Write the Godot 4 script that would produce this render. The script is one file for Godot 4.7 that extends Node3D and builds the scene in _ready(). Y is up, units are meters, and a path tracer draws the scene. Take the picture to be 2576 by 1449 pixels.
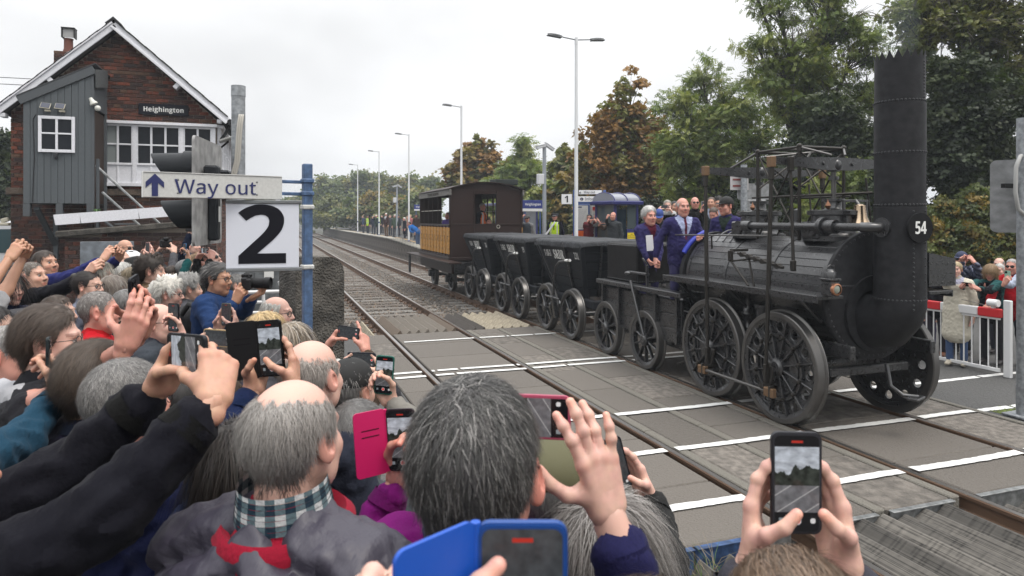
extends Node3D
# A replica early steam engine hauls chaldron wagons and a coach over a level crossing past a dense crowd.
# Metres, y up, rail heads at y = 0; the tracks run along z, the camera stands left of them and looks down the line and to the right.

const TH := 0.3391   # how far the camera looks to the right of the line of the tracks

func _ready() -> void:
	camera_and_light()
	setting()
	train()
	station()
	signal_box()
	trees()
	people()


func camera_and_light() -> void:
	var cam := Camera3D.new()
	cam.name = "view"
	cam.projection = Camera3D.PROJECTION_FRUSTUM
	cam.position = V3(0, 2.25, 0)
	cam.rotation.y = -TH
	cam.near = 0.05
	cam.far = 1500.0
	cam.size = 0.05 * 2.0 * 724.5 / 1722.0          # a 24 mm lens
	cam.frustum_offset = V2(0, -0.05 * 173.5 / 1722.0)   # level camera, the picture cut below the middle of the lens
	var at := CameraAttributesPhysical.new()
	at.frustum_focal_length = 24.0
	at.frustum_near = 0.05
	at.frustum_far = 1500.0
	at.frustum_focus_distance = 8.0
	at.exposure_aperture = 9.0
	cam.attributes = at
	add_child(cam)
	cam.near = 0.05
	cam.far = 1500.0
	cam.size = 0.05 * 2.0 * 724.5 / 1722.0
	cam.frustum_offset = V2(0, -0.05 * 173.5 / 1722.0)

	var env := Environment.new()
	env.background_mode = Environment.BG_SKY
	env.tonemap_mode = Environment.TONE_MAPPER_LINEAR
	env.tonemap_exposure = 1.16
	env.sdfgi_enabled = true
	env.ssao_enabled = true
	env.ssil_enabled = true
	env.volumetric_fog_enabled = true
	env.volumetric_fog_density = 0.0
	env.fog_enabled = true
	env.fog_light_color = C3(0.8, 0.83, 0.86)
	env.fog_density = 0.0012
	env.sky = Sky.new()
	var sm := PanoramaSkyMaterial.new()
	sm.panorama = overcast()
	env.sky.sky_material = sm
	env.background_energy_multiplier = 1.0
	var we := WorldEnvironment.new()
	we.name = "environment"
	we.environment = env
	add_child(we)

	var sun := DirectionalLight3D.new()
	sun.name = "sun_through_cloud"
	sun.light_energy = 0.5
	sun.light_color = C3(1.0, 0.97, 0.93)
	sun.light_angular_distance = 25.0
	sun.shadow_enabled = true
	sun.rotation = V3(deg_to_rad(-62), deg_to_rad(35), 0)
	add_child(sun)


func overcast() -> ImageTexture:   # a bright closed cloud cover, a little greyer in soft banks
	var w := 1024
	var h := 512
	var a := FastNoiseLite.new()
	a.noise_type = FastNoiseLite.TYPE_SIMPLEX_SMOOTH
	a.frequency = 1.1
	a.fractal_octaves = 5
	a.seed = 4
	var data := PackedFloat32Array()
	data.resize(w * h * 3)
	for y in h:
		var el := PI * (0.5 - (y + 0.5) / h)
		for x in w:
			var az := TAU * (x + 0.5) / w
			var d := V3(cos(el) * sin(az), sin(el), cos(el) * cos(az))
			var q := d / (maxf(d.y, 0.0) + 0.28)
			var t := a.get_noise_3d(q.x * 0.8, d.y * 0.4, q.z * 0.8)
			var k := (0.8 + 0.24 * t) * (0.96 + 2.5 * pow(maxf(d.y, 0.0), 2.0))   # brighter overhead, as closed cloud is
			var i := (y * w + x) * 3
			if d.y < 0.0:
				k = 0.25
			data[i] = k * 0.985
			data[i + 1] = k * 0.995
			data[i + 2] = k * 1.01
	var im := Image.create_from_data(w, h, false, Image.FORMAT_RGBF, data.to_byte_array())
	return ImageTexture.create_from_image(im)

# ---------------------------------------------------------------- mesh building
class MB:
	var v := PackedVector3Array()
	var n := PackedVector3Array()
	var c := PackedColorArray()
	var uv := PackedVector2Array()
	var ix := PackedInt32Array()
	var col := Color.WHITE

	func vert(p: Vector3, nn: Vector3, u := Vector2.ZERO) -> int:
		v.append(p)
		n.append(nn)
		c.append(col)
		uv.append(u)
		return v.size() - 1

	func tri(a: int, b: int, d: int) -> void:
		var q := (v[b] - v[a]).cross(v[d] - v[a])
		if q.dot(n[a] + n[b] + n[d]) > 0.0:
			ix.append(a)
			ix.append(d)
			ix.append(b)
		else:
			ix.append(a)
			ix.append(b)
			ix.append(d)

	func flat(pts: Array, nn: Vector3, us := []) -> void:   # a convex polygon
		var s := v.size()
		for i in pts.size():
			vert(pts[i], nn, us[i] if us.size() > i else Vector2.ZERO)
		for i in range(1, pts.size() - 1):
			tri(s, s + i, s + i + 1)

	func facet(pts: Array, away: Vector3) -> void:   # a polygon whose normal points away from that point
		var q: Vector3 = (pts[1] - pts[0]).cross(pts[2] - pts[0]).normalized()
		if q.dot(pts[0] - away) < 0.0:
			q = -q
		flat(pts, q)

	func box(ce: Vector3, s: Vector3, bs := Basis.IDENTITY, bev := 0.0) -> void:
		var hs := s * 0.5
		bev = minf(bev, minf(hs.x, minf(hs.y, hs.z)) * 0.9)
		var ax := [bs.x, bs.y, bs.z]
		for k in 3:
			var a: Vector3 = ax[k]
			var b: Vector3 = ax[(k + 1) % 3]
			var d: Vector3 = ax[(k + 2) % 3]
			var hb := hs[(k + 1) % 3] - bev
			var hd := hs[(k + 2) % 3] - bev
			for sg in [-1.0, 1.0]:
				var m: Vector3 = ce + a * hs[k] * sg
				flat([m - b * hb - d * hd, m + b * hb - d * hd, m + b * hb + d * hd, m - b * hb + d * hd], a * sg, [Vector2(0, 0), Vector2(1, 0), Vector2(1, 1), Vector2(0, 1)])
		if bev > 0.0:
			for k in 3:
				var a: Vector3 = ax[k]
				var b: Vector3 = ax[(k + 1) % 3]
				var d: Vector3 = ax[(k + 2) % 3]
				var ha := hs[k] - bev
				var hb := hs[(k + 1) % 3]
				var hd := hs[(k + 2) % 3]
				for s1 in [-1.0, 1.0]:
					for s2 in [-1.0, 1.0]:
						var p: Vector3 = ce + b * hb * s1 + d * (hd - bev) * s2
						var q: Vector3 = ce + b * (hb - bev) * s1 + d * hd * s2
						flat([p - a * ha, p + a * ha, q + a * ha, q - a * ha], (b * s1 + d * s2).normalized())
			for s1 in [-1.0, 1.0]:
				for s2 in [-1.0, 1.0]:
					for s3 in [-1.0, 1.0]:
						var e := Vector3(s1, s2, s3)
						var pts := []
						for k in 3:
							var w := hs - Vector3.ONE * bev
							w[k] = hs[k]
							w *= e
							pts.append(ce + bs * w)
						flat(pts, (bs * e).normalized())

	func bar(a: Vector3, b: Vector3, w: float, d: float, up := Vector3.UP, bev := 0.0) -> void:   # a square bar between two points
		var y := (b - a).normalized()
		var x := y.cross(up)
		if x.length() < 0.01:
			x = y.cross(Vector3.FORWARD)
		x = x.normalized()
		box((a + b) * 0.5, Vector3(w, (b - a).length(), d), Basis(x, y, x.cross(y)), bev)

	func ring(ce: Vector3, x: Vector3, y: Vector3, r: float, seg: int, nrm: Vector3, slope := 0.0, vv := 0.0) -> int:
		var s := v.size()
		for i in seg + 1:
			var t := TAU * i / seg
			var d := x * cos(t) + y * sin(t)
			vert(ce + d * r, (d + nrm * slope).normalized(), Vector2(float(i) / seg, vv))
		return s

	func skin_rings(a: int, b: int, seg: int) -> void:
		for i in seg:
			tri(a + i, a + i + 1, b + i + 1)
			tri(a + i, b + i + 1, b + i)

	func cap(ce: Vector3, x: Vector3, y: Vector3, r: float, seg: int, nn: Vector3, r_in := 0.0) -> void:
		var s := v.size()
		if r_in > 0.0:
			for i in seg + 1:
				var d := x * cos(TAU * i / seg) + y * sin(TAU * i / seg)
				vert(ce + d * r, nn)
				vert(ce + d * r_in, nn)
			for i in seg:
				tri(s + i * 2, s + i * 2 + 2, s + i * 2 + 3)
				tri(s + i * 2, s + i * 2 + 3, s + i * 2 + 1)
			return
		vert(ce, nn)
		for i in seg + 1:
			vert(ce + (x * cos(TAU * i / seg) + y * sin(TAU * i / seg)) * r, nn)
		for i in seg:
			tri(s, s + 1 + i, s + 2 + i)

	func cyl(a: Vector3, b: Vector3, ra: float, rb := -1.0, seg := 16, caps := true) -> void:
		if rb < 0.0:
			rb = ra
		var y := (b - a).normalized()
		var x := y.cross(Vector3.UP if absf(y.y) < 0.9 else Vector3.RIGHT).normalized()
		var z := x.cross(y)
		var sl := (ra - rb) / maxf((b - a).length(), 1e-5)
		var p := ring(a, x, z, ra, seg, y, sl, 0.0)
		var q := ring(b, x, z, rb, seg, y, sl, 1.0)
		skin_rings(p, q, seg)
		if caps:
			if ra > 1e-4:
				cap(a, x, z, ra, seg, -y)
			if rb > 1e-4:
				cap(b, x, z, rb, seg, y)

	func tube(pts: Array, rad, seg := 8, caps := true) -> void:   # a round bar along points; rad is a number or one per point
		var t := []
		for i in pts.size():
			t.append((pts[mini(i + 1, pts.size() - 1)] - pts[maxi(i - 1, 0)]).normalized())
		var x: Vector3 = t[0].cross(Vector3.UP if absf(t[0].y) < 0.9 else Vector3.RIGHT).normalized()
		var last := -1
		for i in pts.size():
			x = (x - t[i] * x.dot(t[i])).normalized()
			var y: Vector3 = t[i].cross(x)
			var r: float = rad[i] if rad is Array else rad
			var s := ring(pts[i], x, y, r, seg, t[i])
			if last >= 0:
				skin_rings(last, s, seg)
			last = s
			if caps and i == 0:
				cap(pts[i], x, y, r, seg, -t[i])
			if caps and i == pts.size() - 1:
				cap(pts[i], x, y, r, seg, t[i])

	func lathe(prof: Array, xf := Transform3D.IDENTITY, seg := 24, sharp := 0.7) -> void:   # Vector2(radius, height) turned about y
		var dirs := []
		for i in prof.size() - 1:
			var e: Vector2 = (prof[i + 1] - prof[i]).normalized()
			dirs.append(Vector2(e.y, -e.x))
		for i in prof.size() - 1:
			var na: Vector2 = dirs[i]
			var nb: Vector2 = dirs[i]
			if i > 0 and dirs[i - 1].dot(dirs[i]) > sharp:
				na = (dirs[i] + dirs[i - 1]).normalized()
			if i < prof.size() - 2 and dirs[i + 1].dot(dirs[i]) > sharp:
				nb = (dirs[i] + dirs[i + 1]).normalized()
			var s := v.size()
			for j in seg + 1:
				var t := TAU * j / seg
				var d := Vector3(cos(t), 0, sin(t))
				vert(xf * (d * prof[i].x + Vector3.UP * prof[i].y), (xf.basis * (d * na.x + Vector3.UP * na.y)).normalized(), Vector2(float(j) / seg, prof[i].y))
				vert(xf * (d * prof[i + 1].x + Vector3.UP * prof[i + 1].y), (xf.basis * (d * nb.x + Vector3.UP * nb.y)).normalized(), Vector2(float(j) / seg, prof[i + 1].y))
			for j in seg:
				var k := s + j * 2
				tri(k, k + 2, k + 3)
				tri(k, k + 3, k + 1)

	func sphere(ce: Vector3, r: Vector3, bs := Basis.IDENTITY, seg := 12, rings := 8, half := false) -> void:
		var s := v.size()
		for i in rings + 1:
			var a := -PI / 2 + PI * i / rings
			if half:
				a = PI / 2 * i / rings
			for j in seg + 1:
				var t := TAU * j / seg
				var d := Vector3(cos(a) * cos(t), sin(a), cos(a) * sin(t))
				vert(ce + bs * (d * r), (bs * (d / r)).normalized(), Vector2(float(j) / seg, float(i) / rings))
		for i in rings:
			for j in seg:
				var k := s + i * (seg + 1) + j
				tri(k, k + 1, k + seg + 2)
				tri(k, k + seg + 2, k + seg + 1)

	func prism(poly: PackedVector2Array, dep: float, xf := Transform3D.IDENTITY) -> void:   # an outline in xy, dep thick along z
		var t := Geometry2D.triangulate_polygon(poly)
		for sg in [-0.5, 0.5]:
			var s := v.size()
			for p in poly:
				vert(xf * Vector3(p.x, p.y, dep * sg), (xf.basis * Vector3(0, 0, sg)).normalized(), p)
			for i in range(0, t.size(), 3):
				tri(s + t[i], s + t[i + 1], s + t[i + 2])
		var turn := -1.0 if Geometry2D.is_polygon_clockwise(poly) else 1.0
		for i in poly.size():
			var p := poly[i]
			var q := poly[(i + 1) % poly.size()]
			var nn := Vector3((q - p).y, -(q - p).x, 0) * turn
			flat([xf * Vector3(p.x, p.y, -dep / 2), xf * Vector3(q.x, q.y, -dep / 2), xf * Vector3(q.x, q.y, dep / 2), xf * Vector3(p.x, p.y, dep / 2)], (xf.basis * nn).normalized())

	func add(o: MB, xf := Transform3D.IDENTITY, tint := Color.WHITE) -> void:
		var s := v.size()
		var flip := xf.basis.determinant() < 0.0
		var nb := xf.basis.inverse().transposed()
		for i in o.v.size():
			v.append(xf * o.v[i])
			n.append((nb * o.n[i]).normalized())
			c.append(o.c[i] * tint)
			uv.append(o.uv[i])
		if flip:
			for i in range(0, o.ix.size(), 3):
				ix.append(s + o.ix[i])
				ix.append(s + o.ix[i + 2])
				ix.append(s + o.ix[i + 1])
		else:
			for i in o.ix:
				ix.append(s + i)

	func mesh() -> ArrayMesh:
		var a := []
		a.resize(Mesh.ARRAY_MAX)
		a[Mesh.ARRAY_VERTEX] = v
		a[Mesh.ARRAY_NORMAL] = n
		a[Mesh.ARRAY_COLOR] = c
		a[Mesh.ARRAY_TEX_UV] = uv
		a[Mesh.ARRAY_INDEX] = ix
		var m := ArrayMesh.new()
		m.add_surface_from_arrays(Mesh.PRIMITIVE_TRIANGLES, a)
		return m


# ---------------------------------------------------------------- a distance field on a grid, meshed as surface nets
class Field:
	var o: Vector3
	var h: float
	var nx: int
	var ny: int
	var nz: int
	var f := PackedFloat32Array()

	func _init(lo: Vector3, hi: Vector3, cell: float) -> void:
		h = cell
		o = lo - Vector3.ONE * cell * 2.0
		nx = int(ceil((hi.x - lo.x) / cell)) + 5
		ny = int(ceil((hi.y - lo.y) / cell)) + 5
		nz = int(ceil((hi.z - lo.z) / cell)) + 5
		f.resize(nx * ny * nz)
		f.fill(1.0)

	func limb(a: Vector3, b: Vector3, ra: float, rb: float, k: float, sq := Vector3.ONE, cut := false) -> void:
		var m := Vector3.ONE * (maxf(ra, rb) + k * 0.5 + 1.5 * h) / Vector3(minf(sq.x, 1.0), minf(sq.y, 1.0), minf(sq.z, 1.0))
		var lo := (Vector3(minf(a.x, b.x), minf(a.y, b.y), minf(a.z, b.z)) - m - o) / h
		var hi := (Vector3(maxf(a.x, b.x), maxf(a.y, b.y), maxf(a.z, b.z)) + m - o) / h
		var x0 := clampi(int(lo.x), 0, nx)
		var y0 := clampi(int(lo.y), 0, ny)
		var z0 := clampi(int(lo.z), 0, nz)
		var x1 := clampi(int(hi.x) + 1, 0, nx)
		var y1 := clampi(int(hi.y) + 1, 0, ny)
		var z1 := clampi(int(hi.z) + 1, 0, nz)
		var ac := a * sq
		var ab := b * sq - ac
		var inv := 1.0 / maxf(ab.length_squared(), 1e-9)
		var dr := rb - ra
		var hk := 0.25 / k
		for z in range(z0, z1):
			for y in range(y0, y1):
				var p := (o + Vector3(x0, y, z) * h) * sq - ac
				var dx := h * sq.x
				var i := (z * ny + y) * nx + x0
				for x in range(x0, x1):
					var t := clampf(p.dot(ab) * inv, 0.0, 1.0)
					var d := (p - ab * t).length() - ra - dr * t
					var g := f[i]
					if cut:
						d = -d
						var e := k - absf(d - g)
						f[i] = maxf(d, g) + (e * e * hk if e > 0.0 else 0.0)
					else:
						var e := k - absf(d - g)
						f[i] = minf(d, g) - (e * e * hk if e > 0.0 else 0.0)
					p.x += dx
					i += 1

	func ball(ce: Vector3, r: Vector3, k: float, bs := Basis.IDENTITY, cut := false) -> void:
		var big := maxf(r.x, maxf(r.y, r.z))
		var m := Vector3.ONE * (big + k * 0.5 + 1.5 * h)
		if bs == Basis.IDENTITY:
			m = r + Vector3.ONE * (k * 0.5 + 1.5 * h)
		var lo := (ce - m - o) / h
		var hi := (ce + m - o) / h
		var inv := bs.transposed()
		var hk := 0.25 / k
		for z in range(clampi(int(lo.z), 0, nz), clampi(int(hi.z) + 1, 0, nz)):
			for y in range(clampi(int(lo.y), 0, ny), clampi(int(hi.y) + 1, 0, ny)):
				var x0 := clampi(int(lo.x), 0, nx)
				var i := (z * ny + y) * nx + x0
				for x in range(x0, clampi(int(hi.x) + 1, 0, nx)):
					var q := inv * (o + Vector3(x, y, z) * h - ce)
					var q1 := q / r
					var k0 := q1.length()
					var k1 := maxf((q1 / r).length(), 1e-6)
					var d := k0 * (k0 - 1.0) / k1
					var g := f[i]
					if cut:
						d = -d
						var e := k - absf(d - g)
						f[i] = maxf(d, g) + (e * e * hk if e > 0.0 else 0.0)
					else:
						var e := k - absf(d - g)
						f[i] = minf(d, g) - (e * e * hk if e > 0.0 else 0.0)
					i += 1

	func mesh(mb: MB, xf := Transform3D.IDENTITY) -> void:
		var sx := nx - 1
		var sy := ny - 1
		var sz := nz - 1
		var id := PackedInt32Array()
		id.resize(nx * ny * nz)
		id.fill(-1)
		var pl := nx * ny
		var base := mb.v.size()
		var cells := PackedInt32Array()
		for z in sz:
			for y in sy:
				var i := (z * ny + y) * nx
				for x in sx:
					var a0 := f[i]
					if absf(a0) < h * 2.0:
						var a1 := f[i + 1]
						var a2 := f[i + nx]
						var a3 := f[i + nx + 1]
						var a4 := f[i + pl]
						var a5 := f[i + pl + 1]
						var a6 := f[i + pl + nx]
						var a7 := f[i + pl + nx + 1]
						var mn := minf(minf(minf(a0, a1), minf(a2, a3)), minf(minf(a4, a5), minf(a6, a7)))
						if mn < 0.0:
							var mx := maxf(maxf(maxf(a0, a1), maxf(a2, a3)), maxf(maxf(a4, a5), maxf(a6, a7)))
							if mx >= 0.0:
								var g := Vector3(a1 + a3 + a5 + a7 - a0 - a2 - a4 - a6, a2 + a3 + a6 + a7 - a0 - a1 - a4 - a5, a4 + a5 + a6 + a7 - a0 - a1 - a2 - a3)
								var gl := maxf(g.length(), 1e-6)
								var nn := g / gl
								var mid := (a0 + a1 + a2 + a3 + a4 + a5 + a6 + a7) * 0.125
								var off := nn * clampf(-mid / (gl * 0.25), -0.7, 0.7)
								var p := o + (Vector3(x + 0.5, y + 0.5, z + 0.5) + off) * h
								id[i] = mb.v.size()
								mb.v.append(xf * p)
								mb.n.append(xf.basis * nn)
								mb.c.append(mb.col)
								mb.uv.append(Vector2.ZERO)
								cells.append(i)
					i += 1
		for i in cells:
			var a := f[i] < 0.0
			var q := id[i]
			for k in 3:
				var e := 1 if k == 0 else (nx if k == 1 else pl)
				if a == (f[i + e] < 0.0):
					continue
				var u := nx if k == 0 else (pl if k == 1 else 1)
				var w := pl if k == 0 else (1 if k == 1 else nx)
				if i < u + w:
					continue
				var q1 := id[i - u]
				var q2 := id[i - u - w]
				var q3 := id[i - w]
				if q1 < 0 or q2 < 0 or q3 < 0:
					continue
				if a:
					mb.ix.append_array(PackedInt32Array([q, q2, q1, q, q3, q2]))
				else:
					mb.ix.append_array(PackedInt32Array([q, q1, q2, q, q2, q3]))


# ---------------------------------------------------------------- naming and placing
var taken := {}

func numbered(called: String) -> String:
	if taken.has(called):
		taken[called] += 1
		return "%s_%03d" % [called, taken[called]]
	taken[called] = 0
	return called

func tag(o: Node3D, label: String, category := "", group := "", kind := "") -> Node3D:
	if label:
		o.set_meta("label", label)
	if category:
		o.set_meta("category", category)
	if group:
		o.set_meta("group", group)
	if kind:
		o.set_meta("kind", kind)
	return o

func thing(called: String, label: String, category: String, at := ZERO, turn := 0.0, group := "") -> Node3D:
	var o := Node3D.new()
	o.name = numbered(called)
	add_child(o)
	o.position = at
	o.rotation.y = turn
	tag(o, label, category, group)
	return o

func put(called: String, mb, m: Material, parent: Node3D = null, at := ZERO, bs := ID) -> MeshInstance3D:
	var o := MeshInstance3D.new()
	o.name = called if parent else numbered(called)
	o.mesh = mb.mesh() if mb is MB else mb
	o.material_override = m
	o.transform = X3(bs, at)
	if parent:
		parent.add_child(o, true)
	else:
		add_child(o)
	return o

func ground(called: String, mb, m: Material, label := "") -> MeshInstance3D:
	var o := put(called, mb, m)
	tag(o, label, "", "", "structure")
	return o

func stuff(called: String, mesh_: Mesh, m: Material, xfs: Array, cols: Array, parent: Node3D = null) -> MultiMeshInstance3D:
	var mm := MultiMesh.new()
	mm.transform_format = MultiMesh.TRANSFORM_3D
	mm.use_colors = cols.size() > 0
	mm.mesh = mesh_
	mm.instance_count = xfs.size()
	for i in xfs.size():
		mm.set_instance_transform(i, xfs[i])
		if cols.size():
			mm.set_instance_color(i, cols[i])
	var o := MultiMeshInstance3D.new()
	o.name = called if parent else numbered(called)
	o.multimesh = mm
	o.material_override = m
	o.set_meta("kind", "stuff")
	if parent:
		parent.add_child(o, true)
	else:
		add_child(o)
	return o


# ---------------------------------------------------------------- materials
var mats := {}
var tex := {}

func noise_tex(key: String, freq: float, oct: int, lo: float, hi: float, normal := false, bump := 4.0, seed_ := 1, kind := FastNoiseLite.TYPE_SIMPLEX_SMOOTH, size := 512) -> Texture2D:
	if tex.has(key):
		return tex[key]
	var nz := FastNoiseLite.new()
	nz.noise_type = kind
	nz.frequency = freq
	nz.fractal_octaves = oct
	nz.seed = seed_
	var t := NoiseTexture2D.new()
	t.width = size
	t.height = size
	t.seamless = true
	t.noise = nz
	if normal:
		t.as_normal_map = true
		t.bump_strength = bump
	else:
		var g := Gradient.new()
		g.offsets = PackedFloat32Array([0.2, 0.8])
		g.colors = PackedColorArray([Color(lo, lo, lo), Color(hi, hi, hi)])
		t.color_ramp = g
	tex[key] = t
	return t

# grain: [texture key, scale]; bumpy: [texture key, scale is shared, strength]
func mat(key: String, r := -1.0, g := 0.0, b := 0.0, rough := 0.7, metal := 0.0, grain := "", scale := 1.0, bump := "", strength := 1.0, vc := false) -> StandardMaterial3D:
	if mats.has(key):
		return mats[key]
	if r < 0.0:
		push_error("no such material: " + key)
	var m := StandardMaterial3D.new()
	m.resource_name = key
	m.albedo_color = Color(r, g, b).linear_to_srgb()
	m.roughness = rough
	m.metallic = metal
	if maxf(r, maxf(g, b)) < 0.06:
		m.metallic_specular = 0.3
	m.vertex_color_use_as_albedo = vc
	if grain:
		m.albedo_texture = grain_tex(grain)
	if bump:
		m.normal_enabled = true
		m.normal_texture = grain_tex(bump)
		m.normal_scale = strength
	if grain or bump:
		m.uv1_triplanar = true
		m.uv1_scale = Vector3.ONE * scale
	mats[key] = m
	return m

func grain_tex(key: String) -> Texture2D:
	match key:
		"fine": return noise_tex(key, 0.08, 4, 0.86, 1.0)
		"soft": return noise_tex(key, 0.02, 5, 0.955, 1.0, false, 0, 17)
		"blotch": return noise_tex(key, 0.012, 5, 0.74, 1.0, false, 0, 3)
		"speck": return noise_tex(key, 0.25, 2, 0.66, 1.0, false, 0, 5)
		"stain": return noise_tex(key, 0.006, 6, 0.66, 1.0, false, 0, 9)
		"fine_n": return noise_tex(key, 0.12, 3, 0, 1, true, 6.0, 7)
		"rough_n": return noise_tex(key, 0.05, 5, 0, 1, true, 12.0, 8)
		"cloth_n": return noise_tex(key, 0.03, 4, 0, 1, true, 8.0, 12)
		"weave_n": return noise_tex(key, 0.45, 1, 0, 1, true, 5.0, 13)
	return null


# ---------------------------------------------------------------- ground, tracks and crossing
const XA := 2.9225   # middle of the near track
const XB := 6.1325   # middle of the track with the train

func slab(called: String, x0: float, x1: float, z0: float, z1: float, y0: float, y1: float, m: Material, label := "") -> MeshInstance3D:
	var mb := MB.new()
	mb.box(V3((x0 + x1) / 2, (y0 + y1) / 2, (z0 + z1) / 2), V3(x1 - x0, y1 - y0, absf(z1 - z0)), ID, 0.008)
	return ground(called, mb, m, label)

func setting() -> void:
	var rng := RandomNumberGenerator.new()
	rng.seed = 11
	var soil := mat("soil", 0.07, 0.065, 0.042, 0.95, 0, "stain", 0.15, "rough_n", 1.0)
	var asphalt := mat("asphalt", 0.105, 0.103, 0.1, 0.93, 0, "speck", 0.9, "rough_n", 0.7)
	var mb := MB.new()
	mb.box(V3(0, -0.92, -150), V3(900, 1.0, 900))
	ground("ground", mb, soil, "rough earth and grass around the railway")
	var bal := mat("ballast_bed", 0.18, 0.165, 0.145, 0.95, 0, "speck", 1.3, "rough_n", 1.6)
	mb = MB.new()
	mb.prism(PackedVector2Array([V2(-0.4, -0.5), V2(0.3, -0.2), V2(8.0, -0.2), V2(8.6, -0.5)]), 290, XO(V3(0, 0, -137)))
	ground("ballast", mb, bal, "bed of broken stone under both tracks")
	slab("road", 7.8, 34.0, -14.0, -2.6, -0.3, -0.012, asphalt, "asphalt road leading away on the right of the crossing")
	slab("pavement", -9.5, 0.95, -13.2, 3.0, -0.3, 0.25, mat("paving", 0.13, 0.125, 0.12, 0.9, 0, "speck", 0.8, "rough_n", 0.5), "raised pavement on which the crowd stands")
	slab("road_edge", 0.95, 1.62, -13.4, -4.0, -0.3, -0.012, asphalt, "strip of asphalt beside the near rail")
	slab("yard", -30.0, -0.2, -60.0, -13.2, -0.3, -0.02, asphalt, "asphalt yard round the signal box")

	var sm := MB.new()
	sm.sphere(ZERO, V3(1, 0.7, 0.85), ID, 5, 3)
	for i in sm.v.size():
		var q := sm.v[i]
		sm.v[i] = q * (0.8 + 0.35 * absf(sin(q.x * 9.0 + q.z * 5.0)))
	var xfs := []
	var cols := []
	for i in 42000:
		var t := rng.randf()
		var z := -13.5 - 42.0 * t * t if i > 3500 else lerpf(-4.0, -1.0, rng.randf())
		var x := rng.randf_range(0.3, 8.0)
		if i <= 3500 and x > 3.9 and x < 5.3:
			continue
		var s := rng.randf_range(0.016, 0.034)
		xfs.append(X3(Basis.from_euler(V3(rng.randf() * 6, rng.randf() * 6, rng.randf() * 6)) * Basis.from_scale(Vector3.ONE * s), V3(x, -0.19 + rng.randf() * 0.03, z)))
		var b := rng.randf_range(0.55, 1.25)
		cols.append(C3(0.19, 0.17, 0.15) * b if rng.randf() < 0.8 else C3(0.22, 0.165, 0.12) * b)
	var bs := stuff("ballast_stones", sm.mesh(), mat("stone", 1, 1, 1, 0.95, 0, "", 1, "", 1, true), xfs, cols)
	tag(bs, "loose brown grey track stones between the sleepers", "ballast")

	track(XA, "railway track nearest the crowd, without a train", rng)
	track(XB, "railway track under the steam train, beside the platform", rng)
	crossing(rng)
	timbers(rng)


func track(x: float, label: String, rng: RandomNumberGenerator) -> void:
	var t := thing("railway_track", label, "railway track", V3(x, 0, 0), 0.0, "railway tracks")
	var prof := PackedVector2Array([V2(-0.07, -0.159), V2(0.07, -0.159), V2(0.07, -0.148), V2(0.012, -0.126), V2(0.009, -0.045), V2(0.034, -0.034), V2(0.035, -0.008), V2(0.028, -0.001), V2(-0.028, -0.001), V2(-0.035, -0.008), V2(-0.034, -0.034), V2(-0.009, -0.045), V2(-0.012, -0.126), V2(-0.07, -0.148)])
	var rust := mat("rail_rust", 0.13, 0.075, 0.045, 0.7, 0.25, "fine", 5.0)
	var steel := mat("rail_steel", 0.42, 0.4, 0.38, 0.32, 0.95, "fine", 8.0)
	for s in [-1.0, 1.0]:
		var mb := MB.new()
		mb.prism(prof, 268.0, XO(V3(0, 0, 0)))
		var r := put("rail", mb, rust, t, V3(0.7525 * s, 0, -131.0))
		put("running_surface", k_box(V3(0, 0.0005, 0), V3(0.05, 0.003, 268.0)), steel, r)
	var sl := MB.new()
	sl.box(V3(0, -0.225, 0), V3(2.55, 0.13, 0.25), ID, 0.015)
	var mesh := sl.mesh()
	var ms := [mat("sleeper_grey", 0.2, 0.18, 0.16, 0.95, 0, "fine", 3.0, "rough_n", 1.2), mat("sleeper_brown", 0.15, 0.125, 0.105, 0.95, 0, "fine", 3.0, "rough_n", 1.2), mat("sleeper_pale", 0.25, 0.235, 0.215, 0.95, 0, "fine", 3.0, "rough_n", 1.2)]
	var chairs := []
	for i in 150:
		var z := -13.9 - i * 0.66
		put("sleeper", mesh, ms[rng.randi() % 3], t, V3(0.03 * (rng.randf() - 0.5), 0.012 * rng.randf(), z + 0.04 * (rng.randf() - 0.5)), Basis(UP, 0.012 * (rng.randf() - 0.5)))
		for s in [-0.7525, 0.7525]:
			chairs.append(XO(V3(s, -0.155, z)))
	for i in 4:
		put("sleeper", mesh, ms[i % 2], t, V3(0, -0.02, -3.5 + i * 0.7))
	var ch := MB.new()
	for s in [-1.0, 1.0]:
		ch.box(V3(0.1 * s, 0.02, 0), V3(0.09, 0.05, 0.12), ID, 0.012)
		ch.cyl(V3(0.115 * s, 0.03, 0.03), V3(0.115 * s, 0.075, 0.03), 0.016, 0.012, 6)
		ch.box(V3(0.045 * s, 0.045, 0), V3(0.03, 0.07, 0.09), ID, 0.008)
	stuff("rail_chairs", ch.mesh(), rust, chairs, [], t)


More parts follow.
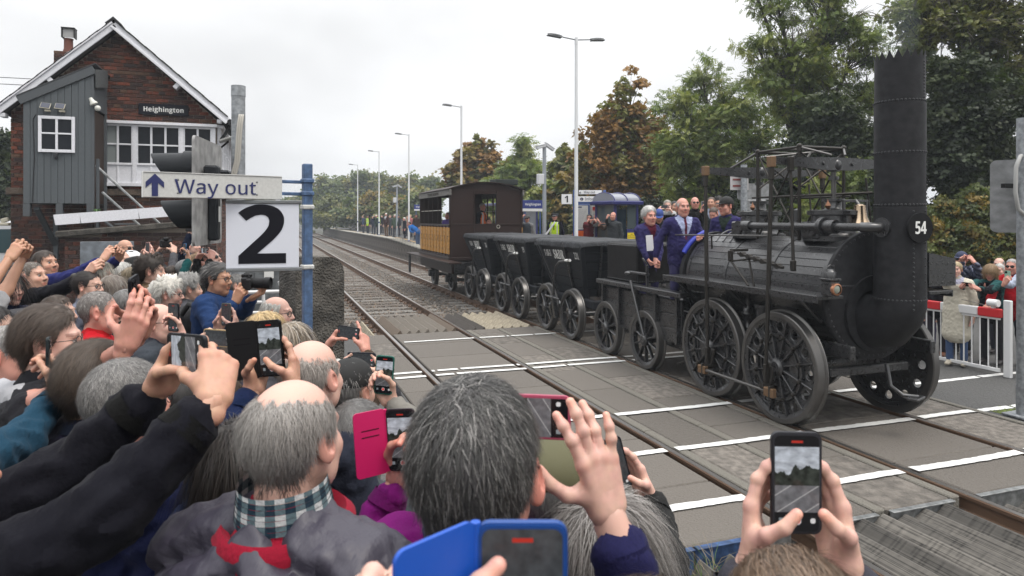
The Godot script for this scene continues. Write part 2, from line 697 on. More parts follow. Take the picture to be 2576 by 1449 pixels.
func crossing(rng: RandomNumberGenerator) -> void:
	var t := thing("level_crossing", "level crossing surface of grey concrete panels with white painted lines", "level crossing")
	var ms := []
	for k in 5:
		var b := 0.88 + 0.075 * k
		ms.append(mat("panel_%d" % k, 0.16 * b, 0.142 * b, 0.123 * b, 0.9, 0, ["speck", "blotch", "speck"][k % 3], 0.7 + 0.15 * k, "rough_n", 0.45))
	var pale := mat("edge_beam", 0.21, 0.195, 0.165, 0.9, 0, "speck", 1.2, "rough_n", 0.6)
	var dark := mat("flangeway", 0.03, 0.028, 0.026, 0.9)
	for c in [[1.63, 2.1, 0.0], [2.25, 3.585, 0.2], [3.86, 4.4, 0.55], [4.52, 5.2, 0.1], [5.465, 6.8, 0.35], [6.94, 7.79, 0.6]]:
		var z: float = -4.05
		var first := true
		while z > -13.45:
			var l: float = 1.2 - (c[2] * 1.2 if first else 0.0)
			first = false
			var z1 := maxf(z - l, -13.45)
			if z - z1 > 0.1:
				var mb := MB.new()
				mb.box(V3(0, -0.1, 0), V3(c[1] - c[0] - 0.012, 0.19, z - z1 - 0.014), Basis(FWD, 0.003 * (rng.randf() - 0.5)), 0.012)
				put("crossing_panel", mb, ms[rng.randi() % 5], t, V3((c[0] + c[1]) / 2, -0.003 - 0.006 * rng.randf(), (z + z1) / 2))
			z = z1
	for x in [[3.745, 3.85], [4.41, 4.51], [5.21, 5.31], [6.955, 6.958]]:
		var z := -4.05
		while z > -13.4 and x[1] - x[0] > 0.05:
			var l := minf(2.35, z + 13.45)
			var mb := MB.new()
			mb.box(V3(0, -0.09, 0), V3(x[1] - x[0], 0.18, l - 0.01), ID, 0.01)
			put("edge_beam", mb, pale, t, V3((x[0] + x[1]) / 2, -0.006, z - l / 2))
			z -= l
	var mb := MB.new()
	for x in [2.17, 3.675, 5.38, 6.885]:
		mb.box(V3(x, -0.19, -8.75), V3(0.3, 0.12, 9.4))
	mb.box(V3(4.5, -0.16, -8.75), V3(5.7, 0.05, 9.38))
	put("flangeway_bed", mb, dark, t)
	var paint := mat("road_paint", 0.74, 0.74, 0.72, 0.75, 0, "fine", 3.0, "rough_n", 0.4)
	var spans := [[1.66, 2.1], [2.25, 3.63], [3.745, 5.31], [5.45, 6.83], [6.95, 9.4]]
	for ln in [[-4.6, 0.105, 2.3, 7.1], [-5.78, 0.1, 2.3, 8.7], [-7.02, 0.1, 3.0, 12.5], [-9.66, 0.1, 1.66, 7.8], [-9.95, 0.1, 1.66, 7.8], [-12.45, 0.085, 2.3, 7.8]]:
		for sp in spans:
			var a := maxf(sp[0], ln[2])
			var b := minf(sp[1] if sp[1] < 9.0 else ln[3], ln[3])
			if b - a < 0.05:
				continue
			var l := MB.new()
			var n := int((b - a) / 0.045) + 1
			var last := []
			for i in n + 1:
				var x := lerpf(a, b, float(i) / n)
				var w0: float = ln[1] / 2 + 0.014 * (rng.randf() - 0.5)
				var w1: float = ln[1] / 2 + 0.01 * (rng.randf() - 0.5)
				var zz: float = ln[0] + 0.008 * sin(x * 3.1 + ln[0])
				var y := 0.003 if x < 7.8 else -0.007
				var now := [V3(x, y, zz - w0), V3(x, y, zz + w1)]
				if i and rng.randf() > 0.025:
					l.flat([last[0], now[0], now[1], last[1]], UP)
				last = now
			put("road_line", l, paint, t)
	var galv := mat("galvanised", 0.32, 0.33, 0.33, 0.5, 0.6, "blotch", 1.4)
	var blue := mat("blue_plate", 0.045, 0.1, 0.24, 0.5, 0.2, "stain", 2.5)
	for p in [[3.86, 4.4, galv], [4.53, 5.2, galv], [5.47, 6.79, galv], [6.95, 7.75, galv], [2.26, 2.75, blue], [2.76, 3.2, blue], [3.21, 3.58, galv]]:
		mb = MB.new()
		mb.box(V3((p[0] + p[1]) / 2, -0.115, -4.03), V3(p[1] - p[0] - 0.01, 0.19, 0.02), ID, 0.004)
		mb.box(V3((p[0] + p[1]) / 2, -0.02, -4.025), V3(p[1] - p[0] - 0.01, 0.012, 0.05), ID, 0.003)
		put("end_plate", mb, p[2], t)
	put("kerb", k_box(V3(7.83, -0.05, -8.2), V3(0.07, 0.11, 11.0), ID, 0.01), pale, t)
	var moss := MB.new()
	moss.sphere(ZERO, V3(1, 0.5, 1), ID, 5, 3)
	var xf := []
	var co := []
	for i in 900:
		var x := 8.0 + absf(rng.randfn(0, 0.5)) * (1.0 if i % 3 else 0.3)
		var z := -5.55 + rng.randfn(0, 0.1) - (x - 8.0) * 0.12
		var s := rng.randf_range(0.004, 0.016)
		xf.append(X3(Basis.from_scale(V3(s, s * 0.8, s)), V3(x, -0.01, z)))
		co.append(C3(0.09, 0.12, 0.02) * rng.randf_range(0.5, 1.3))
	tag(stuff("moss", moss.mesh(), mat("stone"), xf, co), "patch of green moss on the asphalt right of the rails", "moss")


func wedge(l: float, w: float, h: float, rng: RandomNumberGenerator, n := 5) -> MB:   # a three-cornered timber along z
	var mb := MB.new()
	for i in n:
		var z0 := -l / 2 + l * i / n
		var z1 := -l / 2 + l * (i + 1) / n - 0.003
		var k := 0.006 * (rng.randf() - 0.5)
		mb.prism(PackedVector2Array([V2(-w / 2, k), V2(w * 0.16, h + k), V2(w * 0.26, h * 0.96 + k), V2(w / 2, k), V2(w / 2, k - 0.03), V2(-w / 2, k - 0.03)]), z1 - z0, XO(V3(0, 0, (z0 + z1) / 2)))
	return mb

func timbers(rng: RandomNumberGenerator) -> void:
	var wood := [mat("timber_grey", 0.2, 0.175, 0.145, 0.9, 0, "fine", 2.0, "rough_n", 1.0), mat("timber_brown", 0.155, 0.12, 0.09, 0.9, 0, "fine", 2.0, "rough_n", 1.0), mat("timber_dark", 0.07, 0.06, 0.052, 0.9, 0, "fine", 2.0, "rough_n", 1.0), mat("timber_cream", 0.44, 0.38, 0.28, 0.85, 0, "blotch", 1.5, "rough_n", 0.8)]
	var g := "three-cornered timbers that keep people off the track"
	var t := thing("trespass_guard", "ridged grey timbers between the rails of the empty track beyond the crossing", "trespass guard", ZERO, 0, g)
	for i in 7:
		put("timber", wedge(2.3, 0.175, 0.125, rng), wood[[1, 0, 0, 0, 0, 0, 1][i]], t, V3(2.4 + i * 0.187, -0.1, -14.72 + 0.05 * (rng.randf() - 0.5)))
	t = thing("trespass_guard", "cream painted ridged timbers between the two tracks beyond the crossing", "trespass guard", ZERO, 0, g)
	for i in 7:
		put("timber", wedge(2.3, 0.18, 0.135, rng), wood[2 if i < 2 else 3], t, V3(3.92 + i * 0.2, -0.11, -14.62 + 0.08 * (rng.randf() - 0.5)))
	t = thing("trespass_guard", "tilted dark and yellowish boards left of the near rail by the concrete post", "trespass guard", ZERO, 0, g)
	for i in 4:
		var mb := MB.new()
		mb.box(ZERO, V3(0.05, 0.16, 1.9), Basis(FWD, 0.5), 0.008)
		put("board", mb, wood[[3, 2, 2, 3][i]], t, V3(1.28 + i * 0.2, -0.1, -14.5))
	t = thing("trespass_guard", "weathered grey cracked beams at the bottom right, nearest part of the track", "trespass guard", ZERO, 0, g)
	var weather := mat("weathered_wood", 0.15, 0.138, 0.122, 0.95)
	weather.albedo_texture = wood_tex()
	weather.heightmap_enabled = true
	weather.heightmap_texture = wood_tex()
	weather.heightmap_scale = 0.8
	weather.uv1_triplanar = true
	weather.uv1_scale = V3(0.9, 0.9, 0.28)
	var weathers := [weather]
	for i in 3:
		var w2: StandardMaterial3D = weather.duplicate()
		w2.uv1_offset = V3(0.37, 0.21, 0.43) * (i + 1)
		w2.albedo_color = weather.albedo_color * [0.8, 1.1, 0.92][i]
		weathers.append(w2)
	for i in 6:
		var mb := wedge(3.6, 0.205, 0.075 + 0.03 * rng.randf(), rng, 1)
		put("beam", mb, weathers[i % 4], t, V3(3.97 + i * 0.213, -0.1 - 0.02 * rng.randf(), -2.22 + 0.06 * (rng.randf() - 0.5)), Basis(UP, 0.012 * (rng.randf() - 0.5)) * Basis(FWD, 0.16 * (rng.randf() - 0.5)))
	t = thing("trespass_guard", "dark beams inside the rails of the train's track at the right edge", "trespass guard", ZERO, 0, g)
	for i in 6:
		put("beam", wedge(3.0, 0.18, 0.08, rng, 1), weathers[i % 4], t, V3(5.6 + i * 0.2, -0.14, -2.4), Basis(FWD, 0.2 * (rng.randf() - 0.5)))
	t = thing("trespass_guard", "slanted boards beside the blue end plate at the bottom", "trespass guard", ZERO, 0, g)
	for i in 5:
		var mb := MB.new()
		mb.box(ZERO, V3(0.03, 0.2, 1.4), Basis(FWD, 0.6), 0.006)
		put("board", mb, weather, t, V3(2.45 + i * 0.24, -0.14, -3.25))
	var gt := thing("grass_tuft", "tuft of dry stalks and green blades by the blue end plate", "grass", V3(2.75, -0.15, -3.82))
	var mb := MB.new()
	for i in 46:
		var a := rng.randf() * TAU
		var l := rng.randf_range(0.1, 0.3)
		mb.col = C3(0.22, 0.19, 0.13) if i % 3 else C3(0.08, 0.14, 0.03)
		var b := V3(rng.randfn(0, 0.1), 0, rng.randfn(0, 0.07))
		var d := V3(cos(a) * 0.5, 1, sin(a) * 0.5)
		mb.tube([b, b + d * l * 0.5, b + d * l * 0.8 + V3(cos(a), -0.1, sin(a)) * l * 0.3], [0.0025, 0.002, 0.0006], 4, false)
	put("blades", mb, mat("dry_grass", 1, 1, 1, 0.9, 0, "", 1, "", 1, true), gt)


func wood_tex() -> Texture2D:   # long grain with dark cracks, running along the texture's v
	if tex.has("wood"):
		return tex["wood"]
	var nz := FastNoiseLite.new()
	nz.frequency = 1.0
	nz.fractal_octaves = 3
	nz.seed = 21
	var im := Image.create(256, 256, false, Image.FORMAT_RGB8)
	for y in 256:
		for x in 256:
			var u := TAU * x / 256.0
			var v := TAU * y / 256.0
			var n := nz.get_noise_3d(cos(u) * 9.0, sin(u) * 9.0, sin(v) * 0.5)
			var c := nz.get_noise_3d(cos(u) * 24.0 + 40.0, sin(u) * 24.0, sin(v) * 0.45 + cos(v) * 0.2)
			var k := 0.8 + 0.24 * n + 0.16 * c
			if c < -0.33:
				k *= 0.45
			im.set_pixel(x, y, Color(k, k, k))
	tex["wood"] = ImageTexture.create_from_image(im)
	return tex["wood"]


# ---------------------------------------------------------------- the train, along z, front towards +z; x = 0 is the middle of its track
var black: StandardMaterial3D
var soot: StandardMaterial3D
var iron: StandardMaterial3D
var tyre: StandardMaterial3D
var brass: StandardMaterial3D

func train() -> void:
	black = mat("black_paint", 0.0165, 0.0165, 0.018, 0.4, 0.0, "", 2.0, "cloth_n", 0.06)
	black.roughness_texture = noise_tex("rough_var", 0.02, 4, 0.55, 1.0, false, 0, 31)
	black.roughness = 0.44
	black.metallic_specular = 0.72
	soot = mat("soot_black", 0.024, 0.024, 0.0265, 0.55, 0.0, "blotch", 1.2, "fine_n", 0.15)
	iron = mat("oiled_iron", 0.05, 0.046, 0.042, 0.42, 0.5, "fine", 4.0)
	tyre = mat("worn_tyre", 0.15, 0.145, 0.14, 0.4, 0.75, "fine", 3.0)
	brass = mat("brass", 0.55, 0.36, 0.14, 0.3, 0.9, "fine", 4.0)
	locomotive()
	tender()
	var p := [["1-18-1", -18.06], ["1-18-2", -15.22], ["1-18-3", -12.37]]
	for i in 3:
		wagon(p[i][1], p[i][0], ["black chaldron wagon next to the coach, farthest of the three", "black chaldron wagon in the middle of the three", "black chaldron wagon next to the tender, nearest of the three"][i], 40 + i)
	coach()
	wagon_extra()


func out_basis(side: float) -> Basis:   # y points out of the wheel to that side
	return Basis(V3(0, side, 0), V3(side, 0, 0), V3(0, 0, -1))

func text_mesh(s: String, h: float, deep := 0.004, bold := true, font := "Droid Sans") -> TextMesh:
	var tm := TextMesh.new()
	var f := SystemFont.new()
	f.font_names = PackedStringArray([font])
	f.font_weight = 700 if bold else 400
	tm.font = f
	tm.text = s
	tm.font_size = 64
	tm.pixel_size = h / 46.0    # height of the capitals
	tm.depth = deep
	tm.curve_step = 1.0
	return tm

func lettering(called: String, s: String, h: float, m: Material, parent: Node3D, at: Vector3, bs: Basis, squeeze := 1.0, bold := true, font := "Droid Sans") -> MeshInstance3D:
	var o := put(called, null, m, parent, at, bs * Basis.from_scale(V3(squeeze, 1, 1)))
	o.mesh = text_mesh(s, h, 0.004, bold, font)
	return o

func wheel(r: float, parent: Node3D, at: Vector3, side: float, spokes: int, solid := false) -> void:
	var mb := MB.new()
	mb.lathe([V2(r - 0.055, 0.058), V2(r - 0.01, 0.06), V2(r, 0.052), V2(r + 0.003, -0.03), V2(r + 0.026, -0.044), V2(r + 0.028, -0.056), V2(r + 0.015, -0.066), V2(r - 0.055, -0.062), V2(r - 0.058, 0.0), V2(r - 0.055, 0.058)], TI, 56, 0.8)
	var w := put("wheel", mb, tyre, parent, at, out_basis(side))
	put("rim", k_lathe([V2(r - 0.1, 0.035), V2(r - 0.054, 0.052), V2(r - 0.054, -0.05), V2(r - 0.1, -0.035), V2(r - 0.1, 0.035)], TI, 48, 0.5), black, w)
	mb = MB.new()
	var hr := 0.095 if not solid else 0.1
	mb.lathe([V2(0.0, 0.085), V2(hr * 0.6, 0.085), V2(hr * 0.66, 0.07), V2(hr, 0.06), V2(hr * 1.1, -0.06), V2(0, -0.06)], TI, 24, 0.5)
	put("hub", mb, black, w)
	if solid:
		var rc := r - 0.17
		for k in 12:
			var a0 := TAU * k / 12.0
			var pl := MB.new()
			for face in [0.012, -0.014]:
				var s := pl.v.size()
				for i in 25:
					var q := TAU * i / 24.0
					var d := V2(cos(q), sin(q))
					var hw := rc * PI / 12.0 * 0.999
					var lim := minf(hw / maxf(absf(d.x), 1e-5), 0.082 / maxf(absf(d.y), 1e-5))
					for e in [0.05, lim]:
						var an: float = a0 + d.x * e / rc
						var rr: float = rc + d.y * e
						pl.vert(V3(cos(an) * rr, face, sin(an) * rr), V3(0, signf(face), 0))
				for i in 24:
					pl.tri(s + i * 2, s + i * 2 + 1, s + i * 2 + 3)
					pl.tri(s + i * 2, s + i * 2 + 3, s + i * 2 + 2)
			var ce := V3(cos(a0) * rc, 0, sin(a0) * rc)
			pl.lathe([V2(0.05, -0.014), V2(0.05, 0.012), V2(0.056, 0.016), V2(0.061, 0.012)], XO(ce), 20)
			put("pierced_plate", pl, black, w)
			var rb := MB.new()
			var an: float = a0 + PI / 12.0
			var dir := V3(cos(an), 0, sin(an))
			rb.bar(dir * 0.09 + V3(0, 0.03, 0), dir * (r - 0.08) + V3(0, 0.026, 0), 0.018, 0.05, UP, 0.004)
			put("rib", rb, black, w)
			var bo := MB.new()
			bo.cyl(dir * (r - 0.26) + V3(0, 0.03, 0), dir * (r - 0.26) + V3(0, 0.072, 0), 0.026, 0.022, 10)
			bo.sphere(dir * (r - 0.26) + V3(0, 0.072, 0), V3(0.022, 0.012, 0.022), ID, 10, 4)
			put("bolt", bo, iron, w)
		mb = MB.new()
		mb.lathe([V2(0.09, 0.012), V2(rc - 0.081, 0.012), V2(rc - 0.081, -0.014), V2(0.09, -0.014)], TI, 48, 0.3)
		mb.lathe([V2(rc + 0.081, 0.012), V2(r - 0.06, 0.012)], TI, 48)
		mb.lathe([V2(r - 0.28, 0.014), V2(r - 0.275, 0.045), V2(r - 0.245, 0.045), V2(r - 0.24, 0.014)], TI, 48)
		mb.lathe([V2(r - 0.33, 0.014), V2(r - 0.326, 0.03), V2(r - 0.314, 0.03), V2(r - 0.31, 0.014)], TI, 48)
		put("wheel_plate", mb, black, w)
	else:
		for k in spokes:
			var dir := V3(cos(TAU * k / spokes), 0, sin(TAU * k / spokes))
			put("spoke", k_bar(dir * 0.08 + V3(0, 0.01, 0), dir * (r - 0.09), 0.026, 0.06, UP, 0.008), black, w)

func axle(z: float, r: float, y: float, parent: Node3D) -> void:
	var mb := MB.new()
	mb.cyl(V3(-0.78, y, z), V3(0.78, y, z), r, r, 14)
	put("axle", mb, black, parent)

func rivets(pts: Array, dir: Vector3, r: float) -> MB:
	var mb := MB.new()
	for p in pts:
		var b := Basis(Quaternion(UP, dir if dir != ZERO else (p[1] as Vector3)))
		mb.sphere(p if dir != ZERO else p[0], V3(r, r * 0.7, r), b, 7, 3, true)
	return mb

func rod(called: String, a: Vector3, b: Vector3, r: float, parent: Node3D, m: Material = null, seg := 10) -> MeshInstance3D:
	var mb := MB.new()
	mb.cyl(a, b, r, r, seg)
	return put(called, mb, m if m else iron, parent)

func locomotive() -> void:
	var t := thing("steam_locomotive", "early black steam engine with tall crowned chimney and upright rods, number 54", "locomotive", V3(XB, 0, 0))
	var zf := -6.17
	var zr := -7.41
	var by := 1.44
	var white := mat("white_letters", 0.72, 0.72, 0.7, 0.6)
	var rivet_m := mat("rivet_iron", 0.045, 0.045, 0.048, 0.38, 0.2)
	for z in [zf, zr]:
		wheel(0.61, t, V3(-0.7525 - 0.04, 0.61, z), -1.0, 12, true)
		wheel(0.61, t, V3(0.7525 + 0.04, 0.61, z), 1.0, 12, true)
		axle(z, 0.07, 0.61, t)
	var mb := MB.new()
	mb.cyl(V3(0, by, -8.5), V3(0, by, -5.7), 0.575, 0.575, 48)
	put("boiler", mb, soot, t)
	var planks := 38
	for k in planks:
		var a := TAU * (k + 0.5) / planks
		var d := V3(cos(a), sin(a), 0)
		if d.y < -0.8:
			continue
		put("lagging_plank", k_box(ZERO, V3(0.024, 0.0965, 2.52), Basis(d, V3(-d.y, d.x, 0), V3(0, 0, 1)), 0.005), black, t, V3(0, by, -7.02) + d * 0.582)
	for z in [-5.8, -6.62, -7.45, -8.27]:
		put("boiler_band", k_lathe([V2(0.594, -0.03), V2(0.603, -0.03), V2(0.603, 0.03), V2(0.594, 0.03)], X3(Basis(Vector3.RIGHT, PI / 2), V3(0, by, z)), 56, 0.3), black, t)
	put("backhead", k_lathe([V2(0.0, 0.06), V2(0.35, 0.05), V2(0.55, 0.0), V2(0.63, 0.0), V2(0.63, -0.08), V2(0.58, -0.08)], X3(Basis(Vector3.RIGHT, -PI / 2), V3(0, by, -8.42)), 48, 0.6), soot, t)
	var pts := []
	for i in 9:
		var a := deg_to_rad(150.0 - i * 5.2)
		pts.append(V3(cos(a) * 0.655, by + sin(a) * 0.655, -8.4))
	put("blue_sleeve", k_tube(pts, 0.036, 12), mat("blue_foam", 0.02, 0.035, 0.34, 0.5), t)
	put("front_plate", k_lathe([V2(0.0, 0.02), V2(0.685, 0.02), V2(0.695, 0.012), V2(0.695, -0.02), V2(0.0, -0.02)], X3(Basis(Vector3.RIGHT, PI / 2), V3(0, by, -5.66)), 64, 0.5), soot, t)
	var rv := []
	for i in 62:
		var a := TAU * i / 62.0
		rv.append(V3(cos(a) * 0.655, by + sin(a) * 0.655, -5.641))
	for i in 20:
		rv.append(V3(-0.62 + i * 0.022, by + 0.1, -5.641))
	for i in 26:
		var a := deg_to_rad(60.0 + i * 9.5)
		rv.append(V3(cos(a) * 0.37 - 0.02, by - 0.2 + sin(a) * 0.37, -5.612))
	tag(put("rivets", rivets(rv, V3(0, 0, 1), 0.0135), rivet_m, t), "", "", "", "stuff")
	put("flange_ring", k_lathe([V2(0.3, 0.0), V2(0.41, 0.0), V2(0.41, 0.035), V2(0.3, 0.04)], X3(Basis(Vector3.RIGHT, PI / 2), V3(-0.02, by - 0.2, -5.64)), 48, 0.3), soot, t)
	var cz := -5.34
	put("chimney_elbow", k_tube([V3(0, 1.62, cz), V3(0, 1.36, cz), V3(0, 1.3, cz - 0.02), V3(0, 1.19, cz - 0.13), V3(0, 1.18, cz - 0.3)], [0.245, 0.246, 0.252, 0.285, 0.32], 48, false), soot, t)
	rv = []
	for q in [[1.4, 2.37, 0.243], [2.365, 2.91, 0.236], [2.9, 3.43, 0.239], [3.42, 3.88, 0.233]]:
		put("chimney_length", k_lathe([V2(q[2] - 0.008, q[0]), V2(q[2], q[0]), V2(q[2], q[1]), V2(q[2] - 0.012, q[1] + 0.004)], XO(V3(0, 0, cz)), 56, 0.5), soot, t)
		for i in 40:
			var a := TAU * i / 40.0
			var d := V3(cos(a), 0, sin(a))
			rv.append([V3(0, q[0] + 0.03, cz) + d * q[2], d])
		var sa := [0.95, 0.55, 1.25, 0.75][int(q[0] * 2.0) % 4] as float
		for i in 12:
			var d := V3(cos(sa), 0, sin(sa))
			rv.append([V3(0, lerpf(q[0] + 0.06, q[1] - 0.04, i / 11.0), cz) + d * q[2], d])
	for i in 22:
		rv.append([V3(cos(1.9) * 0.244, 1.34 + i * 0.047, cz + sin(1.9) * 0.244), V3(cos(1.9), 0, sin(1.9))])
	tag(put("rivets", rivets(rv, ZERO, 0.0125), rivet_m, t), "", "", "", "stuff")
	mb = MB.new()
	var teeth := 19
	for i in teeth:
		var a := [TAU * i / teeth, TAU * (i + 0.5) / teeth, TAU * (i + 1.0) / teeth]
		var d := []
		for q in a:
			d.append(V3(cos(q), 0, sin(q)))
		for rr in [0.233, 0.228]:
			var b := V3(0, 3.875, cz)
			mb.flat([b + d[0] * rr, b + d[2] * rr, b + d[1] * rr * 1.05 + V3(0, 0.085, 0)], d[1] * (1.0 if rr > 0.23 else -1.0))
	mb.lathe([V2(0.226, 3.0), V2(0.226, 3.88)], XO(V3(0, 0, cz)), 48)
	put("chimney_crown", mb, soot, t)
	var dn := V3(-0.1, 0, 1).normalized()
	var db := Basis(UP.cross(dn).normalized(), UP, dn)
	mb = MB.new()
	mb.cyl(V3(0, 0, -0.012), V3(0, 0, 0.012), 0.148, 0.148, 40)
	mb.bar(V3(0, 0, -0.05), V3(0, 0, 0), 0.05, 0.05)
	var disc := put("number_disc", mb, mat("disc_black", 0.007, 0.007, 0.008, 0.6), t, V3(-0.04, 2.163, -5.075), db)
	lettering("number", "54", 0.125, white, disc, V3(0.0, 0, 0.014), ID, 0.72)
	for s in [-1.0, 1.0]:
		mb = MB.new()
		mb.box(V3(0.765 * s, 1.45, -6.92), V3(0.34, 0.035, 2.88), ID, 0.006)
		mb.box(V3(0.935 * s, 1.435, -6.92), V3(0.02, 0.075, 2.88), ID, 0.004)
		put("running_board", mb, black, t)
		for z in [-8.1, -7.0, -5.8]:
			rod("board_bracket", V3(0.9 * s, 1.43, z), V3(0.58 * s, 1.15, z), 0.02, t, black)
	for s in [-1.0, 1.0]:
		put("frame_beam", k_box(V3(0.55 * s, 0.88, -6.9), V3(0.07, 0.14, 3.0), ID, 0.01), black, t)
		for z in [zf, zr]:
			put("axle_box", k_box(V3(0.56 * s, 0.68, z), V3(0.14, 0.3, 0.22), ID, 0.02), black, t)
	mb = MB.new()
	mb.lathe([V2(0.0, 0.9), V2(0.075, 0.9), V2(0.075, 0.93), V2(0.055, 0.95), V2(0.055, 1.05), V2(0.075, 1.07), V2(0.075, 1.1), V2(0.058, 1.11), V2(0.058, 1.3), V2(0.08, 1.31), V2(0.08, 1.34), V2(0.0, 1.34)], XO(V3(-0.56, 0, -7.02)), 20, 0.4)
	mb.lathe([V2(0.0, 1.0), V2(0.08, 1.0), V2(0.08, 1.18), V2(0.1, 1.18), V2(0.1, 1.23), V2(0.0, 1.23)], XO(V3(-0.58, 0, -6.72)), 20, 0.4)
	mb.tube([V3(-0.56, 0.92, -7.02), V3(-0.56, 0.7, -7.0), V3(-0.58, 0.5, -6.9), V3(-0.58, 0.35, -6.85), V3(-0.5, 0.28, -6.7)], 0.022, 10)
	put("feed_pump", mb, black, t)
	put("front_stretcher", k_box(V3(0, 0.62, -5.74), V3(1.1, 0.09, 0.08), ID, 0.01), black, t)
	mb = MB.new()
	mb.tube([V3(0.0, 0.72, -5.5), V3(0.0, 0.5, -5.45), V3(0.06, 0.42, -5.35), V3(0.16, 0.42, -5.25)], 0.022, 8)
	mb.box(V3(0.15, 0.4, -5.28), V3(0.22, 0.03, 0.12), Basis(UP, 0.4), 0.008)
	put("coupling_hook", mb, black, t)
	for s in [-1.0, 1.0]:
		drive(t, s, zf, zr)
	for z in [-6.22, -7.5]:
		put("cylinder", k_lathe([V2(0.0, 2.02), V2(0.33, 2.00), V2(0.33, 2.055), V2(0.25, 2.07), V2(0.235, 2.1), V2(0.235, 2.29), V2(0.285, 2.3), V2(0.285, 2.345), V2(0.11, 2.36), V2(0.085, 2.38), V2(0.085, 2.45), V2(0.12, 2.455), V2(0.12, 2.485), V2(0.03, 2.49)], XO(V3(0, 0, z)), 32, 0.4), black, t)
		rv = []
		for i in 10:
			var a := TAU * i / 10.0
			rv.append(V3(cos(a) * 0.255, 2.352, z + sin(a) * 0.255))
			rv.append(V3(cos(a) * 0.295, 2.058, z + sin(a) * 0.295))
		tag(put("bolts", rivets(rv, UP, 0.018), iron, t), "", "", "", "stuff")
		rod("piston_rod", V3(0, 2.45, z), V3(0, 2.86, z), 0.028, t, tyre)
		mb = MB.new()
		mb.cyl(V3(0, 2.7, z), V3(0, 2.74, z), 0.055, 0.055, 16)
		mb.cyl(V3(0, 2.8, z), V3(0, 2.83, z), 0.07, 0.07, 16)
		mb.sphere(V3(0, 2.87, z + 0.05), V3(0.06, 0.07, 0.04))
		put("crosshead", mb, black, t)
		var yb := 2.9 if z > -7.0 else 2.875
		var pl := PackedVector2Array([V2(-0.94, -0.03), V2(-0.2, -0.09), V2(0.2, -0.09), V2(0.94, -0.03), V2(0.94, 0.03), V2(0.2, 0.055), V2(-0.2, 0.055), V2(-0.94, 0.03)])
		mb = MB.new()
		mb.prism(pl, 0.05, XO(V3(0, yb, z + 0.045)))
		for x in [-0.21, 0.21]:
			mb.cyl(V3(x, yb - 0.02, z + 0.07), V3(x, yb - 0.02, z + 0.09), 0.022, 0.018, 10)
		put("cross_beam", mb, black, t)
		mb = MB.new()
		mb.box(V3(-0.26, 2.12, z - 0.02), V3(0.16, 0.2, 0.26), ID, 0.02)
		mb.cyl(V3(-0.34, 2.14, z + 0.02), V3(-0.36, 2.14, z + 0.02), 0.085, 0.085, 20)
		put("steam_chest", mb, black, t)
		put("oil_cup", k_lathe([V2(0.0, 0.0), V2(0.02, 0.01), V2(0.035, 0.04), V2(0.02, 0.07), V2(0.008, 0.09), V2(0.0, 0.12)], XO(V3(-0.2, 2.36, z + 0.12)), 12), mat("copper_old", 0.2, 0.1, 0.06, 0.4, 0.8), t)
	var fx := [-0.33, 0.33]
	var fz := [-6.4, -7.12]
	for x in fx:
		for z in fz:
			put("guide_post", k_bar(V3(x, 2.0, z), V3(x, 3.1, z), 0.034, 0.028, FWD, 0.004), iron, t)
		rod("top_bar", V3(x, 3.09, fz[0]), V3(x, 3.09, fz[1]), 0.017, t)
		rod("cross_brace", V3(x, 2.05, fz[0] - 0.03), V3(x, 3.02, fz[1] + 0.03), 0.011, t)
		rod("cross_brace", V3(x, 3.02, fz[0] - 0.03), V3(x, 2.05, fz[1] + 0.03), 0.011, t)
		rod("cross_brace", V3(x, 2.6, fz[0]), V3(x, 2.05, fz[1] + 0.35), 0.009, t)
		rod("middle_bar", V3(x, 2.52, fz[0] + 0.1), V3(x, 2.52, fz[1] - 0.1), 0.013, t)
	for z in fz:
		rod("top_bar", V3(fx[0], 3.09, z), V3(fx[1], 3.09, z), 0.02, t)
		rod("tie_bar", V3(fx[0], 3.04, z), V3(fx[1], 2.62, z), 0.011, t)
		rod("tie_bar", V3(fx[1], 3.04, z), V3(fx[0], 2.62, z), 0.011, t)
		for x in fx:
			mb = MB.new()
			mb.sphere(V3(x, 3.1, z), V3(0.032, 0.032, 0.032), ID, 10, 6)
			mb.box(V3(x, 3.06, z), V3(0.05, 0.06, 0.05), ID, 0.008)
			put("frame_joint", mb, iron, t)
	for q in [[V3(-0.33, 3.09, -6.4), V3(-0.1, 2.98, -6.15)], [V3(0.33, 3.09, -6.4), V3(0.1, 2.98, -6.15)], [V3(-0.33, 3.09, -7.12), V3(-0.5, 2.9, -7.46)], [V3(0.33, 3.09, -7.12), V3(0.1, 2.95, -7.45)], [V3(-0.33, 3.09, -6.76), V3(0.33, 3.09, -6.4)], [V3(0.33, 3.09, -6.76), V3(-0.33, 3.02, -7.0)], [V3(-0.12, 3.09, -6.4), V3(-0.33, 2.8, -6.4)]]:
		rod("motion_link", q[0], q[1], 0.014, t, tyre)
	mb = MB.new()
	mb.cyl(V3(-0.4, 2.165, -7.28), V3(-0.4, 2.165, -5.42), 0.042, 0.042, 20)
	mb.cyl(V3(-0.4, 2.165, -7.3), V3(-0.4, 2.165, -7.16), 0.062, 0.062, 20)
	for q in [[-5.98, -5.955, 0.105], [-5.95, -5.925, 0.105], [-5.92, -5.78, 0.075]]:
		mb.cyl(V3(-0.4, 2.165, q[0]), V3(-0.4, 2.165, q[1]), q[2], q[2], 24)
	mb.tube([V3(-0.4, 2.165, -5.45), V3(-0.37, 2.165, -5.38), V3(-0.28, 2.165, -5.35), V3(-0.15, 2.165, -5.34)], 0.052, 16)
	mb.cyl(V3(-0.225, 2.165, -5.34), V3(-0.255, 2.165, -5.34), 0.1, 0.1, 24)
	put("steam_pipe", mb, black, t)
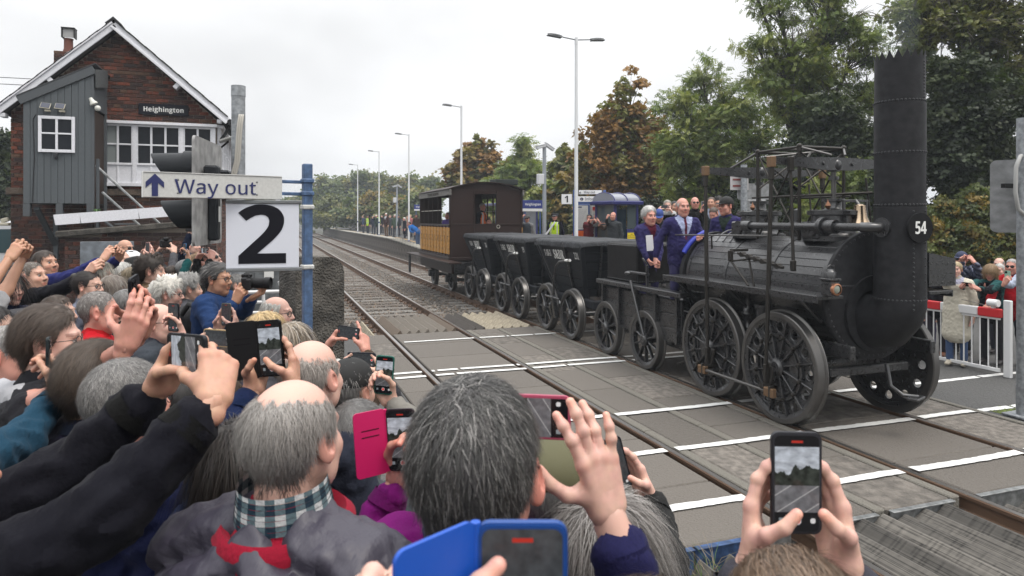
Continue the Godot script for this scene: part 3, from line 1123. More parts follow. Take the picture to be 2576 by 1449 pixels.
	put("bell", k_lathe([V2(0.0, 0.185), V2(0.03, 0.183), V2(0.048, 0.17), V2(0.052, 0.12), V2(0.062, 0.06), V2(0.082, 0.02), V2(0.092, 0.0), V2(0.086, 0.0), V2(0.05, 0.06), V2(0.04, 0.15), V2(0.0, 0.16)], XO(V3(0.13, 2.19, -5.97)) * X3(Basis.from_scale(Vector3.ONE * 1.25), ZERO), 32), mat("bell_metal", 0.62, 0.47, 0.33, 0.22, 1.0, "fine", 3.0), t)
	mb = MB.new()
	mb.bar(V3(-0.04, 2.08, -6.03), V3(-0.04, 2.45, -6.03), 0.03, 0.03, FWD, 0.004)
	mb.bar(V3(0.28, 2.08, -6.03), V3(0.29, 2.45, -6.03), 0.03, 0.03, FWD, 0.004)
	mb.bar(V3(-0.055, 2.455, -6.03), V3(0.305, 2.455, -6.03), 0.03, 0.03, UP, 0.004)
	mb.cyl(V3(0.13, 2.4, -5.98), V3(0.13, 2.46, -6.03), 0.022, 0.022, 10)
	put("bell_yoke", mb, black, t)
	for q in [[V3(0.28, 2.05, -5.75), V3(0.33, 2.62, -5.8), 0.014], [V3(0.34, 2.1, -6.0), V3(0.3, 2.72, -6.05), 0.012], [V3(0.2, 2.58, -5.78), V3(0.46, 2.62, -5.82), 0.014], [V3(-0.3, 2.52, -6.4), V3(0.34, 2.55, -6.0), 0.016], [V3(0.42, 2.1, -7.0), V3(0.46, 2.7, -7.1), 0.012]]:
		rod("reversing_lever", q[0], q[1], q[2], t, iron)
	mb = MB.new()
	mb.box(V3(0, 0, 0), V3(0.125, 0.16, 0.13), ID, 0.01)
	mb.box(V3(0, 0.09, 0), V3(0.145, 0.02, 0.15), ID, 0.004)
	mb.lathe([V2(0.052, 0.1), V2(0.055, 0.16), V2(0.03, 0.19), V2(0.0, 0.195)], TI, 20)
	mb.tube([V3(-0.05, 0.13, 0), V3(-0.045, 0.21, 0), V3(0, 0.235, 0), V3(0.045, 0.21, 0), V3(0.05, 0.13, 0)], 0.006, 8)
	var lamp := put("lamp", mb, black, t, V3(-0.83, 1.555, -5.42))
	put("lamp_ring", k_lathe([V2(0.046, 0.0), V2(0.06, 0.0), V2(0.06, 0.03), V2(0.046, 0.034)], X3(Basis(Vector3.RIGHT, PI / 2), V3(0, -0.005, 0.06)), 28, 0.3), mat("copper", 0.52, 0.25, 0.15, 0.35, 0.9), lamp)
	put("lens", k_sphere(V3(0, -0.005, 0.075), V3(0.047, 0.047, 0.02), ID, 20, 10), mat("lamp_glass", 0.22, 0.24, 0.2, 0.06), lamp)
	put("tool_box", k_prism(PackedVector2Array([V2(-0.2, 0), V2(0.2, 0), V2(0.2, 0.3), V2(-0.2, 0.37)]), 0.34, XO(V3(0.87, 1.51, -5.72))), black, t)
	rv = []
	for i in 5:
		rv.append(V3(0.7 + i * 0.085, 1.55, -5.548))
		rv.append(V3(0.7 + i * 0.085, 1.76, -5.548))
	tag(put("rivets", rivets(rv, V3(0, 0, 1), 0.009), black, t), "", "", "", "stuff")
	rod("regulator_rod", V3(-0.63, 2.02, -8.65), V3(-0.5, 2.05, -6.65), 0.011, t, tyre)
	rod("rail_post", V3(-0.56, 1.85, -7.75), V3(-0.57, 2.04, -7.75), 0.012, t)
	mb = MB.new()
	mb.bar(V3(-0.87, 1.845, -6.8), V3(-0.87, 1.72, -6.05), 0.03, 0.05, Vector3.RIGHT, 0.005)
	for i in 6:
		var p := V3(-0.87, 1.845, -6.8).lerp(V3(-0.87, 1.72, -6.05), 0.1 + i * 0.16)
		mb.cyl(p + V3(-0.03, 0, 0), p + V3(0.03, 0, 0), 0.03, 0.03, 10)
	put("slotted_lever", mb, iron, t)
	mb = MB.new()
	mb.bar(V3(-0.87, 1.87, -6.95), V3(-0.87, 1.74, -6.95), 0.05, 0.05, Vector3.RIGHT, 0.006)
	mb.bar(V3(-0.87, 1.87, -6.95), V3(-0.62, 1.87, -6.95), 0.03, 0.03)
	put("lever_block", mb, iron, t)
	rod("lever_stay", V3(-0.87, 1.75, -6.95), V3(-0.87, 1.47, -6.62), 0.014, t)
	rod("lever_stay", V3(-0.87, 1.82, -6.62), V3(-0.87, 1.47, -6.52), 0.012, t)
	rod("lever_stay", V3(-0.87, 1.74, -6.95), V3(-0.87, 1.79, -6.55), 0.012, t)
	for q in [-7.85, -8.0, -8.15]:
		pts = []
		for i in 7:
			var a := deg_to_rad(70 + i * 10.0)
			pts.append(V3(cos(a) * 0.66, by + sin(a) * 0.66, q + 0.05 * i))
		put("hoop_pipe", k_tube(pts, 0.011, 8), black, t)
	put("valve_dome", k_lathe([V2(0.09, 2.0), V2(0.09, 2.15), V2(0.12, 2.16), V2(0.12, 2.2), V2(0.05, 2.22), V2(0.05, 2.36), V2(0.0, 2.38)], XO(V3(0.05, 0, -6.86)), 20, 0.4), black, t)

func drive(t: Node3D, s: float, zf: float, zr: float) -> void:   # rods and cranks on one side
	var x := 0.935 * s
	var wood := mat("bronze_block", 0.2, 0.12, 0.065, 0.5, 0.4, "fine", 4.0)
	for q in [[-6.155, -6.24, 2.88], [-7.365, -7.32, 2.86]]:
		var top := V3(x, q[2], q[0])
		var bot := V3(x, 0.42, q[1])
		var mb := MB.new()
		mb.cyl(top + V3(0, -0.14, 0), top.lerp(bot, 0.5), 0.02, 0.027, 12)
		mb.cyl(top.lerp(bot, 0.5), bot + V3(0, 0.2, 0), 0.027, 0.02, 12)
		mb.bar(top + V3(0, -0.2, 0), top + V3(0, -0.02, 0), 0.055, 0.05, FWD, 0.008)
		mb.bar(bot + V3(0, -0.03, 0), bot + V3(0, 0.22, 0), 0.06, 0.045, FWD, 0.008)
		put("connecting_rod", mb, iron, t)
		put("bearing_block", k_box(top + V3(0, 0.0, 0.0), V3(0.075, 0.12, 0.075), ID, 0.006), wood, t)
		mb = MB.new()
		mb.bar(V3(0.86 * s, 0.61, q[1] + 0.02), V3(0.9 * s, 0.4, q[1]), 0.07, 0.04, Vector3.RIGHT, 0.01)
		mb.cyl(V3(0.8 * s, 0.4, q[1]), V3(1.0 * s, 0.4, q[1]), 0.035, 0.035, 14)
		put("crank_pin", mb, iron, t)
	var mb := MB.new()
	mb.cyl(V3(0.985 * s, 0.355, -7.3), V3(0.985 * s, 0.355, -6.14), 0.019, 0.019, 12)
	put("coupling_rod", mb, tyre, t)
	for z in [-7.35, -6.12]:
		put("bearing_block", k_box(V3(0.985 * s, 0.355, z), V3(0.06, 0.1, 0.15), ID, 0.008), wood, t)
		put("rod_strap", k_bar(V3(0.985 * s, 0.43, z + 0.02), V3(0.985 * s, 0.29, z + 0.02), 0.03, 0.064, Vector3.RIGHT, 0.004), iron, t)
	mb = MB.new()
	mb.cyl(V3(0.72 * s, 2.78, -6.1), V3(0.74 * s, 1.8, -6.04), 0.016, 0.019, 10)
	mb.box(V3(0.72 * s, 2.86, -6.1), V3(0.06, 0.16, 0.06), ID, 0.008)
	mb.box(V3(0.74 * s, 1.74, -6.04), V3(0.05, 0.12, 0.06), ID, 0.01)
	put("valve_rod", mb, iron, t)

func tender() -> void:
	var t := thing("tender", "black tender with riveted water tank and spoked wheels behind the engine", "tender", V3(XB, 0, 0))
	for z in [-9.05, -10.29]:
		wheel(0.435, t, V3(-0.79, 0.435, z), -1.0, 10)
		wheel(0.435, t, V3(0.79, 0.435, z), 1.0, 10)
		axle(z, 0.055, 0.435, t)
	var mb := MB.new()
	mb.box(V3(0, 1.535, -10.06), V3(1.34, 0.62, 1.02), ID, 0.02)
	put("water_tank", mb, mat("tank_black", 0.013, 0.012, 0.0125, 0.55, 0.0, "blotch", 1.0, "fine_n", 0.12), t)
	var rv := []
	for i in 44:
		for y in [1.255, 1.815]:
			rv.append([V3(-0.672, y, -10.55 + i * 0.0228), V3(-1, 0, 0)])
			rv.append([V3(-0.66 + i * 0.0305, y, -9.548), V3(0, 0, 1)])
	tag(put("rivets", rivets(rv, ZERO, 0.009), black, t), "", "", "", "stuff")
	mb = MB.new()
	mb.cyl(V3(-0.1, 1.84, -9.9), V3(-0.1, 1.92, -9.9), 0.055, 0.055, 16)
	mb.tube([V3(-0.35, 1.84, -9.6), V3(-0.35, 1.9, -9.6), V3(-0.2, 1.9, -9.6), V3(-0.2, 1.84, -9.6)], 0.012, 8)
	put("tank_filler", mb, black, t)
	for s in [-1.0, 1.0]:
		put("side_rail", k_box(V3(0.8 * s, 1.2, -9.3), V3(0.16, 0.07, 2.55), ID, 0.008), black, t)
		for i in 5:
			var z := -10.45 + i * 0.56
			put("side_post", k_bar(V3(0.8 * s, 0.5, z), V3(0.8 * s, 1.17, z), 0.06, 0.05, FWD, 0.006), black, t)
		for i in 3:
			put("side_board", k_box(V3(0.755 * s, 0.6 + i * 0.205, -9.32), V3(0.035, 0.198, 2.35), ID, 0.006), black, t)
		put("frame_beam", k_box(V3(0.62 * s, 0.48, -9.4), V3(0.09, 0.16, 2.9), ID, 0.01), black, t)
		rod("brake_bar", V3(0.9 * s, 1.3, -9.35), V3(0.9 * s, 0.52, -8.95), 0.022, t, black)
	put("floor", k_box(V3(0, 0.74, -8.75), V3(1.4, 0.05, 1.5), ID, 0.006), black, t)
	put("coal_bin", k_box(V3(0.0, 0.95, -8.95), V3(1.1, 0.34, 0.9), ID, 0.04), black, t)
	mb = MB.new()
	mb.bar(V3(-0.8, 1.22, -9.02), V3(-0.8, 1.56, -9.02), 0.035, 0.035, FWD, 0.005)
	mb.box(V3(-0.8, 1.42, -9.28), V3(0.07, 0.035, 0.55), ID, 0.008)
	mb.sphere(V3(-0.8, 1.4, -9.55), V3(0.08, 0.035, 0.09))
	mb.tube([V3(-0.8, 1.56, -9.02), V3(-0.84, 1.6, -9.0), V3(-0.86, 1.66, -9.05)], 0.014, 8)
	put("hand_brake", mb, black, t)
	mb = MB.new()
	mb.cyl(V3(-0.2, 0.55, -8.0), V3(-0.2, 0.55, -9.0), 0.04, 0.04, 12)
	mb.tube([V3(-0.75, 0.55, -8.5), V3(-0.75, 0.5, -8.1), V3(-0.78, 0.3, -8.05), V3(-0.8, 0.24, -8.2)], 0.014, 8)
	mb.cyl(V3(-0.7, 0.58, -8.55), V3(-0.7, 0.58, -8.05), 0.03, 0.03, 10)
	put("drawbar", mb, iron, t)

func wagon(zc: float, code: String, label: String, seed_: int) -> void:
	var t := thing("coal_wagon", label + ", lettered S&DR " + code, "wagon", V3(XB, 0, zc), 0, "chaldron wagons of the train")
	var rng := RandomNumberGenerator.new()
	rng.seed = seed_
	for z in [-0.62, 0.62]:
		wheel(0.46, t, V3(-0.79, 0.46, z), -1.0, 8)
		wheel(0.46, t, V3(0.79, 0.46, z), 1.0, 8)
		axle(z, 0.05, 0.46, t)
	var paint := mat("wagon_black", 0.02, 0.022, 0.0265, 0.55, 0.0, "fine", 2.5, "rough_n", 0.25)
	var tx := 0.83
	var tz := 1.1
	var bx := 0.52
	var bz := 0.66
	var y0 := 0.78
	var y1 := 1.8
	var rows := 6
	for f in 4:
		for i in rows:
			var a := float(i) / rows
			var b := float(i + 1) / rows - 0.012
			var pts := []
			for q in [a, b]:
				var hx := lerpf(bx, tx, q)
				var hz := lerpf(bz, tz, q)
				var y := lerpf(y0, y1, q)
				if f < 2:
					var s := -1.0 if f == 0 else 1.0
					pts.append_array([V3(hx * s, y, -hz), V3(hx * s, y, hz)])
				else:
					var s := -1.0 if f == 2 else 1.0
					pts.append_array([V3(-hx, y, hz * s), V3(hx, y, hz * s)])
			var n: Vector3 = (pts[1] - pts[0]).cross(pts[2] - pts[0]).normalized()
			if n.dot(pts[0] - V3(0, pts[0].y - 0.2, 0)) < 0.0:
				n = -n
			var mb := MB.new()
			var in_ := n * -0.035
			var j := n * 0.004 * (rng.randf() - 0.5)
			mb.flat([pts[0] + j, pts[1] + j, pts[3] + j, pts[2] + j], n)
			mb.flat([pts[2] + j, pts[3] + j, pts[3] + in_, pts[2] + in_], UP)
			mb.flat([pts[0] + j, pts[1] + j, pts[1] + in_, pts[0] + in_], Vector3.DOWN)
			mb.flat([pts[0] + in_, pts[1] + in_, pts[3] + in_, pts[2] + in_], -n)
			put("plank", mb, paint, t)
	for s in [-1.0, 1.0]:
		for z in [-0.98, 0.36]:
			var mb := MB.new()
			var n := V3(s, -0.3, 0).normalized()
			mb.bar(V3((bx + 0.012) * s, y0, z * bz / tz), V3((tx + 0.012) * s, y1, z), 0.07, 0.03, V3(0, 0, 1), 0.004)
			put("strap", mb, black, t)
		for z in [-1.0, 1.0]:
			var mb := MB.new()
			mb.bar(V3(bx * s, y0 - 0.04, bz * z), V3(tx * s, y1, tz * z), 0.09, 0.06, V3(0, 0, 1), 0.008)
			put("corner_post", mb, paint, t)
			put("strap", k_bar(V3(0.28 * s, y0, (bz + 0.015) * z), V3(0.42 * s, y1, (tz + 0.015) * z), 0.07, 0.03, Vector3.RIGHT, 0.004), black, t)
		var fb := MB.new()
		fb.box(V3(0.6 * s, 0.69, 0), V3(0.14, 0.15, 2.55), ID, 0.012)
		put("frame_beam", fb, paint, t)
		for z in [-0.62, 0.62]:
			var ab := MB.new()
			ab.box(V3(0.6 * s, 0.52, z), V3(0.1, 0.2, 0.16), ID, 0.015)
			put("axle_box", ab, black, t)
	var mb := MB.new()
	mb.box(V3(0, 0.69, 1.2), V3(1.3, 0.15, 0.1), ID, 0.01)
	mb.box(V3(0, 0.69, -1.2), V3(1.3, 0.15, 0.1), ID, 0.01)
	mb.cyl(V3(0, 0.6, 1.25), V3(0, 0.6, 1.6), 0.03, 0.03, 10)
	put("end_beam", mb, paint, t)
	mb = MB.new()
	var nz := FastNoiseLite.new()
	nz.seed = seed_
	nz.frequency = 1.6
	var n := 26
	var ids := []
	for j in n + 1:
		var row := []
		for i in n + 1:
			var u := lerpf(-1.14, 1.14, float(i) / n)
			var v := lerpf(-1.12, 1.12, float(j) / n)
			var x := clampf(u, -1.0, 1.0) * (tx + 0.035)
			var z := clampf(v, -1.0, 1.0) * (tz + 0.035)
			var dr := maxf(absf(u) - 1.0, 0.0) + maxf(absf(v) - 1.0, 0.0)
			var y := y1 + 0.035 + 0.035 * nz.get_noise_2d(x * 2.0, z * 2.0) * (1.0 - pow(maxf(absf(u), absf(v)), 4)) + 0.02 * cos(u * 1.5)
			y -= dr * 0.85 + 0.012 * nz.get_noise_2d(u * 9.0, v * 9.0) * minf(dr * 20.0, 1.0)
			row.append(mb.vert(V3(x + 0.012 * nz.get_noise_2d(z * 7.0, y * 9.0), y, z + 0.012 * nz.get_noise_2d(x * 7.0, y * 9.0)), UP))
		ids.append(row)
	for j in n:
		for i in n:
			mb.ix.append_array(PackedInt32Array([ids[j][i], ids[j][i + 1], ids[j + 1][i + 1], ids[j][i], ids[j + 1][i + 1], ids[j + 1][i]]))
	smooth(mb)
	put("tarpaulin", mb, mat("tarpaulin", 0.045, 0.047, 0.052, 0.6, 0.0, "blotch", 1.0, "cloth_n", 0.7), t)
	var white := mat("white_letters")
	var side := V3(y1 - y0, bx - tx, 0).normalized()   # up the near slope
	var up := V3(-(tx - bx), y1 - y0, 0).normalized()
	var nn := V3(0, 0, 1).cross(up)
	nn = -nn if nn.x > 0.0 else nn
	var bs := Basis(up.cross(nn), up, nn)
	var at := func(z: float, y: float) -> Vector3: return V3(-lerpf(bx, tx, (y - y0) / (y1 - y0)), y, z) + nn * 0.003
	lettering("lettering", code, 0.135, white, t, at.call(-0.66, 1.56), bs, 0.62, false, "Droid Serif")
	lettering("lettering", "S&DR", 0.19, white, t, at.call(-0.1, 1.55), bs, 0.66, true, "Droid Serif")
	lettering("lettering", ["18", "19", "231"][seed_ - 40], 0.13, white, t, at.call(0.74, 1.56), bs, 0.65, false, "Droid Serif")
	mb = MB.new()
	mb.tube([V3(-0.9, 0.72, 0.0), V3(-0.93, 1.05, 0.06), V3(-0.96, 1.34, 0.24), V3(-0.97, 1.44, 0.42), V3(-0.97, 1.48, 0.78)], 0.022, 8)
	mb.cyl(V3(-0.93, 0.72, -0.35), V3(-0.93, 0.72, 0.35), 0.022, 0.022, 8)
	mb.bar(V3(-0.93, 0.75, 0.02), V3(-0.87, 0.32, 0.05), 0.09, 0.1, FWD, 0.015)
	mb.bar(V3(-0.93, 0.6, -0.1), V3(-0.87, 0.35, -0.14), 0.07, 0.08, FWD, 0.015)
	var lv := put("brake_lever", mb, black, t)
	put("grip", k_cyl(V3(-0.97, 1.48, 0.72), V3(-0.97, 1.495, 0.92), 0.026, 0.026, 10), white, lv)
	mb = MB.new()
	for i in 9:
		var a := V3(-0.99, 1.62 - i * 0.045, 0.9)
		mb.tube([a + V3(-0.012, 0.018, 0), a + V3(-0.012, -0.018, 0), a + V3(0.012, -0.018, 0.01), a + V3(0.012, 0.018, 0.01), a + V3(-0.012, 0.018, 0)], 0.006, 5, false)
	put("chain", mb, iron, t)

func coach() -> void:
	var t := thing("passenger_coach", "dark brown wooden coach with yellow lower panels lettered EXPERIMENT", "coach", V3(XB, 0, 0))
	for z in [-20.75, -23.15]:
		wheel(0.35, t, V3(-0.79, 0.35, z), -1.0, 8)
		wheel(0.35, t, V3(0.79, 0.35, z), 1.0, 8)
		axle(z, 0.05, 0.35, t)
	var brown := mat("coach_brown", 0.029, 0.0155, 0.0125, 0.5, 0.0, "fine", 3.0, "fine_n", 0.15)
	var yel := mat("coach_yellow", 0.52, 0.25, 0.035, 0.55, 0.0, "blotch", 1.2)
	var z0 := -19.7
	var z1 := -23.9
	var hx := 1.13
	var mb := MB.new()
	mb.box(V3(0, 1.06, (z0 + z1) / 2), V3(2 * hx + 0.1, 0.1, z0 - z1 + 0.1), ID, 0.01)
	put("floor", mb, brown, t)
	for e in 2:
		var z := z0 if e == 0 else z1
		for q in [[-hx, -0.37, 1.11, 3.12], [0.3, hx, 1.11, 3.12], [-0.37, 0.3, 1.11, 2.1], [-0.37, 0.3, 3.00, 3.12]]:
			put("end_panel", k_box(V3((q[0] + q[1]) / 2, (q[2] + q[3]) / 2, z), V3(q[1] - q[0] - 0.004, q[3] - q[2] - 0.004, 0.05), ID, 0.004), brown, t)
		mb = MB.new()
		var pl := PackedVector2Array([V2(-hx, 3.118)])
		for i in 13:
			var x := lerpf(-hx, hx, i / 12.0)
			pl.append(V2(x, 3.14 + 0.19 * (1.0 - pow(x / hx, 2))))
		pl.append(V2(hx, 3.118))
		mb.prism(pl, 0.05, XO(V3(0, 0, z)))
		put("gable", mb, brown, t)
		var sg := 1.0 if e == 0 else -1.0
		for q in [[V3(-hx, 2.09, 0), V3(hx, 2.09, 0)], [V3(-0.4, 1.12, 0), V3(-0.4, 3.12, 0)], [V3(0.33, 2.1, 0), V3(0.33, 3.12, 0)], [V3(-hx + 0.03, 1.12, 0), V3(-hx + 0.03, 3.14, 0)], [V3(hx - 0.03, 1.12, 0), V3(hx - 0.03, 3.14, 0)], [V3(-hx, 1.1, 0), V3(hx, 1.1, 0)]]:
			put("beading", k_bar(q[0] + V3(0, 0, z + 0.033 * sg), q[1] + V3(0, 0, z + 0.033 * sg), 0.035, 0.02, V3(0, 0, 1), 0.004), brown, t)
		mb = MB.new()
		var pts := []
		for i in 17:
			pts.append(V3(0.36 + 0.05 * cos(TAU * i / 16.0), 2.02 + 0.05 * sin(TAU * i / 16.0), z + 0.05 * sg))
		mb.tube(pts, 0.009, 6, false)
		put("grab_ring", mb, mat("old_white", 0.45, 0.42, 0.36, 0.6), t)
	for s in [-1.0, 1.0]:
		var x: float = hx * s
		for i in 10:
			var z := lerpf(z0 - 0.03, z1 + 0.03, (i + 0.5) / 10.0)
			put("panel", k_box(V3(x, 1.605, z), V3(0.03, 0.8, 0.41), ID, 0.004), yel, t)
			put("batten", k_box(V3(x + 0.02 * s, 1.605, z + 0.207), V3(0.03, 0.84, 0.03), ID, 0.005), yel, t)
			for y in [1.17, 2.03]:
				put("bracket", k_box(V3(x + 0.02 * s, y, z + 0.207), V3(0.045, 0.07, 0.05), ID, 0.006), brown, t)
		mb = MB.new()
		mb.box(V3(x, 2.06, (z0 + z1) / 2), V3(0.06, 0.07, z0 - z1), ID, 0.006)
		mb.box(V3(x, 1.14, (z0 + z1) / 2), V3(0.06, 0.08, z0 - z1), ID, 0.006)
		put("waist_rail", mb, brown, t)
		for z in [z0 + 0.0, -21.15, -21.9, -22.55, -23.2, z1]:
			put("pillar", k_box(V3(x, 2.55, z), V3(0.05, 0.95, 0.055 if z > -21.0 or z < -23.5 else 0.03), ID, 0.005), brown, t)
		put("window_bar", k_box(V3(x, 2.52, -22.2), V3(0.02, 0.02, 3.0), ID), mat("old_white"), t)
		var cb := put("cant_board", k_box(V3(x + 0.01 * s, 3.04, (z0 + z1) / 2), V3(0.05, 0.17, z0 - z1 + 0.3), ID, 0.008), mat("faded_board", 0.16, 0.15, 0.135, 0.6, 0, "blotch", 1.5), t)
		var side := Basis(V3(0, 0, 1) * -s, UP, V3(s, 0, 0))
		lettering("lettering", "STOCKTON & DARLINGTON", 0.085, mat("dark_letters", 0.03, 0.025, 0.02, 0.7), cb, V3((hx + 0.037) * s, 3.035, -21.8), side, 1.0, false, "Droid Serif")
		var word := "EXPERIMENT"
		for i in word.length():
			var k := i if s < 0.0 else word.length() - 1 - i
			lettering("letter", word[i], 0.17, mat("dark_letters"), t, V3((hx + 0.016) * s, 1.66, lerpf(z1 + 0.23, z0 - 0.23, k / 9.0)), side, 0.62, false, "Droid Serif")
		mb = MB.new()
		mb.box(V3(1.3 * s, 1.02, -21.6), V3(0.36, 0.05, 6.4), ID, 0.008)
		mb.box(V3(1.12 * s, 0.8, -21.6), V3(0.08, 0.3, 4.4), ID, 0.01)
		put("step_board", mb, brown, t)
		for z in [-24.3, -24.5]:
			rod("step_hanger", V3(1.42 * s, 1.0, z), V3(1.42 * s, 0.35, z), 0.025, t, black)
		for z in [-20.75, -23.15]:
			mb = MB.new()
			mb.box(V3(0.98 * s, 0.72, z), V3(0.1, 0.34, 0.9), ID, 0.015)
			mb.box(V3(0.95 * s, 0.4, z), V3(0.12, 0.22, 0.2), ID, 0.015)
			put("axle_guard", mb, black, t)
	for i in 12:
		var xa := lerpf(-hx - 0.06, hx + 0.06, i / 12.0)
		var xb := lerpf(-hx - 0.06, hx + 0.06, (i + 1) / 12.0) - 0.004
		var ya := 3.15 + 0.19 * (1.0 - pow(xa / hx, 2))
		var yb := 3.15 + 0.19 * (1.0 - pow(xb / hx, 2))
		put("roof_board", k_prism(PackedVector2Array([V2(xa, ya), V2(xb, yb), V2(xb, yb + 0.025), V2(xa, ya + 0.025)]), z0 - z1 + 0.25, XO(V3(0, 0, (z0 + z1) / 2))), brown, t)
	put("roof_box", k_box(V3(0.65, 3.38, -20.0), V3(0.72, 0.16, 0.6), ID, 0.01), mat("roof_box", 0.03, 0.036, 0.034, 0.6), t)
	mb = MB.new()
	mb.box(V3(0, 0.82, -19.72), V3(2.0, 0.28, 0.1), ID, 0.01)
	mb.box(V3(0, 0.82, -23.88), V3(2.0, 0.28, 0.1), ID, 0.01)
	put("buffer_beam", mb, black, t)
	mb = MB.new()
	mb.box(V3(0.0, 1.4, -21.8), V3(0.5, 0.06, 3.4), ID, 0.01)
	mb.box(V3(0.0, 1.25, -21.8), V3(0.4, 0.28, 3.3), ID, 0.01)
	put("bench", mb, brown, t)

func wagon_extra() -> void:   # smoke over the chimney
	var fv := FogVolume.new()
	fv.name = "smoke"
	fv.shape = RenderingServer.FOG_VOLUME_SHAPE_ELLIPSOID
	fv.size = V3(0.42, 0.9, 0.42)
	fv.position = V3(XB, 4.25, -5.36)
	var fm := FogMaterial.new()
	fm.density = 0.28
	fm.albedo = C3(0.62, 0.68, 0.7)
	fv.material = fm
	add_child(fv)
	tag(fv, "thin grey smoke rising from the engine's crowned chimney", "smoke", "", "stuff")


# ---------------------------------------------------------------- the platform and what stands on it
func profile_strip(x0: float, x1: float, pts: Array, low: float) -> MB:   # a raised surface along z; pts are V2(z, height)
	var mb := MB.new()
	for i in pts.size() - 1:
		var a: Vector2 = pts[i]
		var b: Vector2 = pts[i + 1]
		var n := V3(0, absf(a.x - b.x), (b.y - a.y)).normalized()
		mb.flat([V3(x0, a.y, a.x), V3(x1, a.y, a.x), V3(x1, b.y, b.x), V3(x0, b.y, b.x)], n)
		for x in [x0, x1]:
			mb.flat([V3(x, a.y, a.x), V3(x, b.y, b.x), V3(x, low, b.x), V3(x, low, a.x)], V3(-1 if x == x0 else 1, 0, 0))
	for p in [[pts[0], 1.0], [pts[-1], -1.0]]:
		mb.flat([V3(x0, p[0].y, p[0].x), V3(x1, p[0].y, p[0].x), V3(x1, low, p[0].x), V3(x0, low, p[0].x)], V3(0, 0, p[1]))
	return mb

func plat_y(z: float) -> float:
	return 0.62 if z > -37.0 else (0.9 if z < -47.0 else lerpf(0.62, 0.9, (-37.0 - z) / 10.0))

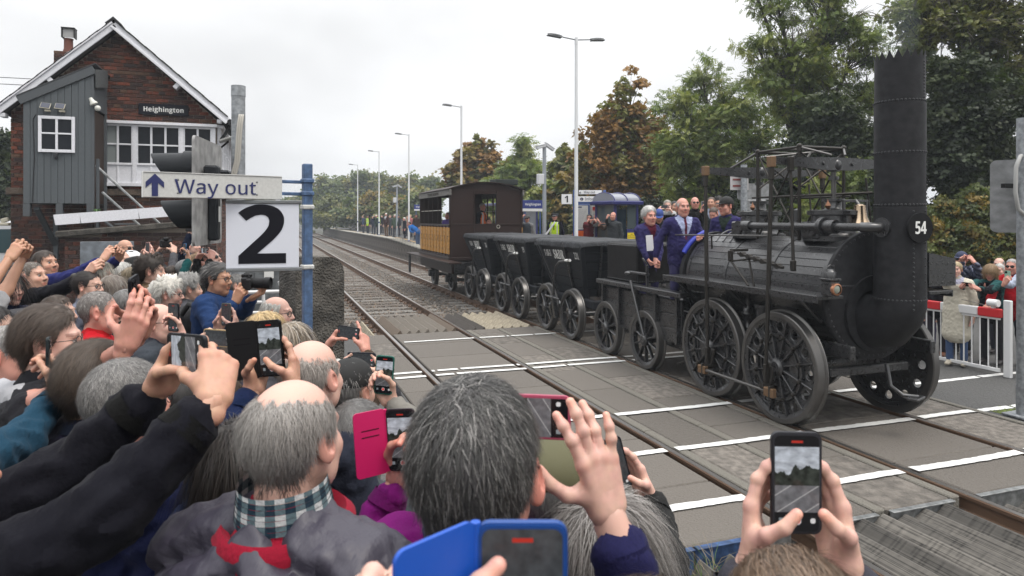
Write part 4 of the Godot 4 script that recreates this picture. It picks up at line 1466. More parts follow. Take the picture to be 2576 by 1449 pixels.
func station() -> void:
	var rng := RandomNumberGenerator.new()
	rng.seed = 5
	var asphalt := mat("asphalt")
	var stonework := mat("platform_face", 0.15, 0.125, 0.105, 0.95, 0, "stain", 1.0, "rough_n", 1.5)
	var pts := [V2(-14.6, 0.3), V2(-16.5, 0.62), V2(-37, 0.62), V2(-47, 0.9), V2(-108, 0.9), V2(-112, 0.1)]
	ground("platform", profile_strip(7.95, 16.0, pts, -0.5), asphalt, "asphalt station platform with a pale edge, right of the train")
	var fc := MB.new()
	for i in pts.size() - 1:
		var a: Vector2 = pts[i]
		var b: Vector2 = pts[i + 1]
		fc.flat([V3(7.86, a.y - 0.06, a.x), V3(7.86, b.y - 0.06, b.x), V3(7.86, -0.4, b.x), V3(7.86, -0.4, a.x)], V3(-1, 0, 0))
		fc.flat([V3(7.86, a.y - 0.06, a.x), V3(7.86, b.y - 0.06, b.x), V3(7.95, b.y - 0.06, b.x), V3(7.95, a.y - 0.06, a.x)], UP)
	ground("platform_face", fc, stonework, "rough stone face of the platform along the track")
	var edge := thing("platform_edging", "row of pale edge slabs with a white line along the platform", "edging")
	var pale := [mat("edge_slab", 0.42, 0.4, 0.35, 0.9, 0, "blotch", 1.0), mat("edge_slab_grey", 0.33, 0.31, 0.27, 0.9, 0, "blotch", 1.0)]
	for i in 96:
		var z := -17.0 - i * 0.93
		var y := plat_y(z)
		var mb := MB.new()
		mb.box(V3(8.0, y + 0.0, z), V3(0.5, 0.09, 0.915), Basis(Vector3.RIGHT, -0.028 if z < -37.0 and z > -47.0 else 0.0), 0.01)
		put("edge_slab", mb, pale[rng.randi() % 2], edge)
	var ym := MB.new()
	for i in 60:
		var z := -20.0 - i * 1.4
		ym.flat([V3(8.55, plat_y(z) + 0.004, z), V3(8.75, plat_y(z) + 0.004, z), V3(8.75, plat_y(z - 1.4) + 0.004, z - 1.4), V3(8.55, plat_y(z - 1.4) + 0.004, z - 1.4)], UP)
	put("warning_strip", ym, mat("tactile_buff", 0.38, 0.25, 0.11, 0.9, 0, "blotch", 1.0), edge)
	slab("terrace", 8.2, 16.0, -14.6, -11.6, -0.3, 0.95, asphalt, "raised paving behind the engine where spectators stand")

	var lz := [-17.97, -30.55, -43.25, -55.94, -70.4]
	for i in 5:
		lamp_post(V3(8.3, plat_y(lz[i]), lz[i]), 6.85, i == 0, ["tall white twin armed lamp post by the blue kiosk", "white lamp post rising behind the coach, second along the platform", "white single armed lamp post third along the platform", "white single armed lamp post fourth along the platform", "white single armed lamp post farthest along the platform"][i])
	cctv_post(V3(9.056, 0.62, -22.26), 4.2, "grey camera post with a white box beside the yellow vested police officer")
	cctv_post(V3(8.75, 0.9, -50.2), 3.8, "thin grey camera post far along the platform behind the crowd")

	var blue := mat("sign_blue", 0.035, 0.075, 0.22, 0.45)
	var white := mat("sign_white", 0.7, 0.7, 0.7, 0.45)
	var ink := mat("sign_ink", 0.012, 0.014, 0.05, 0.5)
	var blk := mat("sign_black", 0.008, 0.008, 0.01, 0.5)
	var along := V3(0.86, 0, 0.26).normalized()
	var fb := Basis(along, UP, along.cross(UP))
	var t := thing("direction_sign", "white sign boards reading 1, Way out and Information on blue posts", "sign", V3(9.0, 0.62, -19.62))
	t.basis = fb
	for x in [0.0, 0.95]:
		var mb := MB.new()
		mb.box(V3(x, 1.27, 0), V3(0.085, 2.54, 0.085), ID, 0.008)
		put("post", mb, blue, t)
	for q in [[-0.25, 2.25, 0.33, 0.31, "1", blk, 0.21, 0.0], [0.49, 2.47, 0.72, 0.125, "Way out", ink, 0.07, -0.03], [0.54, 2.255, 0.9, 0.17, "Information", ink, 0.085, 0.1]]:
		var mb := MB.new()
		mb.box(ZERO, V3(q[2], q[3], 0.03), ID, 0.004)
		var bd := put("board", mb, white, t, V3(q[0], q[1], 0.06))
		lettering("lettering", q[4], q[6], q[5], bd, V3(q[7], 0, 0.017), ID, 1.0, q[4] == "1")
	var mb := MB.new()
	mb.cyl(V3(0.22, 2.255, 0.075), V3(0.22, 2.255, 0.081), 0.05, 0.05, 20)
	put("information_symbol", mb, ink, t)
	mb = MB.new()
	mb.box(V3(0.22, 2.24, 0.084), V3(0.014, 0.05, 0.004))
	mb.box(V3(0.22, 2.28, 0.084), V3(0.014, 0.016, 0.004))
	put("information_symbol", mb, white, t)
	mb = MB.new()
	mb.bar(V3(0.155, 2.44, 0.079), V3(0.195, 2.49, 0.079), 0.012, 0.004, V3(0, 0, 1))
	mb.bar(V3(0.155, 2.44, 0.079), V3(0.19, 2.44, 0.079), 0.012, 0.004, V3(0, 0, 1))
	mb.bar(V3(0.155, 2.44, 0.079), V3(0.155, 2.475, 0.079), 0.012, 0.004, V3(0, 0, 1))
	put("arrow", mb, ink, t)
	put("rail", k_box(V3(0.5, 2.14, 0.04), V3(0.98, 0.07, 0.05), ID, 0.006), blue, t)
	for q in [[0.3, "pale timetable board in a blue frame behind the stone wall", 0], [0.84, "notice board with a red headed poster behind the stone wall", 1]]:
		var n := thing("notice_board", q[1], "notice board", V3(9.0, 0.62, -19.62) + along * (0.33 + 0.53 * q[2]) + V3(0, 0, -0.25))
		n.basis = fb
		mb = MB.new()
		for s in [-0.24, 0.24]:
			mb.box(V3(s, 1.05, -0.03), V3(0.05, 2.1, 0.05), ID, 0.006)
		mb.box(V3(0, 1.68, -0.02), V3(0.5, 0.84, 0.04), ID, 0.01)
		put("frame", mb, blue if q[2] == 0 else mat("frame_grey", 0.35, 0.35, 0.36, 0.5), n)
		var pm := mat("poster_%d" % q[2], 1, 1, 1, 0.3)
		pm.albedo_texture = poster(q[2])
		mb = MB.new()
		mb.flat([V3(-0.21, 1.3, 0.004), V3(0.21, 1.3, 0.004), V3(0.21, 2.06, 0.004), V3(-0.21, 2.06, 0.004)], V3(0, 0, 1), [V2(0, 1), V2(1, 1), V2(1, 0), V2(0, 0)])
		put("poster", mb, pm, n)
	for q in [[V3(7.6 + 1.3, 0.62, -23.0), "blue and white station name sign beside the coach", 1.0], [V3(9.4, 0.9, -45.0), "small blue station name sign far along the platform", 1.0]]:
		var n := thing("station_sign", q[1] + ", reading Heighington", "sign", q[0])
		n.rotation.y = -0.12
		mb = MB.new()
		for s in [-0.28, 0.28]:
			mb.cyl(V3(s, 0, 0), V3(s, 2.0, 0), 0.03, 0.03, 10)
		put("leg", mb, blue, n)
		var bd := put("board", k_box(V3(0, 2.16, 0.03), V3(0.82, 0.3, 0.03), ID, 0.004), mat("name_blue", 0.02, 0.035, 0.19, 0.45), n)
		lettering("lettering", "Heighington", 0.085, white, bd, V3(0, 2.16, 0.047), ID, 0.85)
		put("strip", k_box(V3(0, 1.955, 0.03), V3(0.82, 0.1, 0.03), ID, 0.004), white, n)
	kiosk()
	var w := thing("stone_wall", "low wall of pale and dark mixed stone with a dark coping on the platform", "wall", V3(9.13, 0.62, -19.35))
	w.basis = fb
	put("core", k_box(V3(0.75, 0.48, -0.02), V3(1.5, 0.96, 0.22), ID), mat("mortar_pale", 0.3, 0.28, 0.25, 0.95, 0, "fine", 2.0, "rough_n", 1.0), w)
	var sm := [mat("wall_stone_a", 0.1, 0.09, 0.08, 0.95, 0, "blotch", 2.0, "rough_n", 1.0), mat("wall_stone_b", 0.24, 0.22, 0.19, 0.95, 0, "blotch", 2.0, "rough_n", 1.0), mat("wall_stone_c", 0.17, 0.13, 0.1, 0.95, 0, "blotch", 2.0, "rough_n", 1.0)]
	for r in 9:
		var x := -0.06 * float(r % 2)
		while x < 1.48:
			var l := rng.randf_range(0.13, 0.24)
			var x1 := minf(x + l, 1.5)
			if x1 - maxf(x, 0.0) > 0.04:
				put("stone", k_box(V3((maxf(x, 0) + x1) / 2, 0.055 + r * 0.1, 0.094), V3(x1 - maxf(x, 0) - 0.018, 0.082, 0.035), ID, 0.012), sm[rng.randi() % 3], w)
			x = x1
	for i in 4:
		put("coping_stone", k_box(V3(0.1875 + i * 0.375, 1.01, -0.01), V3(0.37, 0.13, 0.3), ID, 0.015), mat("coping_dark", 0.085, 0.075, 0.07, 0.9, 0, "blotch", 1.5, "rough_n", 0.8), w)
	t = thing("information_panel", "white sloping information panel on a dark stand by the camera post", "panel", V3(8.86, 0.62, -21.3), -0.4)
	put("panel", k_box(V3(0, 1.28, 0), V3(0.06, 0.62, 0.55), Basis(V3(0, 0, 1), -0.62), 0.01), mat("panel_white", 0.62, 0.63, 0.66, 0.4), t)
	mb = MB.new()
	mb.box(V3(0.05, 0.5, 0.15), V3(0.06, 1.0, 0.06))
	mb.box(V3(0.05, 0.5, -0.15), V3(0.06, 1.0, 0.06))
	put("stand", mb, blk, t)
	t = thing("railing", "grey railing with upright bars between the officer and the stone wall", "railing", V3(9.9, 0.62, -24.6))
	for i in 18:
		put("bar", k_cyl(V3(i * 0.1, 0.05, 0), V3(i * 0.1, 1.0, 0), 0.012, 0.012, 6), mat("rail_grey", 0.14, 0.13, 0.125, 0.6), t)
	mb = MB.new()
	mb.bar(V3(-0.05, 1.0, 0), V3(1.8, 1.0, 0), 0.04, 0.04, UP, 0.005)
	mb.bar(V3(-0.05, 0.12, 0), V3(1.8, 0.12, 0), 0.04, 0.03, UP, 0.005)
	put("top_rail", mb, mat("rail_grey"), t)
	t = thing("prohibition_sign", "small round no smoking sign on a pale plate by the railing", "sign", V3(9.75, 1.45, -23.4), -0.3)
	mb = MB.new()
	mb.box(ZERO, V3(0.2, 0.24, 0.01))
	mb.box(V3(0, -0.5, -0.02), V3(0.03, 0.7, 0.02))
	put("plate", mb, mat("plate_pale", 0.42, 0.4, 0.4, 0.5), t)
	mb = MB.new()
	var ring := []
	for i in 21:
		ring.append(V3(cos(TAU * i / 20.0) * 0.07, sin(TAU * i / 20.0) * 0.07 + 0.01, 0.009))
	mb.tube(ring, 0.009, 6, false)
	mb.bar(V3(-0.05, 0.06, 0.009), V3(0.05, -0.04, 0.009), 0.014, 0.006, V3(0, 0, 1))
	put("symbol", mb, mat("sign_red", 0.45, 0.02, 0.03, 0.5), t)
	barrier()
	far_walls()


func poster(kind: int) -> Texture2D:
	var im := Image.create(84, 150, false, Image.FORMAT_RGB8)
	im.fill(C3(0.8, 0.8, 0.78))
	if kind == 0:
		im.fill_rect(Rect2i(4, 6, 40, 9), C3(0.3, 0.32, 0.45))
		for i in 15:
			im.fill_rect(Rect2i(5, 24 + i * 8, 74, 1), C3(0.55, 0.56, 0.58))
			im.fill_rect(Rect2i(5, 27 + i * 8, 30 + (i * 37) % 40, 2), C3(0.62, 0.63, 0.64))
	else:
		im.fill_rect(Rect2i(6, 8, 72, 20), C3(0.7, 0.12, 0.11))
		for i in 12:
			im.fill_rect(Rect2i(8 + i * 6, 28, 3, 8), C3(0.7, 0.12, 0.11))
		im.fill_rect(Rect2i(60, 11, 12, 5), C3(0.85, 0.7, 0.68))
		for i in 10:
			im.fill_rect(Rect2i(8, 46 + i * 9, 40 + (i * 29) % 26, 2), C3(0.55, 0.56, 0.57))
	return ImageTexture.create_from_image(im)


func lamp_post(at: Vector3, h: float, twin: bool, label: String) -> void:
	var t := thing("lamp_post", label, "lamp post", at, 0.0, "white lamp posts along the platform")
	var white := mat("post_white", 0.66, 0.67, 0.68, 0.45)
	var navy := mat("post_navy", 0.02, 0.03, 0.14, 0.5)
	var grey := mat("lamp_grey", 0.17, 0.175, 0.18, 0.5)
	var mb := MB.new()
	mb.cyl(V3(0, 0.05, 0), V3(0, h * 0.55, 0), 0.055, 0.052, 16)
	mb.cyl(V3(0, h * 0.55, 0), V3(0, h - 0.18, 0), 0.05, 0.045, 16)
	put("shaft", mb, white, t)
	mb = MB.new()
	mb.cyl(V3(0, 0, 0), V3(0, 0.1, 0), 0.085, 0.075, 16)
	mb.cyl(V3(0, 1.02, 0), V3(0, 1.14, 0), 0.06, 0.06, 16)
	put("band", mb, navy, t)
	put("collar", k_cyl(V3(0, h - 0.2, 0), V3(0, h, 0), 0.05, 0.05, 14), white, t)
	for s in ([-1.0, 1.0] if twin else [-1.0]):
		var arm := put("arm", k_cyl(V3(0.03 * s, h - 0.06, 0), V3(0.42 * s, h - 0.02, 0), 0.018, 0.018, 10), grey, t)
		mb = MB.new()
		var bs := Basis(V3(0, 0, 1), 0.09 * s)
		mb.sphere(V3(0.66 * s, h + 0.015, 0), V3(0.24, 0.045, 0.09), bs, 16, 8)
		mb.box(V3(0.68 * s, h - 0.02, 0), V3(0.44, 0.03, 0.16), bs, 0.01)
		put("lantern", mb, grey, t)

func cctv_post(at: Vector3, h: float, label: String) -> void:
	var t := thing("camera_post", label, "camera post", at)
	var grey := mat("post_grey", 0.27, 0.29, 0.32, 0.5)
	var mb := MB.new()
	mb.cyl(V3(0, 0, 0), V3(0, h, 0), 0.075, 0.065, 16)
	put("post", mb, grey, t)
	put("box", k_box(V3(-0.16, h * 0.72, 0.02), V3(0.22, 0.36, 0.2), ID, 0.015), mat("box_white", 0.55, 0.56, 0.58, 0.5), t)
	for q in [[V3(-0.16, h - 0.05, 0.05), 0.25], [V3(0.2, h - 0.05, 0.0), -0.55]]:
		mb = MB.new()
		mb.box(q[0], V3(0.36, 0.1, 0.12), Basis(V3(0, 0, 1), q[1]), 0.02)
		mb.box(q[0] + V3(0, 0.06, 0), V3(0.42, 0.015, 0.15), Basis(V3(0, 0, 1), q[1]), 0.004)
		put("camera", mb, mat("box_white"), t)

func kiosk() -> void:
	var t := thing("kiosk", "dark blue kiosk with a curved glazed roof and a yellow notice on its side", "kiosk", V3(10.15, 0.62, -19.0), 0.2)
	var blue := mat("kiosk_blue", 0.02, 0.022, 0.115, 0.4)
	var glass := mat("kiosk_glass", 0.06, 0.075, 0.08, 0.05)
	var w := 0.86
	var d := 0.9
	var mb: MB
	for x in [-w / 2, w / 2]:
		for z in [-d / 2, d / 2]:
			put("post", k_box(V3(x, 1.05, z), V3(0.08, 2.1, 0.08), ID, 0.01), blue, t)
	mb = MB.new()
	mb.box(V3(0.22, 0.66, d / 2), V3(0.4, 1.32, 0.04), ID, 0.005)
	mb.box(V3(0, 0.66, -d / 2), V3(w - 0.08, 1.32, 0.04), ID, 0.005)
	mb.box(V3(w / 2, 0.66, 0), V3(0.04, 1.32, d - 0.08), ID, 0.005)
	put("lower_panel", mb, blue, t)
	put("door", k_box(V3(-0.2, 0.98, d / 2 - 0.03), V3(0.44, 1.9, 0.03), ID, 0.005), mat("kiosk_door", 0.012, 0.02, 0.028, 0.15), t)
	put("pane", k_box(V3(0.22, 1.7, d / 2), V3(0.34, 0.72, 0.012)), glass, t)
	put("pane", k_box(V3(-w / 2, 1.2, 0), V3(0.012, 1.7, d - 0.08)), glass, t)
	put("cornice", k_box(V3(0, 2.12, 0), V3(w + 0.34, 0.13, d + 0.3), ID, 0.03), blue, t)
	mb = MB.new()
	var pl := PackedVector2Array()
	for i in 15:
		var a := PI * i / 14.0
		pl.append(V2(cos(a) * 0.52, 2.17 + sin(a) * 0.26))
	mb.prism(pl, d + 0.18, X3(Basis(UP, PI / 2), ZERO))
	put("curved_roof", mb, mat("roof_glazing", 0.22, 0.23, 0.27, 0.25), t)
	for z in [-(w + 0.16) / 2, 0.0, (w + 0.16) / 2]:
		mb = MB.new()
		var pts := []
		for i in 15:
			var a := PI * i / 14.0
			pts.append(V3(z, 2.17 + sin(a) * 0.27, cos(a) * 0.53))
		mb.tube(pts, 0.02, 6)
		put("roof_rib", mb, blue, t)
	var note := put("notice", k_box(V3(0.2, 1.06, d / 2 + 0.024), V3(0.33, 0.3, 0.008)), mat("notice_yellow", 0.72, 0.55, 0.02, 0.5), t)
	var lines := ["NOTICE", "This station is monitored", "by cameras for the safety", "of passengers and staff", "Please keep clear"]
	for i in 5:
		lettering("lettering", lines[i], 0.022, mat("sign_black"), note, V3(0.2, 1.165 - i * 0.05, d / 2 + 0.029), ID, 0.8, i == 0)

func barrier() -> void:
	var t := thing("barrier_gate", "white crossing barrier with red and white top rail and hanging bars", "barrier", V3(9.9, 0, 0))
	var white := mat("barrier_white", 0.66, 0.66, 0.66, 0.5)
	var red := mat("barrier_red", 0.5, 0.02, 0.025, 0.45)
	for q in [[-6.93, -7.27, red], [-7.27, -7.87, white], [-7.87, -8.45, red], [-8.45, -9.05, white], [-9.05, -9.65, red], [-9.65, -10.25, white], [-10.25, -10.85, red]]:
		var mb := MB.new()
		mb.box(V3(0, 0.89, (q[0] + q[1]) / 2), V3(0.07, 0.13, q[0] - q[1] - 0.002), ID, 0.012)
		put("rail_section", mb, q[2], t)
	for i in 31:
		var mb := MB.new()
		mb.cyl(V3(0, 0.09, -7.0 - i * 0.125), V3(0, 0.83, -7.0 - i * 0.125), 0.01, 0.01, 8)
		put("hanging_bar", mb, white, t)
	var mb := MB.new()
	mb.box(V3(0, 0.07, -8.9), V3(0.03, 0.05, 3.9), ID, 0.004)
	mb.box(V3(0, 0.81, -8.9), V3(0.03, 0.03, 3.9), ID, 0.004)
	put("lower_rail", mb, white, t)
	mb = MB.new()
	mb.cyl(V3(0, 1.03, -7.12), V3(0, 1.03, -6.98), 0.055, 0.055, 16)
	mb.cyl(V3(0, 1.03, -6.99), V3(0, 1.03, -6.975), 0.045, 0.045, 16)
	mb.bar(V3(0, 0.95, -7.05), V3(0, 1.0, -7.05), 0.04, 0.04)
	put("barrier_lamp", mb, white, t)
	rod("tension_wire", V3(0, 0.98, -7.1), V3(0.0, 1.15, -8.6), 0.004, t, mat("rail_grey"))
	t = thing("gate_post", "white square post at the near end of the barrier", "post", V3(9.9, 0, -6.84))
	put("post", k_box(V3(0, 0.54, 0), V3(0.06, 1.1, 0.1), ID, 0.008), white, t)
	t = thing("gate_post", "rust stained cream double post right of the barrier's white post", "post", V3(10.08, 0, -6.62))
	for x in [0.0, 0.14]:
		put("post", k_box(V3(x, 0.5, -x * 0.4), V3(0.07, 1.0, 0.07), ID, 0.008), mat("cream_stained", 0.4, 0.35, 0.25, 0.7, 0, "stain", 2.0), t)
	put("latch_bar", k_bar(V3(-0.15, 0.78, 0.04), V3(0.3, 0.78, -0.08), 0.03, 0.03), mat("rust", 0.12, 0.06, 0.03, 0.8), t)
	t = thing("crossing_signal", "back of a grey crossing signal board on a galvanised pole at the right edge", "crossing signal", V3(8.1, 0, -5.42))
	var galv := mat("galvanised_pole", 0.36, 0.38, 0.4, 0.55, 0.35, "blotch", 2.0)
	mb = MB.new()
	mb.cyl(V3(0, 0.35, 0), V3(0, 3.4, 0), 0.07, 0.07, 20)
	mb.cyl(V3(0, 0.0, 0), V3(0, 0.36, 0), 0.075, 0.075, 20)
	mb.box(V3(0, 0.01, 0), V3(0.3, 0.025, 0.3), ID, 0.004)
	put("pole", mb, galv, t)
	var bb := Basis(UP, -0.98)
	put("backboard", k_prism(round_rect(0.95, 0.86, 0.07), 0.03, X3(bb, V3(0.3, 2.52, -0.02))), mat("board_back", 0.27, 0.275, 0.28, 0.55, 0.0, "blotch", 1.0), t)
	put("bracket", k_bar(V3(-0.22, 2.63, -0.08), V3(0.2, 2.63, -0.08), 0.05, 0.05), mat("bracket_black", 0.015, 0.015, 0.016, 0.6), t)
	put("cable", k_tube([V3(-0.02, 2.98, 0.0), V3(-0.1, 2.96, 0.03), V3(-0.17, 2.84, 0.03), V3(-0.18, 2.55, 0.03), V3(-0.15, 2.36, 0.04), V3(-0.05, 2.3, 0.04)], 0.022, 10), mat("cable_grey", 0.34, 0.34, 0.33, 0.6), t)
	mb = MB.new()
	for s in [0.15, 0.55]:
		var c: Vector3 = V3(0.3, 2.52, -0.02) + bb.x * (s - 0.35)
		mb.cyl(c - bb.z * 0.02, c - bb.z * 0.4, 0.14, 0.15, 20, false)
		mb.cyl(c - bb.z * 0.02, c - bb.z * 0.06, 0.14, 0.14, 20)
	put("hood", mb, mat("bracket_black"), t)
	t = thing("crossing_signal", "grey crossing signal seen from behind, beyond the boiler and left of the guide frame", "crossing signal", V3(9.78, 0.0, -12.45))
	put("pole", k_cyl(V3(0, 0, 0), V3(0, 3.44, 0), 0.07, 0.07, 16), galv, t)
	mb = MB.new()
	mb.prism(round_rect(0.8, 0.36, 0.04), 0.03, X3(Basis(UP, -0.2), V3(0.36, 2.86, -0.1)))
	mb.box(V3(0.34, 2.55, -0.1), V3(0.5, 0.26, 0.2), Basis(UP, -0.2), 0.02)
	put("backboard", mb, mat("board_back"), t)
	var sg := put("warning_plate", k_box(V3(-0.03, 3.1, -0.12), V3(0.42, 0.42, 0.02), Basis(UP, -0.2)), mat("plate_pale"), t)
	mb = MB.new()
	for y in [2.98, 3.12, 3.24]:
		mb.box(V3(-0.03, y, -0.107), V3(0.32, 0.04, 0.01), Basis(UP, -0.2))
	put("red_bars", mb, mat("dull_red", 0.2, 0.05, 0.045, 0.6), sg)
	t = thing("bin", "dark green bin lid behind the man in the navy cap", "bin", V3(11.0, 0, -10.9))
	put("body", k_box(V3(0, 0.72, 0), V3(0.7, 1.44, 0.7), ID, 0.04), mat("bin_green", 0.01, 0.055, 0.04, 0.5), t)
	put("lid", k_prism(PackedVector2Array([V2(-0.38, 1.44), V2(0.38, 1.44), V2(0.34, 1.52), V2(0, 1.57), V2(-0.34, 1.52)]), 0.76), mat("bin_green"), t)

func far_walls() -> void:
	var t := thing("stone_wall", "long low grey wall behind the people at the far end of the platform", "wall", V3(10.9, 0.9, 0))
	var mb := MB.new()
	mb.box(V3(0, 0.6, -72), V3(0.35, 1.2, 66), ID, 0.02)
	put("wall_body", mb, mat("mortar_pale"), t)
	for i in 44:
		put("coping_stone", k_box(V3(0, 1.25, -39.8 - i * 1.5), V3(0.45, 0.12, 1.48), ID, 0.02), mat("coping_dark"), t)
	t = thing("shelter", "blue framed glazed shelter behind the coach", "shelter", V3(9.6, 0.62, -27.5))
	mb = MB.new()
	for x in [-0.6, 0.6]:
		for z in [-1.6, 0.0, 1.6]:
			mb.box(V3(x, 1.1, z), V3(0.07, 2.2, 0.07), ID, 0.008)
	mb.box(V3(0, 2.25, 0), V3(1.5, 0.1, 3.6), ID, 0.02)
	put("frame", mb, mat("kiosk_blue"), t)
	put("pane", k_box(V3(0.6, 1.2, 0), V3(0.012, 1.7, 3.1)), mat("roof_glazing"), t)


# ---------------------------------------------------------------- the signal box and everything near it on the left
const BZ := -16.1     # plane of the gable

var brick_mesh := {}
var brick_mats := []
var bricks_left := {}

func brick_course(parent: Node3D, x0: float, x1: float, y: float, z: float, row: int, rng: RandomNumberGenerator, single: bool, rest: MB, tone := 0, face := V3(0, 0, 1)) -> void:
	var header := row % 4 == 3
	var l := 0.24 if not header else 0.12
	var x := floorf(x0 / l) * l + (l * 0.5 if row % 2 else 0.0) - l
	while x < x1:
		var a := maxf(x, x0) + 0.006
		var b := minf(x + l, x1) - 0.006
		x += l
		if b - a < 0.03:
			continue
		var k := rng.randi() % 10
		var m: int = [0, 0, 1, 1, 2, 3, 4, 4, 5, 5][k] if tone == 0 else [4, 4, 4, 5, 5, 0, 0, 1, 4, 5][k]
		var w := snappedf(b - a, 0.01)
		var at := V3((a + b) / 2, y, z)
		if face.x != 0.0:
			at = V3(z, y, (a + b) / 2)
		at += face * 0.004 * (rng.randf() - 0.5)
		if single:
			var key := "%d_%d" % [int(w * 100), int(face.x)]
			if not brick_mesh.has(key):
				var mb := MB.new()
				mb.box(ZERO, V3(w, 0.0655, 0.03) if face.x == 0.0 else V3(0.03, 0.0655, w), ID, 0.004)
				brick_mesh[key] = mb.mesh()
			put("brick", brick_mesh[key], brick_mats[m], parent, at)
		else:
			var mc := (brick_mats[m] as StandardMaterial3D).albedo_color.srgb_to_linear()
			rest.col = mc
			rest.box(at, V3(w, 0.0655, 0.03) if face.x == 0.0 else V3(0.03, 0.0655, w))

func signal_box() -> void:
	var rng := RandomNumberGenerator.new()
	rng.seed = 77
	brick_mats = []
	for q in [[0.13, 0.052, 0.036], [0.165, 0.058, 0.038], [0.24, 0.072, 0.042], [0.16, 0.09, 0.058], [0.06, 0.038, 0.034], [0.094, 0.044, 0.035]]:
		brick_mats.append(mat("brick_%d" % brick_mats.size(), q[0], q[1], q[2], 0.92, 0, "blotch", 3.0, "rough_n", 0.7))
	var rest_m := mat("brick_rest", 1, 1, 1, 0.92, 0, "blotch", 3.0, "rough_n", 0.7, true)
	var mortar := mat("mortar", 0.3, 0.255, 0.21, 0.95, 0, "fine", 2.0)
	var white := mat("white_timber", 0.68, 0.685, 0.72, 0.55, 0, "soft", 1.5)
	var pane := mat("window_pane", 0.012, 0.014, 0.018, 0.04)
	var t := thing("signal_box", "brick signal box with white windows and a name board reading Heighington", "building", ZERO)
	var mb: MB
	var xl := -4.85
	var xr := -1.1
	var xc := -2.99
	var zb := -21.0
	mb = MB.new()
	mb.prism(PackedVector2Array([V2(xl, -0.3), V2(xr, -0.3), V2(xr, 4.4), V2(xc, 6.12), V2(xl, 4.4)]), 0.25, XO(V3(0, 0, BZ - 0.135)))
	mb.prism(PackedVector2Array([V2(xl, -0.3), V2(xr, -0.3), V2(xr, 4.4), V2(xc, 6.12), V2(xl, 4.4)]), 0.25, XO(V3(0, 0, zb)))
	mb.box(V3(xl + 0.125, 2.05, (BZ + zb) / 2), V3(0.25, 4.7, BZ - zb - 0.6))
	mb.box(V3(xr - 0.14, 1.25, (BZ + zb) / 2), V3(0.25, 3.1, BZ - zb - 0.6))
	mb.box(V3(xr - 0.14, 4.32, (BZ + zb) / 2), V3(0.25, 0.2, BZ - zb - 0.6))
	put("wall", mb, mortar, t)
	var rest := MB.new()
	var count := 0
	for r in 78:
		var y := 0.02 + r * 0.0775
		var half := 2.0
		var a := xl
		var b := xr
		if y > 4.36:
			a = xc - (6.1 - y) * 1.075
			b = xc + (6.1 - y) * 1.095
		if b - a < 0.15:
			continue
		var big := y > 4.2 and count < 300
		if y > 2.9 and y < 4.24:   # left of the window only
			b = -3.36
		var before := t.get_child_count()
		brick_course(t, a, b, y, BZ, r, rng, big, rest, 1 if y < 2.6 else 0)
		count += t.get_child_count() - before
		brick_course(t, zb, BZ - 0.02, y, xl - 0.0, r, rng, false, rest, 1, V3(-1, 0, 0)) if y < 4.3 else null
		if y < 2.75:
			brick_course(t, zb, BZ - 0.02, y, xr - 0.012, r, rng, false, rest, 0, V3(1, 0, 0))
	var rs := put("brickwork", rest, rest_m, t)
	tag(rs, "", "", "", "stuff")
	mb = MB.new()
	mb.box(V3((xl + xr) / 2, 2.8, BZ + 0.03), V3(xr - xl + 0.14, 0.14, 0.12), ID, 0.015)
	mb.box(V3(xr + 0.03, 2.8, (BZ + zb) / 2), V3(0.12, 0.14, BZ - zb), ID, 0.015)
	put("stone_band", mb, mat("band_stone", 0.14, 0.105, 0.08, 0.95, 0, "stain", 1.5, "rough_n", 1.0), t)
	window_row(t, white, pane, -3.33, -1.12, 3.0, 4.22, BZ + 0.045, [2, 3, 2], false)
	window_row(t, white, pane, -20.9, BZ - 0.02, 3.0, 4.22, xr + 0.045, [3, 3, 3, 3, 3], true)
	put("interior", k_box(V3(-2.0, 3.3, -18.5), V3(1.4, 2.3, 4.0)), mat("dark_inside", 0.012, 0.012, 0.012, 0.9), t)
	var slate := [mat("slate_a", 0.035, 0.034, 0.036, 0.6, 0, "blotch", 1.0), mat("slate_b", 0.028, 0.027, 0.03, 0.6, 0, "blotch", 1.0)]
	for s in [-1.0, 1.0]:
		var e := V3(-5.08 if s < 0.0 else -0.86, 4.33 if s < 0.0 else 4.4, 0)
		var r := V3(xc - 0.02, 6.26, 0)
		var n := 14
		for i in n:
			var p := e.lerp(r, float(i) / n)
			var q := e.lerp(r, float(i + 1.25) / n) if i < n - 1 else r
			var dir := (q - p)
			put("slate_course", k_box((p + q) / 2 + V3(0, 0.035 + 0.008 * float(i % 2), (-15.78 - 21.3) / 2), V3(dir.length(), 0.022, 21.3 - 15.78), Basis(V3(0, 0, 1), atan2(dir.y, dir.x)), 0.004), slate[i % 2], t)
		var ang := atan2((r - e).y, (r - e).x)
		var bs := Basis(V3(0, 0, 1), ang)
		for q in [[0.0, 0.15, 0.0, -15.83], [0.055, 0.05, 0.02, -15.81]]:
			put("barge_board", k_box((e + r) / 2 + bs.y * ((-0.07 if s < 0.0 else 0.07) * 0.0 + q[0]) + V3(0, -0.055, q[3]), V3((r - e).length() + 0.02, q[1], 0.035 + q[2]), bs, 0.006), white, t)
		put("soffit", k_box((e + r) / 2 + V3(0, -0.1, -15.97), V3((r - e).length() - 0.3, 0.03, 0.25), bs), mat("soffit_grey", 0.1, 0.09, 0.085, 0.8), t)
		for k in [0.08, 0.46]:
			var p := e.lerp(r, k) + V3(0.0, -0.21, -15.93)
			put("purlin_end", k_box(p, V3(0.09, 0.15 if k > 0.2 else 0.08, 0.2), bs if k > 0.2 else ID, 0.008), white, t)
